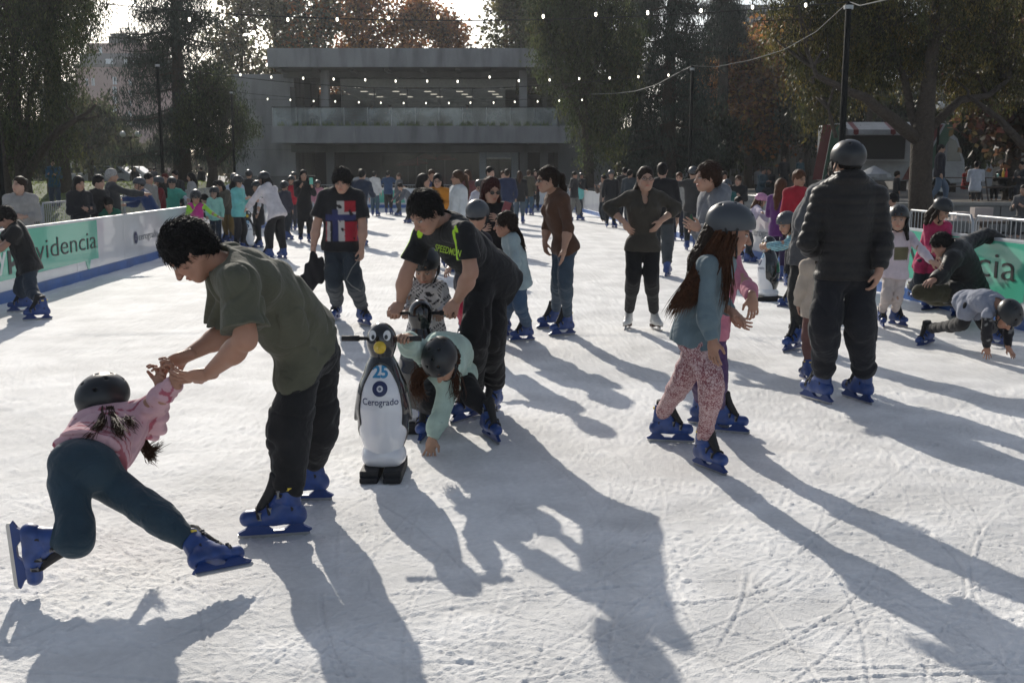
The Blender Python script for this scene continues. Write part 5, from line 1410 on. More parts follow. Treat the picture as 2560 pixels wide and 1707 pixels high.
# ================================================================== PEOPLE seen large
OLIVE = (.085, .085, .060)
def G(Yd, **k):
    o = {}
    for n_, v in k.items(): o[n_] = np.array(at(v[0], v[1], v[2] if len(v) > 2 else Yd))
    return o
def tee_stripes(lines, colr, r):
    def f(P, cc, I=None):
        for pl in lines:
            for a, b in zip(pl[:-1], pl[1:]):
                a_, b_ = np.asarray(a, float), np.asarray(b, float); ba = b_ - a_; t = np.clip((P - a_) @ ba / (ba @ ba), 0, 1)
                d = np.linalg.norm(P - a_ - t[:, None] * ba, axis=1); cc[d < r] = colr
    return f
# --- man in olive T-shirt
p1 = gr(706, 1340); p2 = gr(768, 1252)
f1, a1 = foot(p1, -78, .957); f2, a2 = foot(p2, -84, .957)
J = G(4.4, hd=(474, 630, 4.34), nk=(574, 668, 4.40), mid=(682, 752, 4.60), pv=(772, 862, 4.82), sa=(597, 712, 4.20), sb=(568, 700, 4.58), ea=(616, 852, 4.14), wa=(520, 934, 4.30), eb=(572, 830, 4.62), wb=(466, 890, 4.45),
      pa=(754, 898, 4.70), pb=(800, 886, 4.95), ka=(722, 1078, 4.62), kb=(796, 1076, 5.02)); J['fa'] = a1; J['fb'] = a2
hax = frame(ydir(-84, 50))
person('man in olive T-shirt and black trousers bending to hold the fallen girl by the hands', J, 1.74, 4.6, face=-90, look=np.array(hax), skin=(.38, .20, .135), build=1.04,
       hair=dict(c=BLK, st='short', th=1.9), top=dict(name='t_shirt', c=OLIVE, sl='short', slen=.80, e=.020, hem=-.012, belly=(.35, .045, (.16, .10, .20)), wr=1.8, neck=.03),
       bottom=dict(c=(.016, .016, .017), loose=1.28, to=.80, e=.006, wr=1.5), feet=[f1, f2], hands=dict(a=dict(d=(-.95, -.1, -.15), pn=(0, .6, .6), side=-1, curl=18, thumb=.8), b=dict(d=(-.9, -.25, -.35), pn=(.2, -.6, -.6), side=1, curl=42)))
# --- falling girl in pink
J = G(4.5, hd=(262, 1008, 4.55), nk=(286, 1056, 4.50), mid=(258, 1100, 4.34), pv=(213, 1168, 4.12), sa=(250, 1066, 4.42), sb=(330, 1036, 4.50), ea=(385, 1068, 4.55), wa=(401, 968, 4.45), eb=(392, 1005, 4.42), wb=(440, 955, 4.36),
      pa=(172, 1206, 4.06), pb=(262, 1200, 4.16), ka=(196, 1352, 3.92), kb=(394, 1290, 4.02))
oL = np.array(at(24, 1372, 3.90)); fL_ = nrm((.06, .0, -1)); uL_ = nrm((1, .12, .05)); s_ = .80
aL = oL + uL_ * .20 * s_ - fL_ * .035 * s_
aR = np.array(at(486, 1362, 3.96)); fR_ = nrm((.60, .74, -.12)); uR_ = nrm((-.68, .58, .52)); uR_ = nrm(uR_ - fR_ * np.dot(fR_, uR_)); oR = aR - uR_ * .20 * s_ + fR_ * .035 * s_
J['fa'] = lerp(aL, J['ka'], .12); J['fb'] = lerp(aR, J['kb'], .10)
def pinkstars(P, cc, I):
    d = snoise(P, 95, 3); cc[d > .42] = (.38, .10, .14)
    t = (P - I['pv']) @ I['axL'][2]; m = (t < .16); cc[m & (np.sin(t * 190) > .6)] = (.42, .13, .16)
def gl(hd, ax):
    W = lambda x, y, z: hd + np.array([x, y, z]) @ ax
    return locks([[W(.03, -.10, .0), W(.06, -.12, -.06), at(315, 1050, 4.33), at(338, 1080, 4.30)], [at(258, 1022, 4.40), at(256, 1042, 4.30), at(246, 1066, 4.20), at(216, 1100, 4.13)], [at(275, 1022, 4.40), at(284, 1044, 4.30), at(296, 1066, 4.22), at(306, 1090, 4.16)], [W(.08, -.02, -.04), at(340, 1080, 4.6), at(372, 1130, 4.6), at(405, 1105, 4.58)], [W(.08, 0, -.04), at(350, 1090, 4.6), at(375, 1140, 4.6), at(385, 1150, 4.58)]], 90, .0030, .0012, .012, 3, wob=.010)
def _hair_pts(v): return v
lk = frame(ydir(152, -8))
person('girl in pink star-print top and dark teal leggings sprawling towards the olive-shirted man', J, 1.42, 4.0, face=160, look=np.array(lk), roll=14, skin=(.36, .19, .13), build=1.12,
       hair=dict(c=DBR, st='long', len=.10, locks=gl, lc=(.05, .026, .016), sides=0), helmet=True, top=dict(name='pink_top', c=(.58, .36, .40), sl='long', hem=-.045, e=.010, paint=pinkstars, wr=1.5, neck=.02),
       bottom=dict(name='leggings', c=(.022, .045, .065), e=.006, to=.96, waistcut=.085, wr=.35, rough=.7), feet=[(oL, fL_, uL_, s_), (oR, fR_, uR_, s_)],
       hands=dict(a=dict(curl=40, d=(.1, -.2, .95)), b=dict(d=(-.1, -.1, .95), curl=35)), base=(*gr(300, 1420)[:2], 0))
# --- man in the black sports shirt with lime stripes
f1, a1 = foot(gr(1172, 1048), -35, .97); f2, a2 = foot(gr(1232, 1035), -20, .97)
J = G(6.5, hd=(1064, 531, 6.20), nk=(1116, 562, 6.36), mid=(1158, 620, 6.52), pv=(1226, 682, 6.72), sa=(1056, 590, 6.50), sb=(1162, 580, 6.14), ea=(1014, 690, 6.45), wa=(1001, 757, 6.48), eb=(1178, 684, 6.12), wb=(1142, 752, 6.28),
      pa=(1200, 706, 6.62), pb=(1238, 702, 6.76), ka=(1186, 846, 6.50), kb=(1226, 842, 6.66)); J['fa'] = a1; J['fb'] = a2
lime = (.42, .70, .03)
sp = tee_stripes([[at(1100, 520, 6.25), at(1108, 560, 6.15), at(1101, 586, 6.1)], [at(1112, 540, 6.2), at(1128, 562, 6.1), at(1136, 590, 6.05), at(1151, 620, 6.0)], [at(1048, 576, 6.4), at(1038, 600, 6.38), at(1028, 622, 6.35)]], lime, .030)
def spf(P, cc, I):
    g_ = I['g']; S, E = g_['sb'], g_['eb']
    sp(P, cc)
    for k in 'ab':
        S, E = g_['s' + k], g_['e' + k]; ax_ = nrm(E - S); q = P - S; t = q @ ax_; rr = q - t[:, None] * ax_
        side = rr @ nrm(np.array([-.9, -.3, .1])); cc[(side > .045) & (t > -.02) & (t < .25) & (np.abs(rr @ nrm(np.cross(ax_, [-.9, -.3, .1]))) < .016)] = lime
mm2 = person('man in black sports shirt with lime stripes, leaning over the toddler', J, 1.76, 6.4, face=-50, look=(-48, 38), skin=(.37, .21, .15), build=.94,
       hair=dict(c=BLK, st='short', th=1.1), top=dict(name='sports_shirt', c=(.012, .013, .015), sl='short', slen=.66, e=.008, hem=.10, paint=spf, collar=0, v=.09, wr=1.0), bottom=dict(c=(.009, .009, .010), loose=1.18, e=.012, to=.93, wr=1.5), feet=[f1, f2],
       hands=dict(a=dict(d=(-.3, -.45, -.45), pn=(.1, .7, -.6), side=1, curl=78, thumb=.15), b=dict(d=(-.45, -.1, -.45), pn=(.1, .7, -.6), side=-1, curl=78, thumb=.15)))
def decal(root, cloth_name, words, pL, pR, Yd, size, mt, bold=.001, name='lettering'):
    """printed words laid onto the cloth between two picture points"""
    g_ = [o for o in root.children if o.name.startswith(cloth_name)][0]; me0 = g_.data
    bv = BVHTree.FromPolygons([v.co[:] for v in me0.vertices], [p_.vertices[:] for p_ in me0.polygons])
    A = Vector(at(*pL, Yd)) - root.location; Bq = Vector(at(*pR, Yd)) - root.location; w_ = (Bq - A)
    me, a, b_ = text_mesh(words, size, bold, ext=0); up_ = Vector((-w_.z, 0, w_.x)).normalized()
    for v in me.vertices:
        p = A + w_ * ((v.co.x - a) / (b_ - a)) + up_ * v.co.y; o0 = Vector((0, 0, CH)) - root.location; d_ = (p - o0).normalized()
        h_ = bv.ray_cast(o0, d_); v.co = (h_[0] - d_ * .006) if h_[0] else p
    me.update(); return obj(name, me, mt, g_)
decal(mm2, 'sports_shirt', 'SPEEDMUN', (1086, 626), (1150, 642), 6.15, .055, mat('lime_print', (.36, .55, .05), rough=.6))
# --- toddler
f1, a1 = foot(gr(1035, 1040), 0, .66); f2, a2 = foot(gr(1080, 1040), 5, .66)
J = G(6.9, hd=(1063, 668), nk=(1064, 712, 6.95), mid=(1064, 762, 6.97), pv=(1066, 822, 7.0), sa=(1026, 722), sb=(1102, 720), ea=(1006, 768, 6.85), wa=(1020, 778, 6.72), eb=(1122, 772, 6.85), wb=(1098, 784, 6.72), pa=(1045, 836, 7.0), pb=(1086, 836, 7.0), ka=(1042, 930, 6.9), kb=(1088, 930, 6.9)); J['fa'] = a1; J['fb'] = a2
def leafpr(P, cc, I):
    d = np.sin(P @ np.array([70, 20, 95.]) + 2.5 * np.sin(P @ np.array([40, 10, 22.]))) * np.sin(P @ np.array([-60, 25, 62.]) + 2 * np.sin(P @ np.array([15, 10, -35.])))
    cc[np.abs(d) > .62] = (.03, .03, .035)
person('toddler in white leaf-print hoodie and black helmet between the arms of the man', J, 1.02, 6.9, face=0, look=(-8, 28), hs=.93, skin=(.48, .30, .22), hair=dict(c=BRN_, st='short'), helmet=True, build=1.12,
       top=dict(name='hoodie', c=(.56, .54, .53), sl='long', hood=True, e=.016, hem=.06, paint=leafpr, wr=1.2), bottom=dict(c=(.02, .026, .035), e=.012), feet=[f1, f2], hands=dict(a=dict(d=(-.1, -.9, -.1), pn=(0, .3, -1), curl=70, s=.66), b=dict(d=(.1, -.9, -.1), pn=(0, .3, -1), curl=70, s=.66)))
# --- crouching girl in mint
f1, a1 = foot(gr(1224, 1096), 22, .84); f2, a2 = foot(gr(1063, 1092), -8, .84)
J = G(6.1, hd=(1103, 905, 5.92), nk=(1108, 895, 6.14), mid=(1120, 882, 6.35), pv=(1128, 900, 6.60), sa=(1052, 876, 6.02), sb=(1122, 965, 6.05), ea=(1024, 868, 5.86), wa=(1024, 845, 5.62), eb=(1102, 1040, 6.02), wb=(1080, 1096, 5.98),
      pa=(1098, 925, 6.55), pb=(1150, 915, 6.58), ka=(1072, 1000, 6.25), kb=(1176, 985, 6.40)); J['fa'] = a2; J['fb'] = a1
def gl2(hd, ax):
    W = lambda x, y, z: hd + np.array([x, y, z]) @ ax
    return locks([[W(-.09, -.02, -.02), at(1040, 930, 5.95), at(1036, 975, 5.95), at(1050, 1002, 5.95)], [W(-.08, -.05, -.03), at(1052, 940, 5.98), at(1048, 985, 6.0), at(1060, 1000, 5.98)], [W(.09, -.02, -.04), at(1140, 930, 6.0), at(1140, 985, 6.0), at(1135, 1002, 6.0)]], 70, .0035, .0008, .018, 5)
person('girl in mint fleece stooping to touch the ice beside the front penguin', J, 1.42, 6.05, face=-10, look=(-18, 58), skin=(.42, .25, .17), hair=dict(c=DBR, st='long', len=.08, locks=gl2, lc=AUB, sides=0), helmet=True,
       top=dict(name='fleece', c=(.40, .52, .46), sl='long', e=.024, hem=.06, wr=1.8, collar=1), bottom=dict(name='leggings', c=(.012, .012, .014), e=.007, loose=1.05), feet=[f1, f2], hands=dict(b=dict(d=(-.15, -.15, -1), pn=(0, -.4, .2), curl=15, spread=.2), a=dict(d=(-.2, -.75, .25), pn=(0, .5, -.7), curl=75, s=.85)))
# --- girl in flowered leggings
p1 = gr(1766, 1172); p2 = gr(1664, 1104)
f1, a1 = foot(p1, 28, .86); f2, a2 = foot(p2, 80, .86)
J = G(5.5, hd=(1826, 578, 5.42), nk=(1796, 640, 5.46), mid=(1762, 730, 5.48), pv=(1738, 832, 5.50), sa=(1768, 664, 5.32), sb=(1812, 662, 5.60), ea=(1764, 782, 5.26), wa=(1782, 850, 5.22), eb=(1800, 750, 5.68), wb=(1822, 775, 5.50),
      pa=(1732, 850, 5.42), pb=(1752, 848, 5.58), kb=(1708, 950, 5.66), ka=(1784, 960, 5.32)); J['fa'] = a1; J['fb'] = a2
def gl3(hd, ax):
    W = lambda x, y, z: hd + np.array([x, y, z]) @ ax
    gs = []
    for i in range(9):
        t = i / 8; gs.append([W(.05 + .03 * math.sin(i), -.06 + .05 * t, -.01), at(1745 + 50 * t, 655 + 12 * t, 5.36 - .06 * t), at(1712 + 52 * t, 715, 5.30 - .02 * t), at(1680 + 60 * t, 765 - 20 * t, 5.30), at(1664 + 62 * t, 798 - 25 * t, 5.32)])
    gs += [[W(.085, .02, -.02), at(1820, 640, 5.28), at(1822, 700, 5.26), at(1815, 775, 5.26)], [W(.08, .0, -.02), at(1812, 640, 5.30), at(1816, 700, 5.27), at(1806, 790, 5.27)]]
    return locks(gs, 60, .0042, .0008, .013, 8, wob=.010)
m_floral = mat('floral', (.4, .2, .2), rough=.8, bump=.3, bscale=60, sheen=.1)
def floral_nodes():
    m = m_floral; n = m.node_tree.nodes; L = m.node_tree.links; b = n['Principled BSDF']
    tc = n.new('ShaderNodeTexCoord'); v = n.new('ShaderNodeTexVoronoi'); v.feature = 'DISTANCE_TO_EDGE'; v.inputs['Scale'].default_value = 62
    nz = n.new('ShaderNodeTexNoise'); nz.inputs['Scale'].default_value = 34; nz.inputs['Detail'].default_value = 3
    ad = n.new('ShaderNodeVectorMath'); ad.operation = 'MULTIPLY_ADD'; ad.inputs[1].default_value = (.035, .035, .035); L.new(nz.outputs['Color'], ad.inputs[0]); L.new(tc.outputs['Object'], ad.inputs[2]); L.new(ad.outputs[0], v.inputs['Vector'])
    n2 = n.new('ShaderNodeTexNoise'); n2.inputs['Scale'].default_value = 26; n2.inputs['Detail'].default_value = 2; L.new(tc.outputs['Object'], n2.inputs['Vector'])
    mt_ = n.new('ShaderNodeMath'); mt_.operation = 'MULTIPLY_ADD'; mt_.inputs[1].default_value = -.35; L.new(n2.outputs['Fac'], mt_.inputs[0]); mt_.inputs[2].default_value = .19
    a2_ = n.new('ShaderNodeMath'); a2_.operation = 'ADD'; L.new(v.outputs[0], a2_.inputs[0]); L.new(mt_.outputs[0], a2_.inputs[1])
    cr = n.new('ShaderNodeValToRGB'); cr.color_ramp.elements[0].position = .10; cr.color_ramp.elements[0].color = (.20, .055, .07, 1); cr.color_ramp.elements[1].position = .14; cr.color_ramp.elements[1].color = (.50, .36, .36, 1)
    L.new(a2_.outputs[0], cr.inputs[0]); L.new(cr.outputs[0], b.inputs['Base Color'])
floral_nodes()
person('long-haired girl in grey helmet, slate top and pink flowered leggings gliding right', J, 1.46, 5.4, face=80, look=(84, 16), skin=(.33, .18, .125), build=.98,
       hair=dict(c=DBR, st='long', len=.34, locks=gl3, lc=AUB, dir=(-.32, -.05, -1), sides=0), helmet=m_helg, top=dict(name='slate_top', c=(.12, .165, .19), sl='long', e=.009, hem=.035, wr=.9, neck=.01),
       bottom=dict(name='flowered_leggings', c=(.4, .2, .2), e=.006, m=m_floral, wr=.8, to=.95), feet=[f1, f2], hands=dict(a=dict(d=(.05, -.05, -1), pn=(.6, .6, 0), side=-1, curl=18), b=dict(d=(.8, -.3, -.45), pn=(-.3, .2, -.8), side=1, curl=28)))
# --- pink child behind her
f1, a1 = foot(gr(1760, 1062), 60, .84); f2, a2 = foot(gr(1806, 1080), 70, .84)
J = G(6.25, hd=(1846, 575, 6.2), nk=(1836, 640, 6.25), mid=(1815, 720, 6.25), pv=(1795, 810, 6.3), sa=(1812, 672, 6.35), sb=(1855, 672, 6.1), ea=(1800, 745, 6.4), wa=(1830, 790, 6.2), eb=(1868, 715, 5.95), wb=(1880, 742, 5.78), pa=(1782, 830, 6.4), pb=(1810, 830, 6.2), ka=(1775, 950, 6.35), kb=(1815, 950, 6.15)); J['fa'] = a1; J['fb'] = a2
for k_ in ('nk', 'mid', 'pv', 'sa', 'sb', 'pa', 'pb', 'ka', 'kb', 'ea'): J[k_] = J[k_] - np.array([.055, 0, 0])
J['hd'] = np.array(at(1836, 568, 6.3))
person('child in a pink jacket and purple leggings, mostly hidden behind the girl in flowered leggings', J, 1.42, 6.2, face=60, look=(70, 25), skin=(.36, .20, .14), hair=dict(c=BRN_, st='long', len=.12),
       top=dict(name='jacket', c=(.46, .17, .23), sl='long', e=.012, hem=.02), bottom=dict(name='leggings', c=(.07, .035, .10), e=.006), feet=[f1, f2], hands=dict(b=dict(d=(.1, -.2, -1), curl=25), a=dict(d=(.7, -.5, -.4), curl=20)))
# --- man in the puffer jacket
f1, a1 = foot(gr(2048, 1004), 205, 1.0); f2, a2 = foot(gr(2150, 1004), 200, 1.0)
J = G(7.2, hd=(2118, 408, 7.2), nk=(2122, 458, 7.22), mid=(2118, 560, 7.2), pv=(2112, 676, 7.2), sa=(2056, 492, 7.25), sb=(2192, 492, 7.2), ea=(2018, 606, 7.2), wa=(2048, 640, 7.45), eb=(2208, 598, 7.15), wb=(2198, 676, 7.05), pa=(2076, 700, 7.2), pb=(2152, 700, 7.2), ka=(2062, 810, 7.15), kb=(2150, 810, 7.15)); J['fa'] = a1; J['fb'] = a2
person('man in a black quilted puffer jacket and black helmet, standing with his back to us', J, 1.78, 7.2, face=185, look=(195, 4), skin=(.36, .21, .15), hair=dict(c=BLK, st='short'), helmet=True, build=1.0, hs=1.05,
       top=dict(name='puffer_jacket', c=(.016, .015, .015), sl='long', e=.020, hem=.035, puff=.0065, hood=True, wr=.6, rough=.55), bottom=dict(name='sweatpants', c=(.013, .014, .018), loose=1.30, e=.016, to=.83, wr=1.3), feet=[f1, f2], hands=dict(a=dict(d=(.7, .3, -.3), curl=30), b=dict(d=(-.15, .1, -1), curl=30)))
b = MB(); pp = at(2118, 395, 7.03); b.box(pp, (.065, .006, .016)); b.box(pp + Vector((0, 0, .009)), (.03, .006, .012))
hl = [o for o in sc.objects if o.name.startswith('helmet')][-1]
b.v = [tuple(hl.matrix_local.inverted() @ (Vector(v) - hl.parent.location)) for v in b.v]; b.build('helmet_emblem', m_wpr, hl)
# --- boy in the torn-print T-shirt
f1, a1 = foot(gr(842, 800), -5, .98); f2, a2 = foot(gr(908, 812), 32, .98)
J = G(10.7, hd=(855, 452, 10.6), nk=(853, 486, 10.7), mid=(851, 545, 10.7), pv=(850, 605, 10.7), sa=(812, 494), sb=(895, 494), ea=(791, 566, 10.65), wa=(783, 622, 10.55), eb=(908, 568, 10.65), wb=(904, 622, 10.55), pa=(832, 618), pb=(872, 618), ka=(835, 708, 10.5), kb=(885, 706, 10.5)); J['fa'] = a1; J['fb'] = a2
def crossp(P, cc, I):
    q = P - I['nk']; x = q @ np.array([1., 0, 0]); z = q[:, 2]; fr = q[:, 1] < .0
    nz_ = snoise(P, 60, 4)
    blk = fr & (z > -.47) & (z < -.06) & (np.abs(x - .005) < .155)
    cc[blk & (x > .035) & (z > -.18) & (nz_ < .5)] = (.30, .02, .03); cc[blk & (x > .035) & (z < -.27)] = (.32, .02, .035)
    cc[blk & (x < -.10) & (z < -.27)] = (.28, .05, .06)
    cc[blk & (np.abs(x - .01) < .035) & (nz_ < .55)] = (.42, .40, .38); cc[blk & (np.abs(z + .20) < .02) & (x > .0) & (nz_ < .4)] = (.42, .40, .38); cc[blk & (np.abs(x + .115) < .02) & (z < -.27)] = (.4, .38, .36)
    cc[blk & (np.abs(x + .045) < .03) & (z < -.15)] = (.03, .035, .10); cc[blk & (np.abs(z + .225) < .030)] = (.03, .035, .11)
    cc[blk & (nz_ > .62)] = (.015, .015, .017)
person('boy with bowl haircut in black T-shirt with torn red, white and blue cross print', J, 1.72, 10.6, face=0, look=(-4, 16), skin=(.42, .25, .18), hair=dict(c=BLK, st='bangs', th=2.0),
       top=dict(name='t_shirt', c=(.015, .015, .017), sl='short', slen=.72, e=.016, hem=.055, paint=crossp), bottom=dict(name='jeans', c=(.025, .034, .044), loose=1.15, e=.014, wr=1.6), feet=[f1, f2], hands=dict(a=dict(d=(0, -.1, -1), curl=45), b=dict(d=(0, -.1, -1), curl=45)))
Pj = [cone(at(786, 640, 10.5), at(775, 700, 10.5), .045, .10, .03, flat=(np.array([0, 1., 0]), 1.9)), cone(at(800, 650, 10.5), at(798, 690, 10.5), .03, .07, .03, flat=(np.array([0, 1., 0]), 1.9)), cone(at(775, 690, 10.5), at(779, 722, 10.5), .06, .015, .03, flat=(np.array([0, 1., 0]), 1.9))]
q_ = at(786, 660, 10.5); P, Q = snet(Pj, .011, lambda P: .012 * np.sin(P[:, 0] * 60 + 3 * np.sin(P[:, 2] * 9)), .012)
tag(obj('jacket', mesh_np('jacket', P - np.array(q_), Q), cloth((.012, .012, .014)), None, q_), 'crumpled black jacket hanging from the hand of the boy with the cross print', 'jacket')
b = MB(); b.tube([at(900, 645, 10.45), at(880, 670, 10.4), at(866, 700, 10.38), at(880, 715, 10.36), at(902, 728, 10.35)], .006, 5); tag(b.build('cord', m_rope), 'thin pale cord dangling by the knee of the boy with the cross print', 'cord')
# --- pigtail girl in denim jacket
f1, a1 = foot(gr(1312, 852), -70, .80); f2, a2 = foot(gr(1258, 832), -60, .80)
J = G(9.8, hd=(1263, 562, 9.75), nk=(1276, 592, 9.8), mid=(1288, 640, 9.8), pv=(1298, 694, 9.85), sa=(1284, 600, 9.68), sb=(1272, 600, 9.95), ea=(1290, 655, 9.60), wa=(1277, 712, 9.52), eb=(1268, 650, 10.05), wb=(1256, 690, 10.0), pa=(1302, 704, 9.78), pb=(1294, 704, 9.92), ka=(1298, 760, 9.72), kb=(1272, 758, 10.0)); J['fa'] = a1; J['fb'] = a2
def gl4(hd, ax):
    W = lambda x, y, z: hd + np.array([x, y, z]) @ ax
    return locks([[W(0, -.10, -.03), at(1300, 588, 9.75), at(1306, 610, 9.72), at(1310, 632, 9.72)]], 26, .010, .004, .010, 8)
person('small girl with dark braid, pale denim jacket and blue jeans, facing left', J, 1.20, 9.8, face=-85, look=(-88, 4), skin=(.40, .22, .15), hair=dict(c=DBR, st='short', th=1.2, locks=gl4), build=1.05,
       top=dict(name='denim_jacket', c=(.30, .38, .40), sl='long', e=.018, hem=.06), bottom=dict(name='jeans', c=(.045, .085, .15), e=.012, loose=1.15, wr=1.5), feet=[f1, f2])
# --- woman in brown sweater, sunglasses, ponytail
f1, a1 = foot(gr(1412, 838), -62, .93); f2, a2 = foot(gr(1382, 820), -70, .93)
J = G(10.3, hd=(1368, 450, 10.2), nk=(1390, 490, 10.3), mid=(1398, 550, 10.3), pv=(1413, 614, 10.35), sa=(1408, 500, 10.15), sb=(1378, 498, 10.45), ea=(1421, 570, 10.05), wa=(1410, 624, 9.98), eb=(1368, 568, 10.5), wb=(1362, 606, 10.45), pa=(1416, 626, 10.27), pb=(1402, 626, 10.42), ka=(1413, 708, 10.15), kb=(1396, 700, 10.45)); J['fa'] = a1; J['fb'] = a2
person('young woman with ponytail and sunglasses in brown sweater and skinny blue jeans', J, 1.66, 10.2, face=-72, look=(-72, 6), skin=(.40, .24, .17), hair=dict(c=DBR, st='pony', len=.26), glasses='sun', bust=1,
       top=dict(name='brown_sweater', c=(.085, .042, .026), sl='elbow', e=.010, hem=.03, wr=.7), bottom=dict(name='jeans', c=(.045, .07, .10), e=.006, wr=1.0), feet=[f1, f2], hands=dict(a=dict(d=(-.15, -.15, -1), pn=(-.8, .3, 0), curl=12), b=dict(d=(.1, -.1, -1), curl=30)))
# --- woman with hands on hips, white figure skates
f1, a1 = foot(gr(1570, 822), -22, .88); f2, a2 = foot(gr(1638, 824), 22, .88)
J = G(10.6, hd=(1614, 448, 10.5), nk=(1611, 488, 10.6), mid=(1609, 545, 10.6), pv=(1606, 610, 10.6), sa=(1571, 495), sb=(1652, 495), ea=(1520, 518, 10.65), wa=(1561, 556, 10.5), eb=(1693, 520, 10.65), wb=(1652, 553, 10.5), pa=(1586, 624), pb=(1628, 624), ka=(1583, 698, 10.5), kb=(1628, 698, 10.5)); J['fa'] = a1; J['fb'] = a2
person('woman in glasses with hands on hips, brown V-neck and white figure skates', J, 1.62, 10.5, face=0, look=(6, -2), skin=(.42, .26, .19), hair=dict(c=DBR, st='long', len=.22, th=.8, dir=(-.5, .2, -.8), sides=0), glasses='clear', build=1.06, bust=1, skate='white',
       top=dict(name='v_neck_sweater', c=(.045, .040, .032), sl='mid', e=.011, hem=.045, v=.10, wr=.6), bottom=dict(name='leggings', c=(.010, .009, .010), e=.010, wr=.3), feet=[f1, f2], hands=dict(a=dict(d=(.5, -.1, -.7), pn=(.6, .5, 0), curl=15), b=dict(d=(-.5, -.1, -.7), pn=(-.6, .5, 0), curl=15)))
# --- woman in sunglasses behind
J, ft_ = gen(1228, 900, 1.58, 10, arms=('hold', 'hold'), Y=10.6); 
J.update(G(10.6, hd=(1228, 476, 10.5), nk=(1222, 516, 10.6), mid=(1222, 580, 10.6), sa=(1182, 524, 10.6), sb=(1266, 522, 10.6), ea=(1180, 590, 10.5), wa=(1205, 575, 10.3), eb=(1278, 575, 10.5), wb=(1246, 552, 10.25)))
person('woman with red-tinted dark hair and round sunglasses in a black top, looking down', J, 1.58, 10.6, face=12, look=(26, 14), skin=(.42, .26, .19), hair=dict(c=(.035, .010, .009), st='long', len=.14, th=1.8), glasses='sun', top=dict(c=(.013, .012, .013), sl='mid', e=.016, hem=.06), bottom=dict(c=(.01, .01, .012)), feet=ft_)
q_ = at(1266, 520, 10.2); b = MB(); b.box((0, 0, 0), (.075, .012, .12), rot=Matrix.Rotation(.3, 3, 'Y')); o_ = b.build('phone', mat('phone_case', (.22, .05, .06), rough=.4), loc=q_, bevel=.006); tag(o_, 'red-patterned phone held by the woman in round sunglasses', 'phone')
# --- helmeted child behind the man in black
f1, a1 = foot(gr(1158, 852), -10, .8); f2, a2 = foot(gr(1180, 846), 20, .8)
J = G(9.3, hd=(1194, 540, 9.2), nk=(1186, 585, 9.3), mid=(1180, 640, 9.4), pv=(1174, 695, 9.5), sa=(1155, 600), sb=(1215, 600), ea=(1135, 648, 9.2), wa=(1122, 672, 9.0), eb=(1222, 650), wb=(1210, 690, 9.1), pa=(1162, 708, 9.45), pb=(1188, 708, 9.45), ka=(1158, 775, 9.25), kb=(1186, 775, 9.25)); J['fa'] = a1; J['fb'] = a2
person('child in glossy dark helmet and red trousers behind the man with lime stripes', J, 1.3, 9.2, face=-15, look=(165, 10), skin=(.36, .2, .14), hair=dict(c=BLK, st='short'), helmet=m_helg, top=dict(c=(.02, .02, .03), sl='short'), bottom=dict(c=(.30, .015, .04)), feet=[f1, f2])
# --- curly man in grey hoodie
J, ft_ = gen(1782, 900, 1.72, -75, arms='hold', Y=9.3)
J.update(G(9.2, hd=(1768, 444, 9.1), nk=(1785, 487, 9.2), mid=(1785, 560, 9.25), sa=(1800, 500, 9.05), sb=(1772, 500, 9.35), ea=(1786, 590, 8.95), wa=(1748, 572, 8.9), eb=(1755, 580, 9.4), wb=(1730, 566, 9.2)))
person('curly-haired young man in grey hooded sweatshirt holding a small bottle', J, 1.72, 9.1, face=-72, look=(-78, 2), skin=(.42, .25, .18), hair=dict(c=(.035, .018, .012), st='curly', th=2.0), top=dict(name='hoodie', c=(.17, .18, .20), sl='long', hood=True, e=.024, hem=.12, wr=1.4), bottom=dict(c=(.05, .055, .07), loose=1.1), feet=ft_)
b = MB(); q_ = at(1728, 553, 9.1); b.lathe([(.012, -.05), (.016, -.03), (.016, .03), (.006, .045), (.006, .06)], n=10); tag(b.build('bottle', mat('green_bottle', (.03, .10, .04), rough=.2), loc=q_, smooth=True), 'small dark green bottle in the hand of the curly-haired man', 'bottle')
# --- right group
f1, a1 = foot(gr(2204, 816), -12, .82); f2, a2 = foot(gr(2240, 814), 25, .82)
J = G(10.6, hd=(2246, 548, 10.5), nk=(2248, 584, 10.6), mid=(2242, 630, 10.6), pv=(2236, 680, 10.6), sa=(2222, 592), sb=(2274, 592), ea=(2218, 636, 10.7), wa=(2212, 672, 10.7), eb=(2302, 624, 10.4), wb=(2330, 655, 10.2), pa=(2222, 690), pb=(2250, 690), ka=(2216, 745, 10.5), kb=(2244, 745, 10.5)); J['fa'] = a1; J['fb'] = a2
def gpr(P, cc, I):
    q = P - I['nk']; cc[(q[:, 1] < 0) & (np.abs(q[:, 0]) < .075) & (q[:, 2] < -.13) & (q[:, 2] > -.26)] = (.13, .12, .07)
person('girl in white trousers and pale print top, one hand held out', J, 1.26, 10.5, face=10, look=(-22, 4), skin=(.42, .26, .19), hair=dict(c=BLK, st='long', len=.26), helmet=True, top=dict(name='pale_top', c=(.58, .50, .54), sl='long', e=.012, hem=.05, paint=gpr), bottom=dict(c=(.50, .43, .40), e=.006, wr=1.3), feet=[f1, f2], hands=dict(b=dict(d=(.8, -.2, -.35), curl=8, spread=.25), a={}))
f1, a1 = foot(gr(2276, 752), -10, .85); f2, a2 = foot(gr(2305, 756), 15, .85)
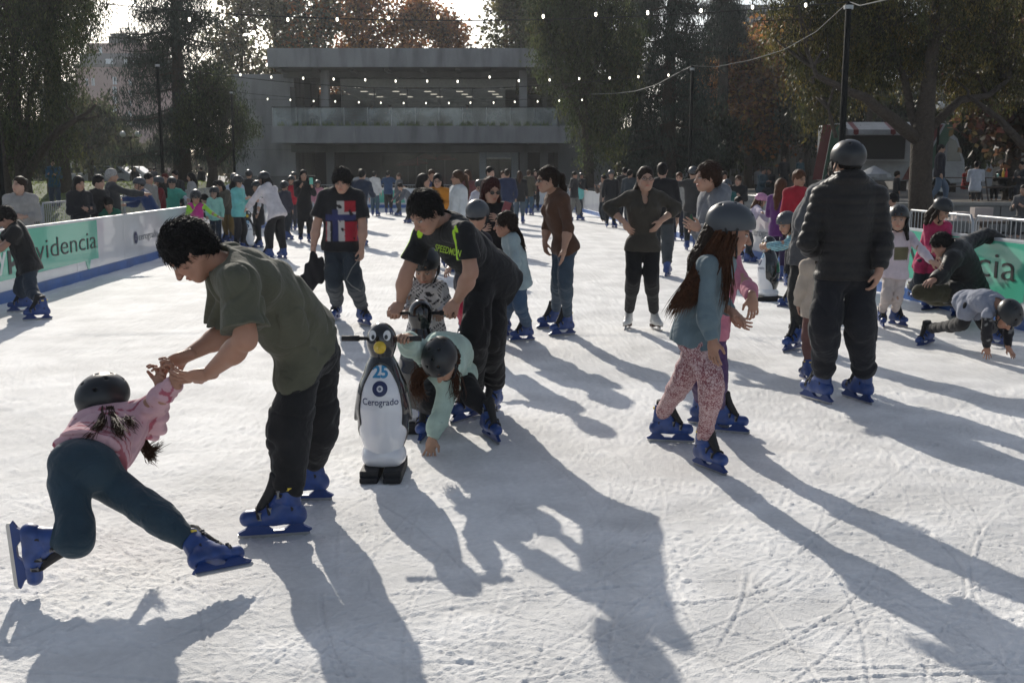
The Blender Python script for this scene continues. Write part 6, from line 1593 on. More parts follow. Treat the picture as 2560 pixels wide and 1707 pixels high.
J = G(12.6, hd=(2355, 525, 12.4), nk=(2345, 560, 12.6), mid=(2330, 600, 12.7), pv=(2315, 650, 12.8), sa=(2320, 566), sb=(2368, 566), ea=(2322, 612), wa=(2345, 640, 12.4), eb=(2372, 612, 12.4), wb=(2360, 645, 12.2), pa=(2303, 660), pb=(2328, 660), ka=(2295, 705, 12.6), kb=(2322, 705, 12.6)); J['fa'] = a1; J['fb'] = a2
person('girl in a magenta jacket and black helmet bending over the crouching man by the boards', J, 1.34, 12.4, face=15, look=(40, 35), skin=(.4, .24, .17), hair=dict(c=DBR, st='long', len=.2, dir=(-.4, 0, -1)), helmet=True, top=dict(name='jacket', c=(.38, .03, .10), sl='long'), bottom=dict(c=(.02, .025, .035)), feet=[f1, f2])
f1, a1 = foot(gr(2330, 775), -60, .95); f2, a2 = foot(gr(2392, 790), -40, .95)
J = G(11.3, hd=(2352, 612, 11.2), nk=(2385, 628, 11.2), mid=(2408, 670, 11.25), pv=(2425, 722, 11.3), sa=(2382, 648, 11.0), sb=(2412, 612, 11.4), ea=(2355, 690, 10.9), wa=(2335, 700, 10.8), eb=(2462, 588, 11.6), wb=(2508, 600, 11.6), pa=(2412, 735, 11.15), pb=(2438, 735, 11.4), ka=(2300, 730, 11.05), kb=(2332, 742, 11.5)); J['fa'] = a1; J['fb'] = a2
person('man in a black puffer jacket crouching with one arm over the green boards', J, 1.75, 11.2, face=-60, look=(-120, 30), skin=(.38, .22, .16), hair=dict(c=BLK, st='short', th=1.3), build=1.12, top=dict(name='puffer_jacket', c=(.014, .014, .014), sl='long', e=.03, puff=.007, hem=.04, rough=.55), bottom=dict(c=(.05, .048, .03), loose=1.2, e=.014), feet=[f1, f2])
f1, a1 = foot(gr(2318, 862), -60, .78, pitch=10); f2, a2 = foot(gr(2488, 862), 30, .78)
J = G(9.1, hd=(2518, 790, 8.9), nk=(2487, 762, 9.05), mid=(2455, 752, 9.2), pv=(2425, 755, 9.35), sa=(2470, 786, 8.95), sb=(2512, 762, 9.15), ea=(2466, 832, 8.95), wa=(2468, 868, 9.0), eb=(2522, 820, 9.1), wb=(2520, 868, 9.0), pa=(2418, 772, 9.25), pb=(2438, 768, 9.45), ka=(2405, 812, 9.3), kb=(2470, 820, 9.4)); J['fa'] = a1; J['fb'] = a2
def camo(P, cc, I):
    g_ = I['g']
    for k in 'ab':
        S, W_ = g_['s' + k], g_['w' + k]; t = (P - S) @ nrm(W_ - S); d = np.linalg.norm(P - S - t[:, None] * nrm(W_ - S), axis=1); m = (t > .02) & (d < .09)
        cc[m] = (.02, .02, .024); cc[m & (snoise(P, 80, 2) > .4)] = (.2, .2, .2)
person('small child in grey top with camouflage sleeves, fallen onto both hands', J, 1.15, 9.0, face=40, look=(20, 62), hs=.95, skin=(.40, .22, .15), hair=dict(c=BLK, st='short'), helmet=True, build=1.1, top=dict(c=(.24, .26, .32), sl='long', e=.014, hem=.07, paint=camo), bottom=dict(c=(.02, .02, .022), loose=1.1, e=.012), feet=[f1, f2], hands=dict(a=dict(d=(-.1, -.5, -.9), curl=5, spread=.25, pn=(0, .3, -.9)), b=dict(d=(.4, -.5, -.8), curl=5, spread=.25, pn=(0, .3, -.9))))
f1, a1 = foot(gr(1975, 768), -88, .82); f2, a2 = foot(gr(2062, 758), -70, .82)
J = G(12.2, hd=(1966, 560, 12.1), nk=(1985, 592, 12.2), mid=(2000, 625, 12.2), pv=(2018, 668, 12.2), sa=(1986, 602, 12.05), sb=(1994, 602, 12.35), ea=(1948, 612, 12.0), wa=(1918, 614, 12.1), eb=(1955, 618, 12.5), wb=(1925, 618, 12.5), pa=(2016, 678, 12.1), pb=(2026, 678, 12.3), ka=(1984, 695, 12.1), kb=(2030, 715, 12.4)); J['fa'] = a1; J['fb'] = a2
def stripe(P, cc, I): cc[np.sin(P[:, 2] * 230 + P[:, 0] * 60) > .55] = (.12, .2, .25)
person('girl in a turquoise striped top and grey helmet pushing a penguin to the left', J, 1.34, 12.1, face=-88, look=(-60, 22), skin=(.4, .23, .16), hair=dict(c=BLK, st='long', len=.16, dir=(.4, 0, -1)), helmet=m_helg, top=dict(name='striped_top', c=(.22, .42, .48), sl='long', e=.010, hem=.05, paint=stripe), bottom=dict(c=(.03, .05, .07), e=.006), feet=[f1, f2])
# grey-sleeved man beyond the puffer jacket and the child in cream
J, ft_ = gen(2035, 830, 1.72, -30, arms='hips', Y=9.6)
J.update(G(9.6, hd=(2095, 430, 9.6), nk=(2085, 470, 9.6), sa=(2040, 484, 9.5), ea=(2006, 560, 9.5), wa=(2040, 590, 9.4), sb=(2120, 482, 9.6), eb=(2135, 560, 9.6), wb=(2115, 600, 9.5)))
person('man in a grey sweater, only his bent sleeve visible beyond the puffer jacket', J, 1.72, 9.5, face=-30, look=(170, 0), hair=dict(c=BLK, st='short'), top=dict(c=(.085, .088, .095), sl='long', e=.03), bottom=dict(c=(.03, .03, .03)), feet=ft_, skin=(.38, .22, .16))
J, ft_ = gen(2062, 940, 1.05, 175, arms='down', Y=8.2)
person('small child in cream coat half hidden in front of the puffer-jacket man', J, 1.05, 8.2, face=175, look=(170, 10), hair=dict(c=DBR, st='long', len=.1), helmet=True, top=dict(name='coat', c=(.50, .42, .34), sl='long', e=.03, hem=.1), bottom=dict(c=(.16, .08, .07)), feet=ft_, skin=(.38, .22, .16))
# --- boy in black T-shirt at the left edge
f1, a1 = foot(gr(60, 780), -72, .92); f2, a2 = foot(gr(102, 800), -66, .92)
J = G(12.2, hd=(14, 545, 12.1), nk=(34, 566, 12.2), mid=(52, 610, 12.2), pv=(72, 662, 12.2), sa=(38, 580, 12.0), sb=(34, 576, 12.4), ea=(14, 612, 12.0), wa=(-18, 636, 12.0), eb=(6, 606, 12.5), wb=(-22, 625, 12.5), pa=(74, 672, 12.1), pb=(68, 672, 12.3), ka=(74, 722, 12.1), kb=(50, 722, 12.35)); J['fb'] = a1; J['fa'] = a2
person('dark-haired boy in black T-shirt leaning out of the left edge on blue skates', J, 1.5, 12.1, face=-80, look=(-85, 40), skin=(.38, .22, .16), hair=dict(c=BLK, st='short', th=1.6), top=dict(name='t_shirt', c=(.016, .016, .018), sl='short', e=.022, hem=.06), bottom=dict(c=(.03, .042, .06), loose=1.12, wr=1.6), feet=[f1, f2])
# ================================================================== PEOPLE seen small
SKN = [(.40, .24, .17), (.36, .21, .15), (.44, .28, .21), (.33, .19, .13)]
def Q(label, x, yf, H, yaw, tc, bc=(.02, .025, .035), arms='down', lean=0, hair=(DBR, 'short'), helmet=None, stride=.03, Y=None, z=0.0, skates=True, look=None, group=None, sl='long', hem=.07, wide=1.0, hl=.28, top_=None, bot_=None, bend=0, glasses=None, build=1.0, hood=False):
    J, fe = gen(x, yf, H, yaw, lean=lean, arms=arms, stride=stride, Y=Y, yfz=z, skates=skates, bend=bend)
    lk = look or (yaw, 8 + lean * .5)
    hd = dict(c=hair[0], st=hair[1]); 
    if hair[1] == 'long': hd['len'] = hl
    t = dict(c=tc, sl=sl, hem=hem, e=.018, wide=wide, hood=hood, name='jacket' if hem > .12 else 'top'); t.update(top_ or {})
    b = dict(c=bc, e=.010, loose=1.08); b.update(bot_ or {})
    person(label, J, H, float(J['pv'][1]), face=yaw, look=lk, skin=SKN[int(x) % 4], hair=hd, helmet=helmet, top=t, bottom=b, feet=fe if skates else [], group=group, glasses=glasses, build=build, base=(float(J['pv'][0]), float(J['pv'][1]), z))
NAVY, BLACK_, WHITE_, GREY_, JEAN = (.015, .03, .09), (.014, .014, .016), (.55, .54, .55), (.15, .155, .16), (.05, .08, .12)
# spectators outside the left boards
Q('woman in a grey sweater with a red scarf, behind the left boards, looking up', 46, 0, 1.60, 20, (.28, .27, .26), Y=15.1, skates=False, hair=(DBR, 'bun'), look=(-20, -8), arms='fold', top_=dict(collar=1))
Q('woman with long dark hair in a black top, watching over the green banner', 196, 0, 1.60, 60, (.014, .015, .018), Y=17.6, skates=False, hair=(BLK, 'long'), hl=.32, look=(60, 12), arms='fold')
Q('dark-haired boy in a black sweater just right of the long-haired woman at the boards', 246, 0, 1.62, 70, (.016, .016, .018), Y=18.4, skates=False, hair=(BLK, 'short'), look=(85, 8), arms='down')
Q('grey-haired man in a dark grey sweater, arm stretched to the boy in the blue sweater', 280, 0, 1.74, 120, (.035, .038, .042), Y=19.2, skates=False, hair=(GRYH, 'short'), arms=('down', 'reach'), look=(115, 5))
Q('small boy with green sleeve leaning over the left boards above the banner', 268, 0, 1.28, 20, (.02, .13, .08), Y=18.5, skates=False, lean=30, look=(40, 40), arms='low', hair=(BLK, 'short'))
Q('man in a bright blue jacket standing on the lawn, hands together', 134, 0, 1.74, 10, (.03, .085, .15), Y=36, z=.42, skates=False, hair=(BLK, 'short'), arms='hold', look=(20, 25), bc=(.05, .07, .11))
Q('man in a flat cap and pale shirt behind the left boards', 372, 0, 1.66, 70, (.25, .24, .22), Y=22.5, skates=False, hair=(BLK, 'short'), look=(75, 10))
Q('woman with red-brown hair just above the capped man', 412, 0, 1.66, 0, (.04, .03, .03), Y=26, skates=False, hair=(RED_, 'long'), hl=.1)
Q('dark-clothed man behind the left barriers, left of the woman in white', 437, 0, 1.74, -20, (.02, .02, .022), Y=27, skates=False, hair=(BLK, 'short'))
Q('woman in a whitish coat with a black backpack beyond the left barriers', 476, 0, 1.68, -70, (.34, .33, .32), Y=29.5, skates=False, hair=(BLK, 'long'), hl=.22, hem=.2)
for i, (x, y_, c, l) in enumerate([(337, 62, BLACK_, 'distant walker in black with a bag, left of the left black pole'), (375, 70, BLACK_, 'distant dark figure near the left conifer trunk'), (386, 70, (.03, .03, .05), 'distant walker beside another by the left conifer'), (503, 64, BLACK_, 'distant bent figure by the small leaning pepper tree'), (12, 40, (.03, .03, .04), 'dark figure far left behind the pepper trunk')]):
    Q(l, x, 0, 1.7, 20 + 70 * i, c, Y=y_, z=.35, skates=False)
# left skaters
Q('boy in a blue sweater and helmet leaning on the left boards', 384, 640, 1.52, -60, (.02, .045, .13), (.03, .032, .04), lean=26, arms=('reach', 'front'), helmet=m_helg, look=(-60, 10))
Q('girl in a helmet and dark red top behind the blue-sweatered boy', 404, 622, 1.48, -60, (.16, .015, .02), helmet=m_helg, hair=(BLK, 'long'), arms='fold')
Q('boy in a turquoise T-shirt over white sleeves, black helmet', 438, 618, 1.46, 0, (.07, .36, .27), JEAN, helmet=True, arms='out', look=(0, 18), top_=dict(under=dict(c=(.55, .57, .62), e=.004)), sl='short')
Q('small girl in a magenta vest with lime sleeves and pink trousers', 497, 655, 1.22, 10, (.42, .03, .20), (.55, .36, .42), helmet=True, hair=(BRN_, 'long'), hl=.1, arms=('out', 'low'), sl='none', hem=.10, look=(15, 30), top_=dict(e=.014, under=dict(c=(.30, .60, .06), e=.002, hem=.02)))
Q('girl in a mint print top with long dark hair, helmet on, beside the magenta girl', 542, 622, 1.24, -10, (.32, .60, .50), (.02, .03, .05), helmet=True, hair=(BLK, 'long'), hl=.16, arms='down', look=(-20, 12))
Q('dark figure bending low behind the magenta girl', 478, 620, 1.35, 80, BLACK_, lean=60, arms='low', hair=(BLK, 'short'))
Q('child with black hair in a white shirt at the left barriers', 540, 575, 1.35, 150, (.48, .48, .56), Y=29.5, hair=(BLK, 'short'), look=(120, 0))
Q('person in an olive top bending forward left of the turquoise-sweater girl', 572, 608, 1.5, -20, (.10, .09, .07), (.16, .10, .03), lean=35, arms='low', hair=(BLK, 'long'), hl=.12)
Q('girl in pale blue jacket and helmet behind the turquoise-sweater girl', 594, 606, 1.55, 40, (.42, .48, .58), helmet=m_helg, hair=(BLK, 'long'), hl=.15, arms='hold')
Q('girl in a turquoise sweater and black helmet facing right, holding a penguin', 602, 630, 1.50, 75, (.16, .48, .46), (.014, .014, .018), helmet=True, hair=(BLK, 'long'), hl=.14, arms=('hold', 'hold'), look=(75, 25))
Q('tall helmeted figure in black far behind the turquoise-sweater girl', 628, 575, 1.66, 170, BLACK_, helmet=True, hair=(BLK, 'short'))
Q('girl in a black pinafore over white sleeves, left of the white hoodie', 648, 620, 1.38, -60, (.018, .018, .02), (.015, .015, .018), helmet=True, hair=(BLK, 'long'), hl=.1, hem=.2, sl='none', arms='down', top_=dict(under=dict(c=(.5, .48, .5), e=.002)))
Q('tall girl in a white hoodie and black helmet bending left, seen from behind', 690, 648, 1.66, -120, (.55, .52, .54), (.012, .012, .014), helmet=True, hair=(BLK, 'long'), hl=.12, lean=28, arms=('low', 'front'), hood=True, stride=.09, look=(-110, 15), bot_=dict(loose=1.25))
Q('helmeted child right behind the girl in the white hoodie', 716, 600, 1.35, 150, (.05, .05, .07), helmet=True)
Q('child in a bright red jacket and helmet, arms folded', 732, 576, 1.48, -15, (.36, .02, .035), (.03, .035, .04), helmet=True, hair=(BLK, 'long'), hl=.05, arms='fold')
Q('helmeted child just behind and above the red jacket', 738, 560, 1.6, 30, (.05, .02, .03), helmet=True)
Q('woman in a long black coat photographing with a pale green phone', 764, 606, 1.66, 25, (.012, .012, .014), (.012, .012, .014), hair=(BLK, 'long'), hl=.3, arms=('phone', 'phone'), hem=.26, look=(25, 8))
b = MB(); b.box((0, 0, 0), (.08, .012, .15)); q_ = at(778, 453, 24.0); tag(b.build('phone', mat('phone_green', (.15, .5, .38), rough=.4), loc=q_), 'pale green phone held up by the woman in the long black coat', 'phone')
Q('small child with a pink and white top and helmet, right of the phone woman', 797, 560, 1.32, 0, (.45, .2, .25), helmet=True)
Q('broad figure in dark blue skating away behind the boy with the cross print', 902, 615, 1.72, 165, (.02, .03, .055), JEAN, hair=(BLK, 'short'), lean=20, stride=.15, wide=1.1, arms='front')
Q('woman with long dark hair in a grey vest, far behind the bowl-haircut boy', 905, 575, 1.72, -10, (.20, .22, .25), hair=(DBR, 'long'), hl=.3)
Q('skater in a white hoodie and jeans seen from behind near the far boards', 938, 541, 1.66, 170, (.52, .52, .52), (.05, .09, .12), hood=True, hair=(BLK, 'short'))
Q('skater in a blue sweater seen from behind right of the white hoodie', 972, 536, 1.68, 175, (.02, .055, .13), BLACK_, hair=(BLK, 'short'), arms='out', build=1.05)
Q('boy in grey-brown looking left near the far boards', 998, 540, 1.58, -60, (.08, .09, .10), (.05, .055, .06), hair=(BRN_, 'short'))
Q('small dark-clothed child crouching forward behind the man with lime stripes', 1022, 558, 1.42, -50, (.10, .11, .13), (.03, .035, .03), lean=42, arms='low', hair=(BLK, 'short'), bend=10)
Q('woman with long dark wavy hair in black, left of the orange top', 1060, 672, 1.56, 50, (.02, .02, .022), hair=(BLK, 'long'), hl=.34, Y=17.6, look=(80, 0))
Q('woman in an orange top with long dark hair and glasses', 1094, 660, 1.56, -5, (.50, .20, .025), hair=(BLK, 'long'), hl=.38, Y=18.6, arms='fold', glasses='clear')
Q('woman in a loose white knitted sweater with a ponytail and glasses', 1143, 660, 1.62, -60, (.52, .54, .55), hair=(BRN_, 'pony'), hl=.3, Y=17.6, look=(-75, 0), wide=1.15, glasses='clear', arms='down')
Q('person in dark blue between the orange and white tops', 1079, 640, 1.66, 20, (.02, .04, .1), Y=24, hair=(BRN_, 'short'))
Q('woman in maroon talking behind the white knitted sweater', 1168, 640, 1.66, -30, (.13, .05, .05), Y=25, hair=(BRN_, 'long'))
Q('child in a white T-shirt and black helmet bending, right of the white sweater', 1182, 640, 1.45, 60, (.46, .46, .52), Y=23, helmet=True, lean=25)
Q('young man in a black cap behind the woman in round sunglasses', 1226, 640, 1.72, 40, (.02, .02, .024), Y=22, helmet=None, hair=(BLK, 'short'))
Q('person in a denim blue jacket near the ticket kiosk', 1258, 540, 1.66, 10, (.10, .14, .20), Y=33, hair=(BRN_, 'long'))
Q('person in navy near the kiosk, white letters on the back', 1268, 545, 1.7, 175, (.02, .03, .07), Y=30)
Q('long-haired woman in a dark wide jacket skating away, right of the kiosk', 1299, 560, 1.66, 178, (.018, .018, .020), (.07, .10, .13), hair=(BRN_, 'long'), hl=.2, hem=.12, wide=1.15)
Q('skater in an olive jacket and jeans right of the dark wide jacket', 1322, 538, 1.72, 160, (.06, .055, .04), (.04, .08, .12), hair=(BRN_, 'bun'), hem=.13)
Q('bearded skater in dark red facing us near the far boards', 1338, 528, 1.76, 0, (.06, .02, .02), BLACK_, hair=(BLK, 'short'))
Q('skater in a black hooded jacket and grey trousers, arm out, behind the ponytail', 1436, 552, 1.66, 60, (.02, .022, .024), (.16, .16, .15), arms='out', hood=True, stride=.15, hair=(BLK, 'short'))
Q('small child in a turquoise jacket and helmet near the right far corner', 1447, 540, 1.3, 10, (.16, .48, .46), helmet=True)
Q('helmeted child in black just behind the turquoise jacket child', 1453, 530, 1.6, 20, BLACK_, helmet=True)
Q('man in a grey jacket standing high against the dark pavilion wall', 1460, 0, 1.75, 0, (.09, .10, .11), Y=50, z=1.05, skates=False, hair=(BRN_, 'short'))
Q('woman photographing with a phone outside the right far boards', 1509, 0, 1.6, -60, (.13, .11, .10), Y=35, skates=False, hair=(BLK, 'long'), arms='phone')
Q('boy in black with a dark helmet skating by the right far boards', 1526, 570, 1.66, 10, (.014, .014, .016), (.014, .014, .016), helmet=m_helg, arms='down')
Q('man in dark blue left of the woman with hands on hips', 1573, 572, 1.70, 150, (.03, .04, .05), (.05, .055, .06), hair=(BLK, 'short'))
Q('man in black beyond the shoulder of the man in dark blue', 1562, 0, 1.78, 170, (.02, .02, .022), Y=34, hair=(BLK, 'short'))
Q('tall dark-haired skater in black and baggy grey jeans behind the woman with hands on hips', 1650, 690, 1.76, 172, (.012, .012, .014), (.05, .058, .065), hair=(BLK, 'short'), stride=.12, bot_=dict(loose=1.25, wr=1.6), build=1.08)
Q('orange-haired woman in a pale grey vest, hand at her face', 1694, 602, 1.60, -20, (.30, .29, .27), (.02, .025, .04), hair=(AUB, 'short'), arms=('down', 'up'))
Q('skater in black with a small backpack and grey helmet, skating away', 1728, 628, 1.72, 165, (.035, .035, .036), (.02, .025, .03), helmet=m_helg, arms=('wide', 'down'), stride=.14)
Q('boy in a dark teal top and grey helmet behind the curly-haired man', 1818, 600, 1.42, -10, (.02, .09, .09), Y=22, helmet=m_helg)
Q('woman with curly brown hair in black, outside the right barriers', 1846, 0, 1.60, -30, (.016, .016, .018), Y=26, skates=False, hair=(BRN_, 'short'), arms='hold')
Q('person in a black cap behind the teal boy', 1811, 0, 1.72, 0, (.02, .02, .025), Y=28, skates=False, hair=(BLK, 'short'))
Q('small child in red behind the boards near the cerogrado lettering', 1850, 0, 1.1, 30, (.30, .02, .03), Y=20.5, hair=(BLK, 'short'))
Q('girl in a pink helmet and lilac sweater leaning along the boards', 1880, 610, 1.22, 80, (.40, .36, .46), Y=19.5, helmet=mat('helmet_pink', (.50, .22, .36), rough=.35, var=.2, vscale=30), hair=(AUB, 'long'), lean=30, arms=('low', 'wide'))
Q('girl in a purple puffer coat with long brown hair, back to the curly-haired man', 1955, 0, 1.48, 140, (.10, .03, .14), (.03, .02, .06), Y=16.2, hair=(AUB, 'long'), hl=.3, hem=.1, arms='hold')
Q('woman in a red jacket with short auburn hair, looking down', 1999, 0, 1.62, 20, (.32, .015, .03), BLACK_, Y=15.2, hair=(AUB, 'short'), arms='down', look=(30, 15), hem=.1)
Q('dark-haired child behind the right boards near the red jacket', 2046, 0, 1.2, 20, (.02, .02, .02), Y=18, skates=False, hair=(BLK, 'short'))
Q('dark-haired spectator bending behind the barriers right of the puffer jacket', 2205, 0, 1.35, 80, (.06, .02, .03), Y=17.5, skates=False, lean=25, look=(70, 50), hair=(BLK, 'short'), arms='low')
# plaza people
Q('man in a dark jacket and jeans striding past the pepper tree trunk', 2350, 0, 1.78, 70, (.02, .022, .03), (.10, .14, .20), Y=31.5, z=.76, skates=False, stride=.22, hair=(BLK, 'short'), wide=1.15)
Q('dark figure sitting low beside the food truck', 2244, 0, 1.2, 90, BLACK_, Y=33, z=.5, skates=False)
def seated(label, x, Y, z, yaw, tc, bc=(.03, .03, .035), hair=(BLK, 'short'), H=1.72, arms='hold', look=None):
    J, fe = gen(x, 0, H, yaw, Y=Y, yfz=z, skates=False, arms=arms, lean=8)
    d = .42 * H - .02; fw = ydir(yaw)
    for k in ('pv', 'mid', 'nk', 'hd', 'sa', 'sb', 'ea', 'eb', 'wa', 'wb', 'pa', 'pb'): J[k] = J[k] - np.array([0, 0, .53 * H - .48])
    for k in 'ab': J['k' + k] = J['p' + k] + fw * .44 * (H / 1.7); J['f' + k] = J['k' + k] - np.array([0, 0, .40]) * (H / 1.7)
    person(label, J, H, Y, face=yaw, look=look or (yaw, 5), skin=SKN[int(x) % 4], hair=dict(c=hair[0], st=hair[1], len=.2 if hair[1] == 'long' else None), top=dict(c=tc, sl='long', e=.016, name='top'), bottom=dict(c=bc), base=(float(J['pv'][0]), Y, z))
seated('person in a white shirt seated at the picnic table, back half turned', 2440, 34, .76, 150, (.45, .47, .52))
seated('dark-haired man in black at the picnic table behind the sauce bottles', 2508, 36, .76, -60, (.02, .02, .022), look=(-60, 0))
seated('child in red at the far end of the picnic table', 2416, 37, .76, 20, (.25, .02, .02), H=1.35)
seated('person in dark clothes seated at the right edge of the picnic table', 2556, 34.5, .76, -60, (.05, .05, .055))
seated('person in grey sitting on the bench before the wall, cut off by the right edge', 2566, 26, .10, -50, (.11, .11, .115), (.05, .055, .06))
for i, (x, Yd, yw, c, l) in enumerate([(1905, 40, 40, (.05, .08, .1), 'seated person in blue-grey on the plaza, left of the purple coat'), (1925, 41, -40, (.02, .02, .02), 'dark seated person facing the one in blue-grey'), (2070, 37, 60, (.03, .03, .03), 'seated dark figure by the front of the food truck'), (2110, 38, -60, (.04, .03, .03), 'seated figure near the truck door')]): seated(l, x, Yd, .6, yw, c)
for i, (x, Yd, c, l) in enumerate([(1960, 52, BLACK_, 'tall dark standing figure far right before the low shops'), (2000, 54, (.05, .10, .12), 'figure in teal by the shop front'), (1790, 50, (.05, .04, .04), 'distant walker left of the round dark tree'), (1770, 56, BLACK_, 'distant dark walker near the white van'), (1895, 58, (.3, .3, .3), 'distant figure in pale grey before the shops')]): Q(l, x, 0, 1.72, 30 * i, c, Y=Yd, z=.3 if x < 1900 else .75, skates=False)
# people on the terrace
for i, (x, c, l, yw) in enumerate([(930, (.5, .5, .5), 'diner in a white shirt on the terrace, left of centre', 60), (980, (.35, .35, .36), 'second diner on the terrace, grey shirt', -60), (785, (.45, .43, .42), 'seated diner at the left end of the terrace', 30), (1169, (.03, .03, .03), 'dark-clothed person behind the terrace rail, right of centre', 0)]):
    seated(l, x, YB + 1.7, zat(316) + .05, yw, c)
# mixing of a low picnic table, bottles, truck, van, lamps
m_tw = mat('table_wood', (.07, .05, .04), rough=.6)
def table(x, Y, z, label, L=1.7):
    p = at(x, 435, Y); t = thing('picnic_table', (p.x, Y, z), label, 'table')
    for i in range(4): b = MB(); b.box((0, -.27 + i * .18, .74), (L, .165, .035)); b.build('table_plank', m_tw, t)
    for s in (-1, 1):
        b = MB(); b.box((0, s * .62, .44), (L, .26, .035)); b.build('bench_seat', m_tw, t)
        b = MB(); b.tube([(s * L * .36, -.62, .42), (s * L * .36, .62, .42)], .025, 6); b.tube([(s * L * .36, -.5, 0), (s * L * .36, -.15, .72)], .03, 6); b.tube([(s * L * .36, .5, 0), (s * L * .36, .15, .72)], .03, 6); b.build('leg', m_tw, t)
table(2505, 35, .76, 'dark wooden picnic table with sauce bottles on the plaza'); table(2400, 36.5, .76, 'dark wooden picnic table left of the one with sauce bottles')
for i, (x, c, l) in enumerate([(2495, (.25, .5, .45), 'greenish tumbler on the picnic table'), (2508, (.65, .38, .02), 'yellow mustard bottle on the picnic table'), (2516, (.5, .02, .02), 'red ketchup bottle on the picnic table')]):
    q_ = at(x, 435, 34.7); b = MB(); b.lathe([(.035, 0), (.04, .02), (.04, .17), (.012, .22), (.006, .30)] if i else [(.03, 0), (.035, .12), (.03, .12)], n=10); o = b.build('sauce_bottle' if i else 'tumbler', mat('sauce_%d' % i, c, rough=.3), loc=(q_.x, 34.7, .76 + .76), smooth=True); tag(o, l, 'bottle' if i else 'cup')
# food truck
m_tg = mat('truck_green', (.015, .08, .045), rough=.35, dirt=.2); m_tr = mat('truck_red', (.13, .014, .016), rough=.35, dirt=.2); m_tww = mat('truck_white', (.33, .34, .35), rough=.35, dirt=.25)
YT = 43.0; pL, pR = at(2062, 435, YT), at(2412, 435, YT); Wt = pR.x - pL.x
tk = thing('food_truck', ((pL.x + pR.x) / 2, YT, .74), 'white, green and red food truck with open hatch and striped awning', 'food truck')
b = MB(); b.box((-.3, 1.1, 1.75), (Wt - 1.1, 2.1, 2.3)); b.build('body', m_tww, tk, bevel=.08)
b = MB(); b.add([(Wt / 2 - .85, .05, .5), (Wt / 2, .05, .5), (Wt / 2, .05, 1.35), (Wt / 2 - .35, .05, 2.3), (Wt / 2 - .85, .05, 2.75), (Wt / 2 - .85, 2.15, .5), (Wt / 2, 2.15, .5), (Wt / 2, 2.15, 1.35), (Wt / 2 - .35, 2.15, 2.3), (Wt / 2 - .85, 2.15, 2.75)], [(0, 1, 2, 3, 4), (9, 8, 7, 6, 5), (0, 5, 6, 1), (1, 6, 7, 2), (2, 7, 8, 3), (3, 8, 9, 4), (4, 9, 5, 0)]); b.build('cab', m_tww, tk, bevel=.05)
b = MB(); b.add([(Wt / 2 - .75, .03, 1.4), (Wt / 2 - .15, .03, 1.4), (Wt / 2 - .42, .03, 2.2), (Wt / 2 - .75, .03, 2.35)], [(0, 1, 2, 3)]); b.build('window', m_dw, tk)
b = MB(); b.box((-.9, .02, 1.95), (2.5, .08, .95)); b.build('service_hatch', mat('hatch_dark', (.02, .02, .02), rough=.8), tk)
for x0, c in ((-3.0, m_tr), (-2.6, m_tg), (-.2 + .9, m_tr), (1.25, m_tg)):
    b = MB(); b.prism([(x0, 2.85), (x0 + .38, 2.85), (x0 + .05, .65), (x0 - .33, .65)] if x0 < 0 else [(x0 + .7, 2.85), (x0 + 1.15, 2.85), (x0 + .1, .65), (x0 - .38, .65)], .012); b.build('painted_stripe', c, tk, loc=(0, .035, 0))
b = MB(); b.box((-.9, -.16, 1.42), (2.6, .36, .04)); b.build('counter', m_stl, tk)
for i in range(13):
    x = -2.25 + i * .21; b = MB(); b.add([(x, -.0, 2.95), (x + .21, 0, 2.95), (x + .21, -.85, 2.62), (x, -.85, 2.62), (x, -.85, 2.62), (x + .21, -.85, 2.62), (x + .21, -.86, 2.46), (x + .105, -.86, 2.40), (x, -.86, 2.46)], [(0, 1, 2, 3), (4, 5, 6, 7, 8)]); b.build('awning_strip', m_tr if i % 7 == 1 else m_tww, tk)
for x in (-2.1, Wt / 2 - .9):
    b = MB(); b.tube([(x, -.02, .36), (x, .2, .36)], .36, 20); w_ = b.build('wheel', m_rub, tk, smooth=False); b = MB(); b.tube([(x, -.03, .36), (x, .0, .36)], .2, 14); b.build('rim', m_stl, w_)
b = MB(); b.lathe([(.02, .42), (.62, .12), (.65, 0)], (0, 0, 0), 12); o = b.build('canopy', m_tww, thing('parasol', at(2182, 480, 40) * 1.0, 'pale closed-down parasol beside the food truck', 'parasol'))
o.location = (0, 0, .55); b = MB(); b.tube([(0, 0, -.3), (0, 0, 1.0)], .025, 6); b.build('pole', m_stl, o.parent)
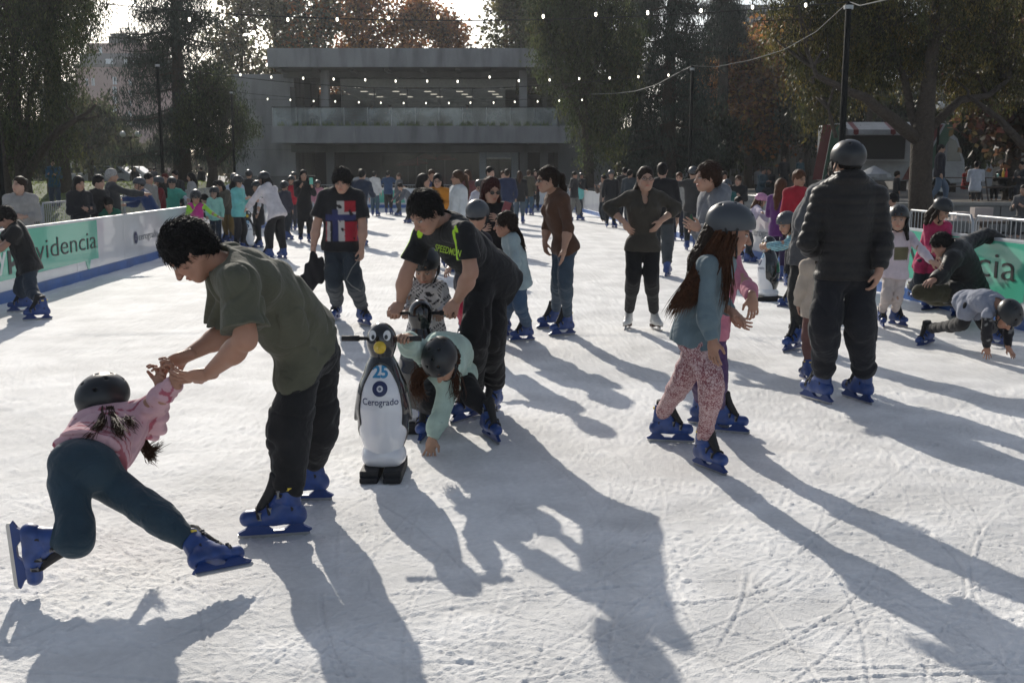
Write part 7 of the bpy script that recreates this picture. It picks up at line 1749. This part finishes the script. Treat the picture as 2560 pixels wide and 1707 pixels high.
def car(x, Y, yaw, c, label, z=0.0, L=4.2, van=False):
    p = at(x, 435, Y); t = thing('parked_car', (p.x, Y, z), label, 'car', rz=rad(yaw)); h2 = 1.95 if van else 1.42
    m = mat('car_%s' % '_'.join('%d' % (q * 100) for q in c), c, rough=.25, coat=.5)
    prof = [(-L / 2, .32), (-L / 2, .78), (-L * .42, .90), (-L * .26, .95), (-L * .14, h2), (L * .28, h2), (L * .42, .98), (L / 2, .88), (L / 2, .32)] if not van else [(-L / 2, .32), (-L / 2, .85), (-L * .40, 1.0), (-L * .28, h2), (L * .48, h2), (L / 2, 1.2), (L / 2, .32)]
    b = MB(); b.prism(prof, 1.7); b.build('body', m, t, bevel=.08)
    b = MB(); b.prism([(-L * .24, .98), (-L * .135, h2 - .08), (L * .26, h2 - .08), (L * .36, .98)], 1.72); b.build('window', m_dw, t)
    b = MB(); b.add([(-L * .262, -.7, 1.0), (-L * .262, .7, 1.0), (-L * .157, .62, h2 - .08), (-L * .157, -.62, h2 - .08)], [(0, 1, 2, 3)]); b.build('windscreen', m_dw, t)
    for sx in (-.31, .31):
        for sy in (-1, 1): b = MB(); b.tube([(L * sx, sy * .72, .32), (L * sx, sy * .87, .32)], .32, 16); w_ = b.build('wheel', m_rub, t); b = MB(); b.tube([(L * sx, sy * .74, .32), (L * sx, sy * .88, .32)], .17, 12); b.build('rim', m_stl, w_)
    for sy in (-.6, .6): b = MB(); b.box((-L / 2 - .005, sy, .68), (.03, .3, .14)); b.build('headlight', m_pw, t)
car(1700, 66, 75, (.5, .52, .55), 'white car parked facing us, right of the conifer trunks', van=True)
car(1640, 70, 80, (.04, .04, .05), 'dark car behind the conifer trunks'); car(212, 68, 10, (.5, .5, .5), 'pale car beyond the lawn, left of the blue-jacket man', z=.7); car(258, 66, 5, (.3, .32, .34), 'silver car beyond the lawn, right of the blue-jacket man', z=.7); car(305, 70, 0, (.55, .55, .56), 'white car beyond the lawn below the street lamp', z=.7)
m_glo = mat('lamp_globe', (.75, .75, .72), rough=.25)
def lamp(x, y, Y, label, two=True):
    p = at(x, y, Y); t = thing('street_lamp', (p.x, Y, 0), label, 'street lamp', 'globe street lamps'); r = .17
    b = MB(); b.tube([(0, 0, 0), (0, 0, p.z - .1)], [.07, .045], 8); b.tube([(-.42 if two else 0, 0, p.z - .12), (.42 if two else 0, 0, p.z - .12)], .03, 6); b.build('post', m_pole, t)
    for s in ((-.42, .42) if two else (0,)): b = MB(); b.lathe([(r * math.sin(a), p.z + r * math.cos(a) * -1 + .05) for a in np.linspace(.1, 3.04, 9)], (s, 0, 0), 14); b.build('globe', m_glo, t, smooth=True)
lamp(326, 338, 60, 'double-globe street lamp in haze left of the left black pole'); lamp(245, 408, 95, 'far low double-globe street lamp behind the lawn'); lamp(388, 390, 90, 'single far globe lamp behind the left pole', False); lamp(474, 406, 95, 'single far globe lamp left of the small pepper tree', False)
lamp(2350, 268, 42, 'globe street lamp among the foliage above the food truck', False); lamp(1515, 400, 80, 'far globe lamp between the right tree trunks', False)
b = MB(); b.box((0, 0, .5), (2.6, 1.2, 1.05)); tag(b.build('planter', m_conc, bevel=.03, loc=(at(1462, 435, 50).x, 50.9 + 1.2, -.02)), 'concrete planter block at the far right corner under the standing man', 'planter')
b = MB(); b.box((0, 0, .44), (2.4, .42, .06)); b.box((-.9, 0, .2), (.1, .38, .42)); b.box((.9, 0, .2), (.1, .38, .42)); tag(b.build('bench', m_tw, loc=(at(2566, 435, 26).x, 26.15, 0)), 'plain wooden bench in front of the retaining wall at the right edge', 'bench')
b = MB(); b.box((0, 0, .0), (.9, .5, .05)); b.box((.2, .1, .12), (.35, .22, .2)); b.box((-.25, 0, .08), (.25, .3, .12)); tag(b.build('litter', mat('bags', (.35, .3, .28), rough=.7), loc=at(2432, 548, 20)), 'pile of bags and cups behind the right barriers', 'bags')
# ------------------------------------------------------------------ the air
hz = MB(); hz.box((0, 635, 22.0), (1900, 1430, 46.4)); ho = hz.build('haze', None); tag(ho, kind='stuff')
mh = bpy.data.materials.new('haze_air'); mh.use_nodes = True; n_ = mh.node_tree.nodes; n_.remove(n_['Principled BSDF'])
pvn = n_.new('ShaderNodeVolumePrincipled'); pvn.inputs['Color'].default_value = (.86, .90, .96, 1); pvn.inputs['Density'].default_value = .00042; pvn.inputs['Anisotropy'].default_value = .45
mh.node_tree.links.new(pvn.outputs[0], n_['Material Output'].inputs['Volume']); ho.data.materials.append(mh)
sc.render.film_transparent = False
print('SCRIPT TIME', time.time() - T0)
